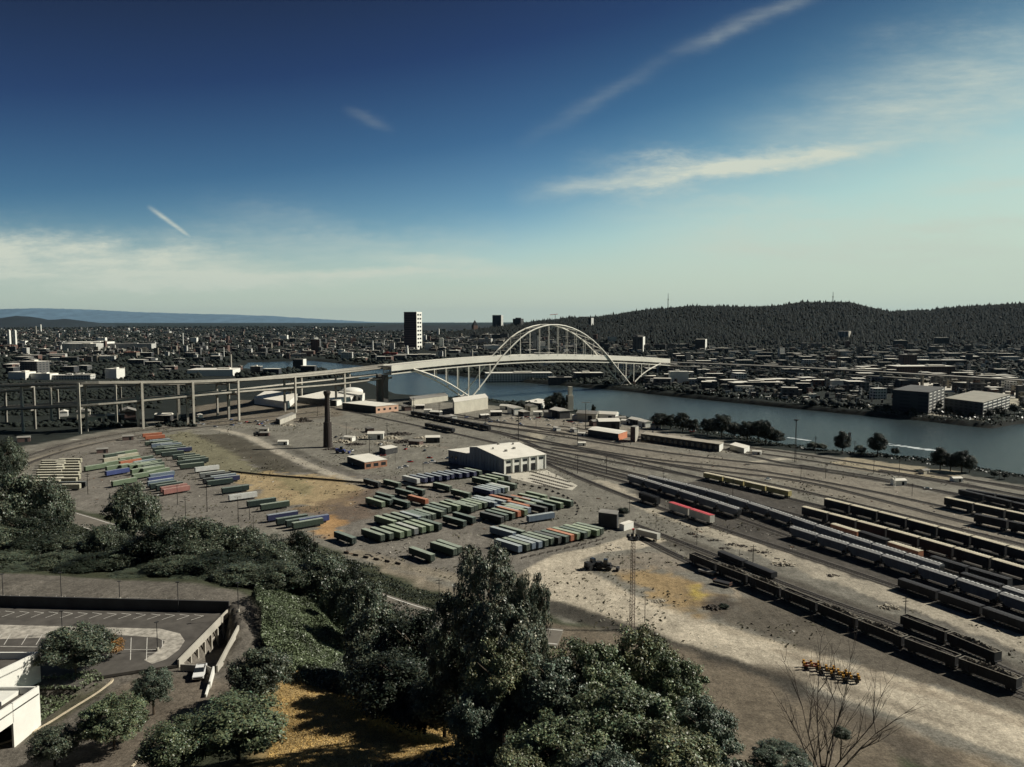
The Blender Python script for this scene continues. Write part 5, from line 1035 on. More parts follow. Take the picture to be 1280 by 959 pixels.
HUTS = [(644, 517, 0, 2.2), (655, 520, 1, 1.6), (672, 519, 0, 1.2), (664, 513, 3, 1.8), (688, 521, 3, 1.8), (700, 522, 1, 2.6), (722, 525, 0, 1.4), (735, 526, 3, 2.6), (750, 524, 1, 1.4), (760, 526, 0, 2.4), (775, 527, 3, 1.4), (783, 530, 0, 1.2), (795, 531, 1, 1.8), (806, 533, 0, 1.6), (820, 536, 3, 1.2), (696, 538, 0, .9), (718, 540, 0, 1), (727, 545, 0, .9), (727, 557, 0, .8), (760, 536, 1, 2.5), (745, 532, 2, 1.5), (632, 512, 0, 1.5), (620, 520, 1, 1.5), (605, 523, 1, 1.2),
        (566, 524, 0, 1.2), (556, 526, 2, 1.4), (545, 520, 1, 1.5), (535, 516, 0, 1.1), (525, 511, 1, 1.3), (508, 513, 2, 1.6), (520, 557, 2, 1.3), (541, 553, 1, 1.5), (470, 549, 0, 1.7), (437, 551, 0, 1.1), (354, 556, 0, 1.0), (331, 545, 2, 1.0), (462, 540, 2, 1.2), (330, 540, 3, 1), (128, 566, 2, 1.0), (160, 550, 2, 1.1), (1123, 606, 0, 1.0), (1155, 592, 3, .8), (1195, 602, 0, .8), (956, 540, 2, 1), (868, 558, 3, 1.2), (946, 568, 0, .8), (30, 552, 2, 1.2), (120, 528, 3, 2), (145, 526, 1, 2), (160, 524, 2, 3), (205, 526, 1, 2), (250, 522, 0, 1), (105, 523, 3, 2.5), (80, 520, 0, 1.6)]
for i, (x, y, k, s) in enumerate(sorted(HUTS)):
    p = P(x, y); MHU[k].put((p.x, p.y, 0), R.choice([.5, -.4, .1, -1.1]), f'small {HN[k]} industrial shed, {ordw(i + 1)} of the small sheds from the left', 'small sheds of the industrial edge', (s, s, s))
# jersey barriers
def mk_bar():
    t = thing('concrete_barrier', 'x', 'barrier'); b = MB(); b.box((0, 0, .45), (3.0, .7, .9), 0, 0, (.97, .4)); b.build('block', mat('barrier_dark', (.075, .065, .055), .9, .3, 1), t); f = MB(); f.box((0, 0, .08), (3.1, .8, .16)); f.build('foot', CONC_D, t); return t
MBR = Maker(mk_bar)
for pts, nm, gap in [([(604, 596), (640, 604), (680, 611), (706, 620), (724, 632), (722, 642), (718, 650)], 'curving row beside the white hall road', 6.5), ([(433, 692), (445, 695), (470, 700), (498, 705), (518, 711)], 'row along the left block', 6), ([(655, 698), (700, 688), (745, 678), (768, 669)], 'row below the right block', 5), ([(20, 577), (60, 561), (110, 550), (160, 541)], 'row along the curved track', 9)]:
    q = resample(smooth(pline(pts)), gap)
    for i in range(len(q) - 1): d = q[i + 1] - q[i]; MBR.put(q[i], math.atan2(d.y, d.x) + R.uniform(-.08, .08), f'dark concrete barrier, {ordw(i + 1)} from the left in the {nm}', 'concrete barriers')
fn_ = thing('site_fence', 'dark low fence between the dry grass and the pale road', 'fence'); q = resample(smooth(pline([(286, 590), (330, 595), (400, 600), (445, 604), (560, 612)])), 5); mb = MB(); mb.sweep([p + Vector((0, 0, 1.3)) for p in q], .12, 1.2); mb.build('fence_panel', DKM, fn_); 
for p in q[::2]: mb = MB(); mb.box((p.x, p.y, .8), (.2, .2, 1.7)); mb.build('fence_post', DKM, fn_)
# trailer, loaders, scrap, carts
t = thing('road_trailer', 'white box trailer parked beside the red beacon of the mast', 'trailer', P(810, 674), math.radians(-47)); b = MB(); b.box((0, 0, 2.6), (12.5, 2.6, 2.8)); b.build('box', paint('trailer_grey', (.45, .44, .38), .1), t); b = MB(); b.box((-.0, 0, 1.05), (12, 1.2, .25)); b.build('chassis', DKM, t)
for x in (-4.4, -3.2, 4.2):
    for y in (-.95, .95): w = MB(); w.tube((x, y - .18, .5), (x, y + .18, .5), .5, n=12); w.build('wheel', DKM, t)
def machine(name, label, p, rz, body, s, cat, arm=True):
    t = thing(name, label, cat, p, rz); b = MB(); b.box((0, 0, 1.5), (4.6, 2.3, 1.5), 0, 0, (.9, .9)); b.box((-1.9, 0, 2.0), (1.6, 2.0, 1.2)); b.build('body', body, t); c = MB(); c.box((.3, 0, 2.9), (1.6, 1.7, 1.5), 0, 0, (.8, .85)); c.build('cab', GLASS, t)
    for x in (-1.6, 1.6):
        for y in (-1.2, 1.2): w = MB(); w.tube((x, y - .3, .85), (x, y + .3, .85), .85, n=14); w.build('wheel', DKM, t)
    if arm: a = MB(); a.tube((1.6, 0, 1.8), (4.0, 0, 1.2), .2, n=6); a.box((4.4, 0, .7), (.9, 2.6, 1.1)); a.build('bucket', body, t)
    t.scale = (s, s, s); return t
machine('wheel_loader', 'black wheel loader parked on the triangle of dirt, left one', P(740, 711), .6, BLK, 1.25, 'loader'); machine('wheel_loader', 'black wheel loader parked on the dirt triangle, right one', P(756, 712), -.3, BLK, 1.25, 'loader')
machine('wheel_loader', 'dark blue machine near the foot of the smokestack', P(426, 567), 0, paint('machine_blue', (.05, .07, .22)), 1.5, 'loader')
machine('yard_tractor', 'small dark tractor below the viaduct by the dirt field', P(321, 545), .2, BLK, 1.1, 'tractor')
YM = paint('cart_yellow', (.50, .27, .05)); 
for i, (x, y, l) in enumerate([(1014, 836, 'red low cart left of the yellow bogie frames'), (1033, 842, 'left yellow bogie frame on the brown field'), (1048, 847, 'middle yellow bogie frame on the brown field'), (1063, 852, 'right yellow bogie frame on the brown field')]):
    p = P(x, y); t = thing('bogie_cart', l, 'bogie frame', p, -.25); b = MB(); b.box((0, .8, 1.0), (4.2, .3, .4)); b.box((0, -.8, 1.0), (4.2, .3, .4)); b.box((0, 0, 1.05), (.7, 2.0, .5)); b.build('frame', mat('cart_red', (.25, .08, .05), .8) if i == 0 else DKM, t)
    for xx in (-1.3, 1.3):
        for yy_ in (-.72, .72): w = MB(); w.tube((xx, yy_ - .08, .5), (xx, yy_ + .08, .5), .5, n=12); w.build('wheel', DKM, t)
    for xx in (-1.7, 0, 1.7):
        c_ = MB(); c_.box((xx, .8, 1.5), (.5, .45, .6)); c_.box((xx, -.8, 1.5), (.5, .45, .6)); c_.build('spring_housing', YM, t)
    t.scale = (1.25, 1.25, 1.25)
for x, y, l, s in [(884, 718, 'pale flat trailer by the first open wagons', 1), (903, 732, 'dark skip beside the curving dirt path', 1)]:
    p = P(x, y); t = thing('flat_trailer' if s == 1 and x < 900 else 'scrap_skip', l, 'trailer' if x < 900 else 'skip', p, -.75); b = MB(); b.box((0, 0, 1.2), (7, 2.4, .9), 0, 0, (1.05, 1.1)); b.build('tub', ROOFG if x < 900 else BLK, t)
    if x > 900:
        for k in (-1, 1): e = MB(); e.box((k * 3.5, 0, 1.4), (.2, 2.5, 1.2)); e.build('end_plate', RUST, t)
    else:
        for k in (-2, 2):
            for j in (-1, 1): w = MB(); w.tube((k, j * 1.0, .4), (k, j * 1.2, .4), .4, n=10); w.build('wheel', DKM, t)
# loose heaps
HPM = mat('rubble_pale', (.42, .38, .30), .95, .4, 1.5); HPD = mat('rubble_dark', (.07, .06, .05), .95, .4, 1.5)
def heap(label, x, y, rx, ry, h, m, n=60, seed=0, cat='heap'):
    p = P(x, y); rr = random.Random(seed + x); mb = MB()
    for k in range(n):
        a = rr.uniform(0, 6.28); q = rr.random() ** .6; s = rr.uniform(.3, 1.0) * max(rx, ry) * .22; mb.box((p.x + q * rx * math.cos(a), p.y + q * ry * math.sin(a), h * (1 - q) * rr.uniform(.3, 1) + s * .1), (s * rr.uniform(.6, 2.2), s, s * rr.uniform(.3, .8)), rr.uniform(0, 3), 0, (rr.uniform(.4, .9), rr.uniform(.4, .9)))
    return stuff(mb.build('debris_heap', m), label, cat)
heap('pale heap of rubble on the gravel road, left', 979, 706, 5, 3.5, 1.6, HPM); heap('rubble and ties on the gravel road, right', 1112, 760, 4, 3, 1.2, HPM)
for x, y in [(865, 668), (874, 671), (893, 676), (915, 681), (928, 683), (905, 686), (943, 689), (955, 691), (1040, 720)]: heap(f'dark pile of ties on the gravel road at x {x}'.replace(f' at x {x}', '') + {865: ' at its far end', 874: ' below the red roofs', 893: ' right of the red roofs', 915: ' mid way', 928: ' past mid way', 905: ' at the lower edge', 943: ' in a pair, left', 955: ' in a pair, right', 1040: ' before the long hopper train'}[x], x, y, 3.2, 1.6, .9, HPD, 26)
heap('rubble beside the lamp pole on the dirt road', 824, 752, 3, 2, 1, HPM); heap('brown spoil heap on the dry grass', 890, 760, 4, 3, 1.4, HPD); heap('bleached pallets beside the black loaders', 729, 712, 3, 2, .8, HPM, 30)
for i, (x, y, rx, ry, h, m) in enumerate([(428, 553, 9, 5, 3, HPM), (444, 556, 9, 4, 2, HPD), (468, 545, 10, 8, 3, HPD), (490, 548, 10, 8, 2.5, HPM), (505, 553, 10, 7, 2.5, HPD), (478, 555, 8, 5, 2, HPM), (455, 547, 7, 5, 2.4, HPM), (520, 558, 9, 5, 2, HPM), (500, 543, 12, 8, 2.4, HPD), (530, 548, 10, 5, 2, HPM), (380, 527, 10, 8, 5, HPD), (360, 532, 8, 5, 2, HPM), (415, 562, 8, 4, 1.4, HPD)]):
    heap(f'{"pale" if m is HPM else "dark"} scrap heap between smokestack and white hall, {ordw(i + 1)} heap of the scrapyard', x, y, rx, ry, h, m, 70, i)

# ------------------------------------------------------------------ car park and street at the lower left
zl = 27.45
ASPH = mat('deck_asphalt', (.085, .078, .068), .9, .35, .25); LANE = mat('worn_lane', (.36, .335, .285), .9, .55, .6); LINE = mat('line_paint', (.62, .60, .54), .8, .2, 1)
dq = [P(a, b, 28) for a, b in [(-260, 752), (286, 766), (223, 831), (170, 838), (120, 846), (100, 858), (-260, 858)]]
pdk = thing('parking_deck', 'open parking deck with columned concrete side beside the white pickup', 'car park')
mb = MB(); mb.quadprism([p.xy for p in dq[::-1]], 27.4, 28.0); mb.build('deck_slab', ASPH, pdk)
lane = [P(a, b, 28) for a, b in [(-260, 779), (0, 781), (120, 784), (200, 786), (225, 792), (231, 801), (224, 812), (208, 824), (190, 830), (180, 825), (200, 812), (206, 802), (196, 797), (150, 794), (0, 799), (-260, 797)]]
def sheet(name, q, z, m): mb = MB(); mb.add([(p.x, p.y, z) for p in q], [tuple(range(len(q)))[::-1]]); o = struct(mb.build(name, m)); return o
sheet('lane_surface', lane, 28.012, LANE)
mb = MB()
def line(a, b, z, w=.14): a, b = P(*a, z), P(*b, z); d = (b - a).normalized(); n = Vector((-d.y, d.x, 0)) * w / 2; mb.add([a + n, b + n, b - n, a - n], [(0, 1, 2, 3)])
for k in range(15):
    x = -12 + k * 18.2; line((x, 763.5 - 0 + k * .35), (x + 12, 765 + k * .35), 28.02, .16); line((x + 12, 765 + k * .35), (x - 4, 771 + k * .3), 28.02, .16)
for x in (-6, 5, 27, 45, 66): line((x + 8, 793), (x, 806), 28.02)
for x in (164, 184): line((x, 797), (x - 1, 825), 28.02)
line((155, 812), (200, 812), 28.02); line((184, 816), (197, 816), 28.02); line((184, 820), (192, 820), 28.02); line((203, 800), (203, 809), 28.02); line((0, 808), (62, 809), 28.02, .2)
struct(mb.build('parking_lines', LINE))
# wall between the lots
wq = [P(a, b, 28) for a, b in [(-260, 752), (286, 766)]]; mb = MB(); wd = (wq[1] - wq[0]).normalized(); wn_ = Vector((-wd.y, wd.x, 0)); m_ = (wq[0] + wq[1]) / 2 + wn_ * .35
mb.box((m_.x, m_.y, 28.7), ((wq[1] - wq[0]).length, .5, 4.6), math.atan2(wd.y, wd.x)); mb.build('retaining_wall', DARKW, pdk)  # near-black colour carries the shade of this face
f0, f1 = P(286, 766, 28), P(223, 831, 28); fd = (f1 - f0); fl = fd.length; fd.normalize(); fn = Vector((-fd.y, fd.x, 0)); fa = math.atan2(fd.y, fd.x)
c_ = (f0 + f1) / 2; mb = MB(); mb.box((c_.x, c_.y, 28.25), (fl, .35, 1.9), fa); mb.build('parapet', CONC, pdk)
for k in range(8):
    q = f0 + fd * (fl * (k + .1) / 7.6) + fn * .1; mb = MB(); mb.box((q.x, q.y, 24.6), (.55, .55, 5.4), fa); mb.build('column', CONC, pdk)
q = (f0 + f1) / 2 - fn * 3.5; mb = MB(); mb.box((q.x, q.y, 24.8), (fl * .98, .3, 5.0), fa); mb.build('back_wall', CONC_D, pdk)
for k in range(7): mb = MB(); q0_ = f0 + fd * (fl * k / 7) - fn * .4; q1_ = f0 + fd * (fl * (k + 1) / 7) - fn * .4; mb.tube((q0_.x, q0_.y, 25.2), (q1_.x, q1_.y, 25.2), .07, n=5); mb.tube((q0_.x, q0_.y, 24.5), (q1_.x, q1_.y, 24.5), .07, n=5); mb.build('guard_rail', LGT, pdk)
g0_, g1_ = P(298, 783, 29.6), P(271, 834, 28.4); d = g1_ - g0_; rw = thing('ramp_wall', 'low concrete wall along the sunken ramp by the parking deck', 'wall'); mb = MB(); mb.sweep([g0_ + Vector((0, 0, .3)), g1_ + Vector((0, 0, .3))], .4, 7, 0, 0); mb.build('wall', CONC, rw)
h0, h1 = P(262, 829, 28.3), P(267, 858, 27.2); ew = thing('ramp_wall', 'white end wall beside the parked pickup', 'wall'); mb = MB(); mb.sweep([P(225, 831, 28.6) + Vector((0, .2, 0)), P(258, 832, 28.6), P(266, 836, 28.6)], .3, 2.0); mb.build('back_wall', CONC_D, ew); mb = MB(); mb.sweep([P(267, 833, 28.9), P(262, 852, 28.9)], .35, 2.4); mb.sweep([P(262, 852, 28.3), P(257, 868, 28.2)], .3, 1.5); mb.build('wall', WHITE, ew)
# white pickup
pc = PT(250, 845); pk = thing('pickup_truck', 'white pickup parked beside the ramp wall', 'pickup', (pc.x, pc.y, pc.z + .02), math.radians(-76)); PW = mat('pickup_white', (.75, .75, .72), .35, .03, 2, spec=.5)
b = MB(); prof = [(-2.7, .5), (2.6, .5), (2.75, .75), (2.65, 1.05), (1.2, 1.2), (.55, 1.22), (-.9, 1.22), (-2.7, 1.2)]; n = len(prof)
b.add([(x, -.95, z) for x, z in prof] + [(x, .95, z) for x, z in prof], [tuple(range(n)), tuple(range(n, 2 * n))[::-1]] + [((i + 1) % n, i, i + n, (i + 1) % n + n) for i in range(n)]); b.build('body', PW, pk)
b = MB(); b.add([(-.95, -.85, 1.2), (1.15, -.85, 1.2), (.45, -.7, 1.78), (-.75, -.7, 1.78), (-.95, .85, 1.2), (1.15, .85, 1.2), (.45, .7, 1.78), (-.75, .7, 1.78)], [(0, 1, 2, 3), (7, 6, 5, 4), (1, 5, 6, 2), (4, 0, 3, 7)]); b.build('cab_glass', GLASS, pk)
b = MB(); b.box((-.15, 0, 1.81), (1.3, 1.44, .08)); b.build('cab_roof', PW, pk); b = MB(); b.box((-1.8, 0, 1.21), (1.55, 1.5, .05)); b.build('bed_floor', DKM, pk); b = MB(); b.box((2.72, 0, .8), (.1, 1.5, .25)); b.build('grille', DKM, pk)
for x in (-1.75, 1.75):
    for y in (-.88, .88): w = MB(); w.tube((x, y - .12, .4), (x, y + .12, .4), .4, n=14); w.build('wheel', DKM, pk)
pk.scale = (1.18, 1.18, 1.18)
# white walled building, two wings
def wing(nm, tl, tr, z, far, drop, mcol=WHITE):
    t = pass_ if False else None
wb_ = thing('white_building', 'white walled flat roofed building in the lower left corner', 'building')
def rwing(cpx, lpx, z, zr, ext, openw=False):
    c = P(*cpx, z); l = P(*lpx, z); d = (l - c); d.z = 0; L = d.length + ext; d.normalize(); n = Vector((d.y, -d.x, 0))
    if n.x < 0: n = -n
    bk = Vector((-30, 0, 0)); a = c; b_ = c + d * L; q = [a, a + bk, b_ + bk, b_]; zg = 24.0
    ring = [(a, a + bk), (a, b_), (b_, b_ + bk), (a + bk, b_ + bk)]
    mb = MB()
    for i, (u_, v_) in enumerate(ring):
        m2 = (u_ + v_) / 2; dd = v_ - u_; inn = (a + b_ + bk) / 2 - m2 + bk * 0; nn = Vector((-dd.y, dd.x, 0)).normalized(); nn = nn if nn.dot(((q[0] + q[2]) / 2) - m2) > 0 else -nn; m2 = m2 + nn * .2
        if i == 1 and openw:
            e = u_ + (v_ - u_) * .28; m3 = (u_ + e) / 2 + nn * .2; mb.box((m3.x, m3.y, (z + zg) / 2), ((e - u_).length + .4, .4, z - zg), math.atan2(dd.y, dd.x)); m3 = (e + v_) / 2 + nn * .2; mb.box((m3.x, m3.y, z - 1.9), ((v_ - e).length, .4, 3.8), math.atan2(dd.y, dd.x))
        else: mb.box((m2.x, m2.y, (z + zg) / 2 - .001 * i), (dd.length + (.4 if i % 2 else -.4), .4, z - zg - .002 * i), math.atan2(dd.y, dd.x))
    mb.build('wall', WHITE, wb_)
    mb = MB(); mb.quadprism([(p.x, p.y) for p in (q if (q[1] - q[0]).cross(q[2] - q[1]).z > 0 else q[::-1])], zr - .3, zr); mb.build('roof', ASPH, wb_)
    if openw: i2 = MB(); m3 = a + d * (L * .62) - n * 4; i2.box((m3.x, m3.y, 26), (L * .7, .3, 4), math.atan2(d.y, d.x)); i2.build('inner_wall', CONC_D, wb_); r2 = MB(); m4 = a + d * 3 - n * 6; r2.box((m4.x, m4.y, zr + .4), (5, 5, .8), math.atan2(d.y, d.x)); r2.build('roof_hatch', WHITE, wb_)
rwing((48, 858), (-2, 891), 33.0, 31.6, 14, True); rwing((48.5, 815), (0, 838), 34.6, 33.2, 2.6)
# kerbs
def kerb(label, pts, m, w=.3, h=.18):
    t = thing('kerb', label, 'kerb'); q = [PT(*p) for p in pts]; q = smooth(q, 2); mb = MB(); mb.sweep([p + Vector((0, 0, h)) for p in q], w, h + .3); mb.build('kerb_stone', m, t)
KB = mat('kerb_cream', (.55, .47, .34), .85, .2, 1)
kerb('long cream kerb curving past the white building', [(-30, 936), (0, 931), (28, 921), (52, 910), (90, 886), (120, 868), (137, 855), (141, 849)], KB, .45); kerb('cream kerb at the lower middle left under the shrubs', [(165, 959), (185, 936), (205, 918), (228, 898), (240, 890)], KB, .35); kerb('short kerb beside the dry leaves', [(150, 835), (175, 840), (205, 838)], KB, .25)
# lot lamps
def mk_lamp():
    t = thing('parking_lamp', 'x', 'street lamp'); b = MB(); b.tube((0, 0, 0), (0, 0, 8), .11, .08, 8); b.build('post', DKM, t); b = MB(); b.tube((0, 0, 0), (0, 0, .8), .38, .32, 10); b.build('footing', CONC, t); b = MB(); b.box((.0, 0, 8.05), (.9, .5, .18)); b.build('lamp_head', DKM, t); return t
MLP = Maker(mk_lamp)
for px, yb, yt, l in [(4, 747, 718, 'first lamp from the left at the edge of the back car park'), (77, 752, 716, 'second lamp from the left in the back car park'), (150, 757, 727, 'third lamp from the left in the back car park'), (223, 762, 728, 'fourth lamp from the left in the back car park'), (298, 765, 729, 'lamp at the right end of the back car park'), (197, 813, 778, 'lamp on the parking deck beside the worn lane'), (78, 792, 764, 'lamp on the parking deck above the street tree')]:
    p = PT(px, yb) if yb < 770 else P(px, yb, 28.0); h = PD(px, yt, p.y).z - p.z; MLP.put(p, R.uniform(0, 1), 'dark ' + l, 'lamps of the car parks', (1, 1, h / 8))
mb = MB()
for k in range(26):
    x = -10 + k * 11.5; a, b_ = PT(x, 744 + k * .2), PT(x - 12 - k * .2, 751 + k * .2)
    n = Vector((.07, .03, 0)); mb.add([a + n + Vector((0, 0, .08)), b_ + n + Vector((0, 0, .08)), b_ - n + Vector((0, 0, .08)), a - n + Vector((0, 0, .08))], [(0, 1, 2, 3)])
struct(mb.build('lot_lines', LINE))
# highway seen between the bluff trees
hwq = [(60, 640), (100, 652), (130, 662), (190, 678), (260, 694), (340, 712), (400, 728), (445, 745), (520, 772), (600, 790), (700, 800)]
hp3 = [PT(*p) for p in hwq]; hp3 = fine(smooth(hp3, 2), 80); mb = MB(); mb.sweep([p + Vector((0, 0, .9)) for p in hp3], 14, 1.6); struct(mb.build('highway_road', mat('highway', (.15, .135, .11), .9, .2, .2)))
mb = MB()
for s in (-5.6, 5.6):
    for i in range(0, len(hp3) - 1): a, b_ = hp3[i], hp3[i + 1]; d = (b_ - a).normalized(); n = Vector((-d.y, d.x, 0)); a2 = a + n * s; b2 = b_ + n * s; mb.add([a2 + n * .25 + Vector((0, 0, .93)), b2 + n * .25 + Vector((0, 0, .93)), b2 - n * .25 + Vector((0, 0, .93)), a2 - n * .25 + Vector((0, 0, .93))], [(3, 2, 1, 0)])
struct(mb.build('highway_lines', LINE))
# ------------------------------------------------------------------ the city
def winmat(name, wall, win, sx, sz, fx=.55, fz=.5, rough=.7):
    m = bpy.data.materials.new(name); m.use_nodes = True; nt = m.node_tree; b = nt.nodes['Principled BSDF']; b.inputs['Roughness'].default_value = rough; b.inputs['Specular IOR Level'].default_value = .3
    t = nt.nodes.new('ShaderNodeTexCoord'); sp = nt.nodes.new('ShaderNodeSeparateXYZ'); nt.links.new(t.outputs['Object'], sp.inputs[0]); M = lambda op, a, b_: (lambda n: ([nt.links.new(v, n.inputs[i]) if not isinstance(v, (int, float)) else setattr(n.inputs[i], 'default_value', v) for i, v in enumerate((a, b_))], n.outputs[0])[1])(nt.nodes.new('ShaderNodeMath')) if False else None
    def mm(op, a, b_):
        n = nt.nodes.new('ShaderNodeMath'); n.operation = op
        for i, v in enumerate((a, b_)):
            if isinstance(v, (int, float)): n.inputs[i].default_value = v
            else: nt.links.new(v, n.inputs[i])
        return n.outputs[0]
    h = mm('ADD', sp.outputs[0], sp.outputs[1]); fxn = mm('FRACT', mm('DIVIDE', h, sx), 0); fzn = mm('FRACT', mm('DIVIDE', sp.outputs[2], sz), 0)
    k = mm('MULTIPLY', mm('LESS_THAN', fxn, fx), mm('LESS_THAN', fzn, fz)); mx = nt.nodes.new('ShaderNodeMix'); mx.data_type = 'RGBA'; nt.links.new(k, mx.inputs[0]); mx.inputs[6].default_value = (*wall, 1); mx.inputs[7].default_value = (*win, 1); nt.links.new(mx.outputs[2], b.inputs['Base Color'])
    MATS[name] = m; return m
DW = (.03, .033, .038)
CW = [winmat('city_wall_white', (.60, .59, .54), DW, 5, 4), winmat('city_wall_tan', (.24, .215, .17), DW, 6, 4), winmat('city_wall_brick', (.16, .095, .075), DW, 5, 4), winmat('city_wall_grey', (.12, .12, .115), DW, 7, 4.5), winmat('city_wall_dark', (.05, .052, .055), DW, 6, 4)]
CWN = ['white', 'tan', 'brick red', 'grey', 'dark']; CR = [ROOFW, ROOFG, mat('roof_dark', (.10, .10, .095), .9, .3, .1), mat('roof_pale', (.46, .44, .38), .8, .2, .08), mat('roof_tile', (.30, .12, .08), .9, .2, .2)]
cz = {}
def cbox(name, label, px, pb, wm_, dm, h, wall, roof, rz=0, cat='building', group=None, detail=True, z=None):
    p = P(px, pb, 0)
    if z is None:
        for _ in range(12): hh = Hs(p.x, p.y); p = P(px, pb, hh * .5 + p.z * .5)
    else: p = P(px, pb, z)
    mb = MB(); x, y = wm_ / 2, dm / 2; mb.box((0, 0, h / 2 - 2), (wm_, dm, h + 4)); mb.box((0, 0, h + .35), (wm_ + .6, dm + .6, .5), 0, 1)
    if detail: mb.box((R.uniform(-.25, .25) * wm_, R.uniform(-.2, .2) * dm, h + 1.5), (wm_ * R.uniform(.15, .35), dm * R.uniform(.2, .4), 2.6), 0, R.choice([0, 1]))
    o = mb.build(name, [wall, roof]); o.location = p; o.rotation_euler = (0, 0, rz); return tag(o, label, cat, group)
# towers of the centre: corners given by pixels, D the distance
def tower(name, label, x0, xc, x1, yt, yb, D, dl, dr, wall, side, roof, floors=None, cat='tower', crown=None):
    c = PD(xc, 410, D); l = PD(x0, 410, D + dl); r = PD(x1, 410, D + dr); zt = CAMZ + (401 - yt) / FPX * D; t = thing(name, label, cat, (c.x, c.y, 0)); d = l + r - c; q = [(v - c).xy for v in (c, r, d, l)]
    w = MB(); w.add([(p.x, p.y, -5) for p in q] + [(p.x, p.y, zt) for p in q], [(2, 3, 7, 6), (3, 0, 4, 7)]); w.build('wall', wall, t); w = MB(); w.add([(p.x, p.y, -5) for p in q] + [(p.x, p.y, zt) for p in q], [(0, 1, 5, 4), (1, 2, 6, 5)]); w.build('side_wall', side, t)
    r_ = MB(); r_.add([(p.x, p.y, zt) for p in q], [(0, 1, 2, 3)]); ctr = (q[0] + q[2]) / 2
    if crown == 'pyramid': r_ = MB(); r_.add([(p.x, p.y, zt) for p in q] + [(ctr.x, ctr.y, zt + D * 7 / FPX)], [(0, 1, 4), (1, 2, 4), (2, 3, 4), (3, 0, 4)])
    elif crown == 'box': r_.box((ctr.x, ctr.y, zt + 2.5), ((q[1] - q[3]).length * .4,) * 2 + (5,), .4)
    r_.build('roof', roof, t)
    if floors:
        e = MB(); A_, B_ = q[0], q[1]; dd = B_ - A_; Lf = dd.length; dd.normalize(); nn = Vector((dd.y, -dd.x))
        for k in range(floors):
            z_ = 8 + k * (zt - 10) / floors
            for s in (.28, .7): p = A_ + dd * Lf * s + nn * .2; e.box((p.x, p.y, z_ + (zt / floors) * .4), (Lf * .28, .8, zt / floors * .38), math.atan2(dd.y, dd.x))
        e.build('window_band', GLASS, t)
    return t
PINKT = winmat('tower_pink_shaded', (.115, .08, .085), (.06, .045, .055), 400, 8, 1, .5); TG = winmat('tower_glass', (.07, .085, .10), (.04, .05, .06), 6, 4)
tower('office_tower', 'tallest tower, plum face coloured as shaded, white striped right side as sunlit', 505, 520.8, 527.5, 390, 440, 2750, 16, 62, PINKT, WHITE, ROOFG, 9)  # shade painted into the left face, sunlight into the right side
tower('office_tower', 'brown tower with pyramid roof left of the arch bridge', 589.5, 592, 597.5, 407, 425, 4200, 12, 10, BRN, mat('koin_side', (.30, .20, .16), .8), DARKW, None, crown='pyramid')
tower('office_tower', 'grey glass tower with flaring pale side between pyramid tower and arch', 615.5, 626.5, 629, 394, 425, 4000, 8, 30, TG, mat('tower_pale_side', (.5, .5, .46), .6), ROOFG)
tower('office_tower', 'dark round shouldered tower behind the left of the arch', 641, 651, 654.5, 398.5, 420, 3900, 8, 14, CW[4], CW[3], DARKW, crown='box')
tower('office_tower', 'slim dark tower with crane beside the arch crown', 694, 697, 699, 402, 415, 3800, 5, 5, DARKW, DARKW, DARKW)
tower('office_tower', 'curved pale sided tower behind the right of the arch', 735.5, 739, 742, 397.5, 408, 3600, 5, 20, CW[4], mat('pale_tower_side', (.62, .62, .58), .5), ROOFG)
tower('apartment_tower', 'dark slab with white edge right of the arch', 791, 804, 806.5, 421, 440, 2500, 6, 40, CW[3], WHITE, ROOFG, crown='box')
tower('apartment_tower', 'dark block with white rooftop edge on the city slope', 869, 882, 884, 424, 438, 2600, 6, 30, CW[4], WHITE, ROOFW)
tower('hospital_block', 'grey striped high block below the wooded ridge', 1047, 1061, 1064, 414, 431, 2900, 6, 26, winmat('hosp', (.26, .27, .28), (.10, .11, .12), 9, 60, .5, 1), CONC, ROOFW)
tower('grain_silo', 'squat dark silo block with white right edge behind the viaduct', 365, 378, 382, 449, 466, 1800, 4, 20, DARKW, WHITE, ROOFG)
tower('apartment_tower', 'dark brick tower with white cap over the far left bank', 388, 399, 401, 424, 446, 2500, 4, 18, CW[2], CW[3], WHITE, crown='box')
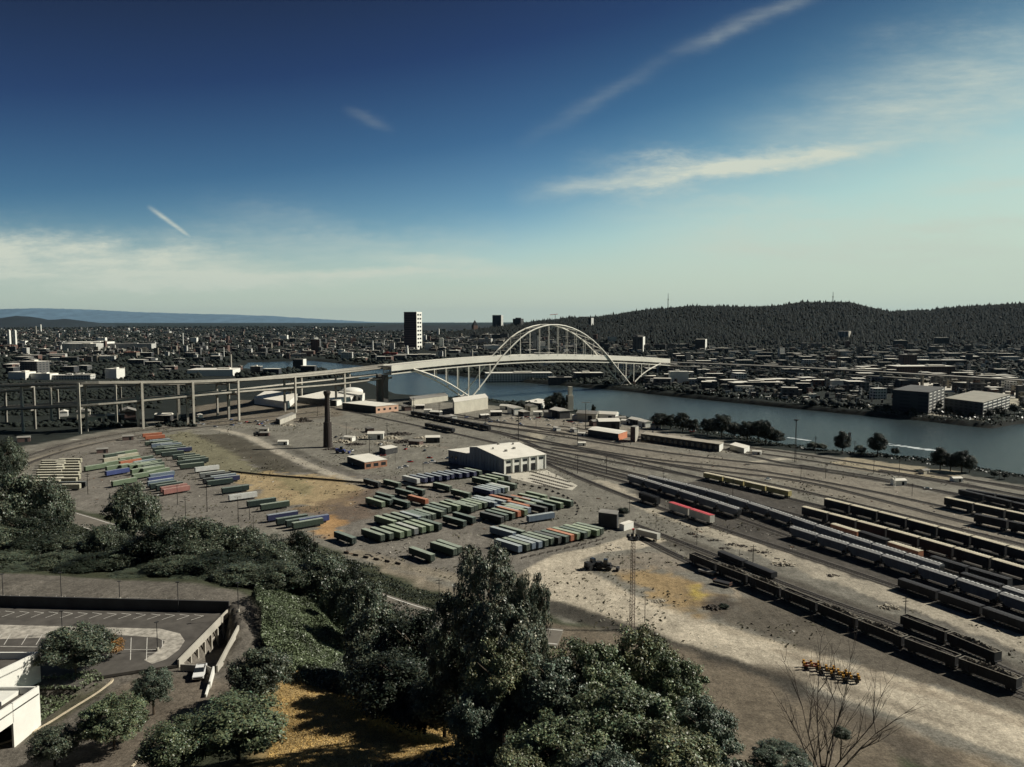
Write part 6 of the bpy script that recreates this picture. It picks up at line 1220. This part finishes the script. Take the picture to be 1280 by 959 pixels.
for px, pb, yt, l, wpx, m in [(12, 434, 413, 'left one of the white twin towers', 3.2, WHITE), (19, 433, 413, 'right one of the white twin towers', 3.4, WHITE), (51, 417, 406, 'thin white tower right of the twin towers', 1.6, WHITE), (45, 418, 408, 'thinner pale tower beside the thin white one', 1.2, CONC), (289, 466, 443, 'slim pale concrete stack behind the viaduct', 2.6, CONC), (285, 430, 420, 'distant brown slab above the slim stack', 5, BRN), (466, 440, 426, 'slim white stack left of the tallest tower', 2, WHITE), (509, 445, 432, 'white flaring stack before the tallest tower', 4, WHITE), (548, 424, 411, 'white slim tower right of the tallest tower', 2.4, WHITE), (563, 424, 411, 'thin white mast tower before the pyramid tower', 1.4, WHITE), (552, 437, 423, 'white block under the slim white tower', 5, WHITE), (556, 448, 437, 'pale round silo above the bridge deck', 3, CONC), (590, 447, 437, 'pale cylinder tower above the bridge deck', 2.6, CONC), (583, 431, 421, 'white slab left of the grey glass tower', 4, WHITE), (578, 431, 421, 'slim white slab beside the white slab', 2.2, WHITE), (571, 432, 424, 'white cube on the left of the slabs', 5, WHITE), (611, 430, 418, 'slim white tower at the left foot of the arch', 2, CW[0]), (604, 430, 418, 'dark tower with white stripes left of the arch foot', 9, CW[3]), (668, 440, 417, 'pale slab seen through the left of the arch', 4, CW[0]), (672, 441, 420, 'second pale slab seen through the arch', 2, CW[0]), (746, 424, 411, 'white curved tower right of the arch crown', 2.4, WHITE), (753, 424, 418, 'dark block with white face right of the arch', 6, CW[3]), (765, 424, 419, 'low pale block right of the dark one', 8, CW[3]), (229, 434, 416, 'pale chimney tower over the far left woods', 1.5, WHITE), (240, 440, 430, 'short pale chimney in the left woods', 1.4, CONC), (280, 446, 434, 'thin white chimney left of the slim stack', 1.2, WHITE), (1048, 434, 424, 'slim white tower left of the grey striped block', 1.6, WHITE), (954, 431, 423, 'thin white tower on the wooded slope', 1.2, WHITE), (1015, 430, 423, 'thin white tower far on the wooded slope', 1.4, WHITE)]:
    p = P(px, pb, 0 if pb > 425 else 0); D = p.y; w = wpx * D / FPX; h = CAMZ + (401 - yt) / FPX * D
    t = thing('slim_tower', l, 'tower', p); mb = MB()
    if 'stack' in l or 'chimney' in l or 'cylinder' in l or 'silo' in l: mb.tube((0, 0, -3), (0, 0, h), w / 2 * (1.25 if 'flaring' in l else 1), w / 2 * (.6 if 'flaring' in l else .85), 14)
    else: mb.box((0, 0, h / 2), (w, w * .8, h), R.uniform(-.3, .3)); mb.box((0, 0, h + 1.2), (w * .5, w * .4, 3), 0)
    mb.build('wall', m, t)
for px, pb, wd_, dp, h, wl, rf, l, rz in [
    (112, 434, 150, 130, 14, WHITE, ROOFW, 'large white arena roof in the far left city', .2), (104, 438, 110, 60, 16, CW[0], ROOFW, 'pale hall in front of the large white arena', .1), (165, 437, 150, 40, 14, CW[0], ROOFG, 'long pale flat hall right of the arena', .05), (128, 428, 36, 24, 16, WHITE, ROOFW, 'white blocks behind the right of the arena', .1), (165, 448, 34, 26, 12, CW[1], CR[4], 'red roofed building below the long pale hall', .1),
    (10, 438, 60, 20, 12, CW[2], CR[4], 'orange brick building at the far left edge', 0), (44, 471, 44, 26, 20, CW[3], ROOFW, 'grey office cube with white right side above the viaduct', -.35), (28, 474, 36, 24, 9, WHITE, ROOFW, 'white low block left of the grey office cube', -.2), (56, 474, 40, 20, 7, WHITE, ROOFW, 'white low block below the grey office cube', -.2), (92, 474, 70, 18, 5, CW[0], ROOFW, 'low white flat row right of the office cube', 0), (144, 473, 26, 20, 12, WHITE, ROOFW, 'small white house-like block above the viaduct', -.3), (106, 474, 30, 14, 6, CW[0], ROOFW, 'little pinkish white block above the viaduct', 0),
    (268, 469, 84, 60, 8, WHITE, ROOFW, 'long white roof above the viaduct beside the slim stack', .1), (30, 431, 24, 20, 12, WHITE, ROOFW, 'white building right of the twin towers', 0), (62, 449, 40, 10, 6, CW[0], CR[3], 'long cream low row under the arena', 0), (105, 449, 34, 12, 6, CW[1], CR[3], 'cream low row right of the first', 0), (140, 448, 26, 12, 6, CW[1], CR[3], 'third cream low row near the red roof', 0),
    (243, 428, 30, 20, 16, WHITE, ROOFW, 'white block right of the pale chimney tower', 0), (355, 426, 40, 26, 20, WHITE, ROOFW, 'white campus building in the far left city', 0), (434, 450, 30, 14, 14, CW[0], ROOFW, 'white stepped building over the viaduct', 0), (427, 446, 18, 10, 14, WHITE, ROOFW, 'white block behind the stepped building', 0), (537, 437, 30, 22, 16, WHITE, ROOFW, 'white building right of the tallest tower', 0), (530, 427, 22, 20, 20, WHITE, ROOFW, 'white block behind right of the tallest tower', 0), (488, 446, 40, 10, 8, mat('red_roof_hall', (.4, .06, .06), .8), CR[4], 'red walled hall left of the tallest tower', 0), (520, 447, 110, 30, 6, CW[4], ROOFW, 'long white roof before the tallest tower', 0),
    (614, 438, 50, 30, 12, WHITE, ROOFW, 'white stepped hall left of the arch', .1), (573, 412, 30, 20, 12, CW[0], ROOFW, 'far white block over the slabs', 0), (680, 445, 60, 20, 6, CW[4], ROOFW, 'low white roof seen through the arch', 0), (648, 474, 120, 30, 8, CW[0], ROOFW, 'long cream shed on the far bank left of the dark trees', .1), (735, 474, 50, 24, 8, CW[4], ROOFW, 'pale flat roof on the far bank under the arch', .1), (700, 478, 40, 14, 6, CW[4], CR[3], 'low roof on the far bank under the arch', .1),
    (848, 481, 30, 16, 15, WHITE, ROOFW, 'white framed building on the far bank right of the arch', 0), (871, 484, 26, 12, 9, CW[0], ROOFW, 'pale block right of the white framed building', 0), (948, 487, 70, 24, 8, CW[4], ROOFW, 'long flat roof on the far bank', 0), (1005, 485, 70, 24, 8, CW[4], ROOFW, 'long flat roof right of the first on the far bank', 0), (1045, 486, 30, 16, 9, WHITE, ROOFW, 'white ended block on the far bank', 0), (1046, 460, 34, 16, 9, CW[0], ROOFW, 'white block in the middle of the right city', 0), (1084, 473, 40, 26, 12, CW[4], ROOFW, 'flat roof with thin bright edge on the right', 0),
    (1150, 471, 110, 40, 14, CW[2], ROOFW, 'long brick building with bright roof edge', .05), (1134, 462, 30, 20, 22, CW[2], ROOFG, 'dark brick tower behind the long brick building', 0), (1175, 458, 110, 24, 10, CW[4], ROOFW, 'long thin roofed row behind the brick building', 0), (1120, 466, 26, 16, 10, WHITE, ROOFW, 'white cubes left of the brick tower', 0), (1240, 480, 60, 30, 10, CW[3], CR[3], 'long grey building near the right edge', 0), (1170, 441, 40, 20, 14, CW[3], ROOFW, 'block with white right end on the slope', 0), (1125, 434, 40, 20, 16, CW[4], ROOFW, 'dark long block with white edge on the slope', 0), (1177, 428, 40, 16, 10, CW[4], ROOFW, 'white lined block high on the slope', 0), (900, 441, 50, 16, 10, CW[4], ROOFW, 'long white edged roof left on the slope', 0)]:
    cbox('city_building', l, px, pb, wd_, dp, h * 1.45, wl, rf, rz)
# riverside apartments on the right
block('riverside_apartments', 'dark apartment block with balconies on the far bank', (1115, 514), (1160, 518.5), (1180, 510), 25, CW[4], CR[2], side=CW[3], windows=[('r', 4, 7, .55, .25)], winm=WHITE)
block('riverside_apartments', 'long low apartment block with white curved balconies on the point', (1180, 516), (1228, 523), (1262, 511), 17, winmat('apt_dark', (.06, .065, .07), (.03, .035, .04), 5, 3.4), mat('roof_cream', (.30, .285, .235), .8, .2, .1), side=CW[4], windows=[('r', 6, 5, .75, .35)], winm=WHITE)
sheet('plaza', [P(a, b) for a, b in [(1130, 486), (1190, 490), (1225, 494), (1290, 500), (1340, 504), (1340, 492), (1260, 486), (1230, 481), (1180, 477), (1130, 477)]], .06, mat('plaza_pale', (.58, .55, .47), .9, .2, .05))
sheet('plaza', [P(a, b) for a, b in [(1215, 494), (1290, 500), (1340, 512), (1290, 515), (1262, 506), (1215, 499)]], .09, mat('plaza_tan', (.40, .37, .28), .9, .3, .05))
sheet('quay', [P(a, b) for a, b in [(1082, 508.5), (1120, 513), (1160, 518.7), (1210, 523.5), (1230, 527), (1234, 524), (1215, 521.5), (1160, 516), (1120, 511), (1085, 507)]], .07, mat('quay_tan', (.30, .28, .22), .9, .3, .1))
for px, yb, yt, l in [(835, 384, 367, 'thin broadcast mast on the wooded ridge, left'), (1041, 379, 365, 'thin broadcast mast on the highest ridge top')]:
    D = 3850; p = PD(px, yb, D); t = thing('broadcast_mast', l, 'mast', (p.x, D, p.z - 20)); mb = MB(); mb.tube((0, 0, 0), (0, 0, 20 + (yb - yt) / FPX * D), 2.4, .9, 5); mb.build('lattice', DARKW, t); mb = MB(); mb.box((0, 0, 20 + (yb - yt) / FPX * D * .55), (5, 5, 5)); mb.build('dish_cluster', CONC, t)
cr_ = PD(694, 395, 3700); t = thing('tower_crane', 'red tower crane above the arch crown', 'crane', (cr_.x, 3700, 90)); mb = MB(); mb.box((0, 0, 20), (2, 2, 50)); mb.build('mast', DARKW, t); mb = MB(); mb.tube((-26, 0, 42), (12, 0, 46), 1.2, 1.2, 4); mb.build('jib', mat('crane_red', (.5, .1, .06), .7), t)
# far freeway on the left bank of the right city
fw = [(836, 452.5), (880, 454), (960, 457), (1060, 462), (1160, 468), (1300, 476)]
fp = [P(a, b, 22) for a, b in fw]; t = thing('far_viaduct', 'thin elevated road running from the bridge into the right city', 'viaduct'); mb = MB(); mb.sweep(fp, 16, 2, 0, 0); mb.build('deck', CONC_D, t)
for i, p in enumerate(resample(fp, 70)): mb = MB(); mb.box((p.x, p.y, 10), (2.5, 6, 20)); mb.build('pier', CONC, t)
fp = [P(a, b, 14) for a, b in [(836, 457), (880, 459), (960, 463), (1060, 468), (1160, 474)]]; t = thing('far_viaduct', 'second thin road below the first in the right city', 'viaduct'); mb = MB(); mb.sweep(fp, 12, 1.6, 0, 0); mb.build('deck', CONC_D, t)
for i, p in enumerate(resample(fp, 80)): mb = MB(); mb.box((p.x, p.y, 6.5), (2, 5, 13)); mb.build('pier', CONC, t)
# individual smaller buildings, then the mass behind
ZN = [('far left city', (0, 200), (431, 473), 34), ('city between arena and slim stack', (200, 330), (428, 470), 30), ('city left of the tallest tower', (330, 500), (424, 452), 50), ('city centre left of the arch', (500, 640), (420, 447), 44), ('city seen through the arch', (640, 780), (424, 474), 30), ('city right of the arch', (780, 960), (430, 486), 42), ('city under the ridge', (960, 1130), (432, 498), 44), ('city at the right edge', (1130, 1280), (434, 478), 26)]
TAKEN = []
for zi, (zn, (xa, xb), (ya, yb), n) in enumerate(ZN):
    spec = []
    for k in range(n * 6):
        if len(spec) >= n: break
        x = R.uniform(xa, xb); y = ya + (yb - ya) * R.random() ** 1.35
        if zi == 2 and 450 < y and 325 < x < 395: continue
        p = P(x, y, 0)
        if inpoly(np.array([p.x]), np.array([p.y + 12]), RIVER)[0] or sdf(np.array([p.x]), np.array([p.y]), RIVER)[0] < 20: continue
        s = p.y / FPX; wpx = R.uniform(4, 15) if y > ya + 8 else R.uniform(3, 9); w = wpx * s; h = R.choice([5, 6, 7, 8, 9, 12, 15]) * (1.3 if zi in (3, 4) else 1)
        if any(abs(x - a) < (wpx + b_) * .45 and abs(y - c) < 2.2 for a, b_, c in TAKEN): continue
        TAKEN.append((x, wpx, y)); spec.append((x, y, w, R.uniform(.4, .9), h, R.choices(range(5), [.3 if zi < 5 else .12, .16, .12, .22, .2 if zi < 5 else .38])[0]))
    cnt = {}
    for x, y, w, dr, h, ci in sorted(spec):
        cnt[ci] = cnt.get(ci, 0) + 1
        tall = 'low' if h < 10 else 'taller'
        cbox('low_building', f'small {CWN[ci]} building in {zn}, {ordw(cnt[ci])} such from left', x, y, w, min(w * dr, 40), h, CW[ci], R.choice([CR[0], CR[3], CR[3], CR[1], CR[2]]) if zi < 5 else R.choice([CR[0], CR[3], CR[1], CR[2], CR[2]]), R.uniform(-.3, .3), group='small buildings in the ' + zn)
def mass_boxes(name, n, region, label, bright=.75):
    V = []; F = []; MI = []; k = 0
    while k < n:
        x = R.uniform(*region[0]); y = region[1][0] + (region[1][1] - region[1][0]) * R.random() ** region[2]; p = P(x, y, 0)
        if sdf(np.array([p.x, p.x + 5.3, p.x - 7.1]), np.array([p.y, p.y - 9.7, p.y + 4.9]), RIVER).min() < 22: continue
        z = Hs(p.x, p.y) if p.y > 1900 else 0
        if p.y > 1900 and z > 4: p = PT(x, y); z = p.z
        if z > 120: continue
        s = p.y / FPX; w = R.uniform(.8, 8 if z < 30 else 3) * s; d = w * R.uniform(.3, .7); h = min(R.uniform(4, 12) + (R.random() < .06) * R.uniform(8, 22), w * 1.6 + 5); a = R.uniform(-.4, .4); mb = MB(); mb.box((p.x, p.y, z + h / 2 - 3), (w, d, h + 6), a); o = len(V); V += mb.v; F += [tuple(i + o for i in f) for f in mb.f]; c = R.randrange(5); r = R.choice([5, 5, 6]) if R.random() < bright else 7; MI += [c, r, c, c, c, c]; k += 1
    mb = MB(); mb.v, mb.f, mb.m = V, F, MI; return stuff(mb.build(name, CW + [ROOFW, CR[3], CR[2]]), label, 'city')
mass_boxes('distant_town', 2900, ((-60, 505), (411, 446), 1.5), 'mass of tiny pale roofs of the far left city'); mass_boxes('distant_town', 800, ((500, 800), (411, 440), 1.2), 'mass of tiny blocks of the city centre'); mass_boxes('distant_town', 1500, ((780, 1330), (418, 505), 1.0), 'mass of tiny roofs among trees of the right city', .42)
V = []; F = []; MI = []
for k in range(210):
    left = k % 3 == 0; x = R.uniform(-20, 500) if left else R.uniform(780, 1300); y = R.uniform(428, 470) if left else R.uniform(440, 500); p = P(x, y, 0)
    if sdf(np.array([p.x]), np.array([p.y]), RIVER)[0] < 30 or p.y > 2500: continue
    s = p.y / FPX; w = R.uniform(7, 22) * s; mb = MB(); h = R.uniform(12, 16); mb.box((p.x, p.y, h / 2 - 1), (w, R.uniform(10, 26), h + 2), R.uniform(-.25, .25)); o = len(V); V += mb.v; F += [tuple(i + o for i in f) for f in mb.f]; c = R.choice([0, 2, 3, 3, 4, 4]); MI += [c, R.choice([5, 5, 6]), c, c, c, c]
mb = MB(); mb.v, mb.f, mb.m = V, F, MI; stuff(mb.build('distant_warehouses', CW + [ROOFW, CR[3], CR[2]]), 'long pale warehouse roofs scattered through the far city', 'city')
# tree masses of the far land
ico = bmesh.new(); bmesh.ops.create_icosphere(ico, subdivisions=1, radius=1.0); IV_ = np.array([v.co[:] for v in ico.verts]); IF_ = np.array([[v.index for v in f.verts] for f in ico.faces]); ico.free()
def blobs(name, xyz, r, m, label, flat=.8, fine=1):
    n = len(xyz); jit = NP.uniform(.6, 1.3, (n, len(IV_), 1)); v = xyz[:, None, :] + IV_[None] * jit * r[:, None, None] * np.array([1, 1, flat]); f = IF_[None] + (np.arange(n) * len(IV_))[:, None, None]
    V = v.reshape(-1, 3).astype(np.float32); Fc = f.reshape(-1, 3).astype(np.int32); me = bpy.data.meshes.new(name); me.vertices.add(len(V)); me.vertices.foreach_set('co', V.ravel()); me.loops.add(Fc.size); me.loops.foreach_set('vertex_index', Fc.ravel()); me.polygons.add(len(Fc)); me.polygons.foreach_set('loop_start', np.arange(0, Fc.size, 3, dtype=np.int32)); me.polygons.foreach_set('loop_total', np.full(len(Fc), 3, np.int32)); me.update(calc_edges=True); me.materials.append(m); return stuff(link(name, me), label, 'trees')
PLB = [P(a, b) for a, b in [(762, 478), (806, 478), (812, 494), (758, 494)]]
PLZ = [P(a, b) for a, b in [(1105, 477), (1300, 486), (1340, 515), (1300, 528), (1225, 534), (1110, 526), (1080, 514)]]
FT = mat('far_foliage', (.013, .018, .014), .9, .5, .02); FC = mat('conifer_foliage', (.008, .0115, .0105), .95, .4, .02)
def gen(n, xr, yr, pw, ok):
    x = NP.uniform(*xr, n); y = yr[0] + (yr[1] - yr[0]) * NP.uniform(0, 1, n) ** pw; u = (x - 640) / FPX; v = (479.5 - y) / FPX; cz_ = v * CP - SP; cy = CP + v * SP; t = -CAMZ / cz_; X, Y = u * t, cy * t; d = sdf(X, Y, RIVER); k = (d > 14) & ~inpoly(X, Y, PLZ) & ~inpoly(X, Y, PLB) & (vnoise(X, Y, 90, 7) + .3 * vnoise(X, Y, 30, 8) > ok); return X[k], Y[k]
for nm, n, xr, yr, pw, ok, l in [('left_woods', 10000, (-60, 500), (409.5, 474), 1.5, .52, 'dark tree cover of the far left city'), ('centre_woods', 3500, (500, 800), (409.5, 470), 1.4, .5, 'dark tree cover of the city centre'), ('right_woods', 11000, (640, 1340), (420, 512), 1.1, .38, 'dark tree cover of the right city')]:
    X, Y = gen(n, xr, yr, pw, ok); Z = H(X, Y); r = NP.uniform(.5, 1.3, len(X)) * (3.2 + Y / 700); blobs('wooded_' + nm.split('_')[0].replace('left', 'plain').replace('centre', 'town').replace('right', 'slope'), np.stack([X, Y, Z + r * .5], 1), r, FT, l)
X, Y = gen(3600, (-60, 245), (470, 534), 1.0, .5); Z = H(X, Y); k = (Y < 2000) & ((X < -180) | (Y > 820)) & (Z > -.5); X, Y, Z = X[k], Y[k], Z[k]; r = NP.uniform(.6, 1.4, len(X)) * 2.6; blobs('viaduct_scrub', np.stack([X, Y, Z + r * .4], 1), r, FT, 'dark bushes below and behind the viaduct at the left')
# forest on the ridge
n = 56000; D_ = NP.uniform(2350, 4250, n); pxx = NP.uniform(470, 1340, n); X = (pxx - 640) / FPX * D_; Z = H(X, D_); k = Z > NP.uniform(6, 50, n); X, Y, Z = X[k], D_[k], Z[k]; n = len(X); hh = NP.uniform(5, 17, n) * (1 + .6 * (NP.uniform(0, 1, n) < .06)); rr = hh * NP.uniform(.25, .55, n); a5 = np.arange(5) * 2 * np.pi / 5
ring = np.stack([np.cos(a5), np.sin(a5), np.zeros(5)], 1); V = np.zeros((n, 6, 3)); V[:, :5] = np.stack([X, Y, Z - 1], 1)[:, None] + ring[None] * rr[:, None, None]; V[:, 5] = np.stack([X + NP.normal(0, 1, n), Y, Z + hh], 1); Fc = (np.array([[i, (i + 1) % 5, 5] for i in range(5)])[None] + (np.arange(n) * 6)[:, None, None]).reshape(-1, 3).astype(np.int32); V = V.reshape(-1, 3).astype(np.float32)
me = bpy.data.meshes.new('hillside_forest'); me.vertices.add(len(V)); me.vertices.foreach_set('co', V.ravel()); me.loops.add(Fc.size); me.loops.foreach_set('vertex_index', Fc.ravel()); me.polygons.add(len(Fc)); me.polygons.foreach_set('loop_start', np.arange(0, Fc.size, 3, dtype=np.int32)); me.polygons.foreach_set('loop_total', np.full(len(Fc), 3, np.int32)); me.update(calc_edges=True); me.materials.append(FC); stuff(link('hillside_forest', me), 'dense dark conifer forest covering the western ridge', 'forest')
# weeds and litter across the yard
YQ = [P(a, b) for a, b in [(60, 560), (200, 532), (400, 512), (640, 520), (880, 552), (1100, 582), (1400, 640), (1500, 900), (1100, 925), (820, 815), (640, 745), (460, 700), (300, 660), (60, 625)]]
X_ = np.array([p.x for p in YQ]); Y_ = np.array([p.y for p in YQ]); x = NP.uniform(X_.min(), X_.max(), 60000); y = NP.uniform(Y_.min(), Y_.max(), 60000); k = inpoly(x, y, YQ) & (vnoise(x, y, 14, 12) * vnoise(x, y, 45, 13) > .36); x, y = x[k], y[k]; n_ = len(x)
c_ = np.stack([x, y, NP.uniform(.05, .4, n_)], 1); stuff(link('yard_weeds', leaf_mesh('yard_weeds', c_, unit(NP.normal(0, .5, (n_, 3)) + np.array([0, 0, .8])), NP.uniform(.3, .9, n_), np.repeat(NP.uniform(.5, 1.5, n_)[:, None], 3, 1), leafmat('weed_leaf', (.085, .08, .05), .1))), 'low weeds patched over the rail yard ground', 'weeds')
mb = MB(); LM = [mat('litter_pale', (.45, .42, .36), .9), mat('litter_dark', (.04, .037, .033), .9), mat('litter_rust', (.16, .085, .05), .9)]
for _ in range(2600):
    px = R.uniform(100, 1280); py = R.uniform(535, 700); p = P(px, py)
    if not inpoly(np.array([p.x]), np.array([p.y]), YQ)[0] or vnoise(p.x, p.y, 22, 15) < .45: continue
    s = R.uniform(.25, .9); mb.box((p.x, p.y, s * .15), (s * R.uniform(1, 3.5), s * .6, s * .35), R.uniform(0, 3.1), R.choices([0, 1, 2], [.25, .6, .15])[0])
stuff(mb.build('yard_litter', LM), 'scattered ties, stones and litter over the yard ground', 'litter')
# ------------------------------------------------------------------ haze
hz = MB(); hz.box((0, 26000, 420), (100000, 57000, 890)); hm = bpy.data.materials.new('haze'); hm.use_nodes = True; nt = hm.node_tree; nt.nodes.clear(); pv = nt.nodes.new('ShaderNodeVolumePrincipled'); pv.inputs['Color'].default_value = (.36, .56, .74, 1); pv.inputs['Density'].default_value = 6.0e-6; pv.inputs['Anisotropy'].default_value = .3
o_ = nt.nodes.new('ShaderNodeOutputMaterial'); nt.links.new(pv.outputs[0], o_.inputs['Volume']); stuff(hz.build('haze', hm))
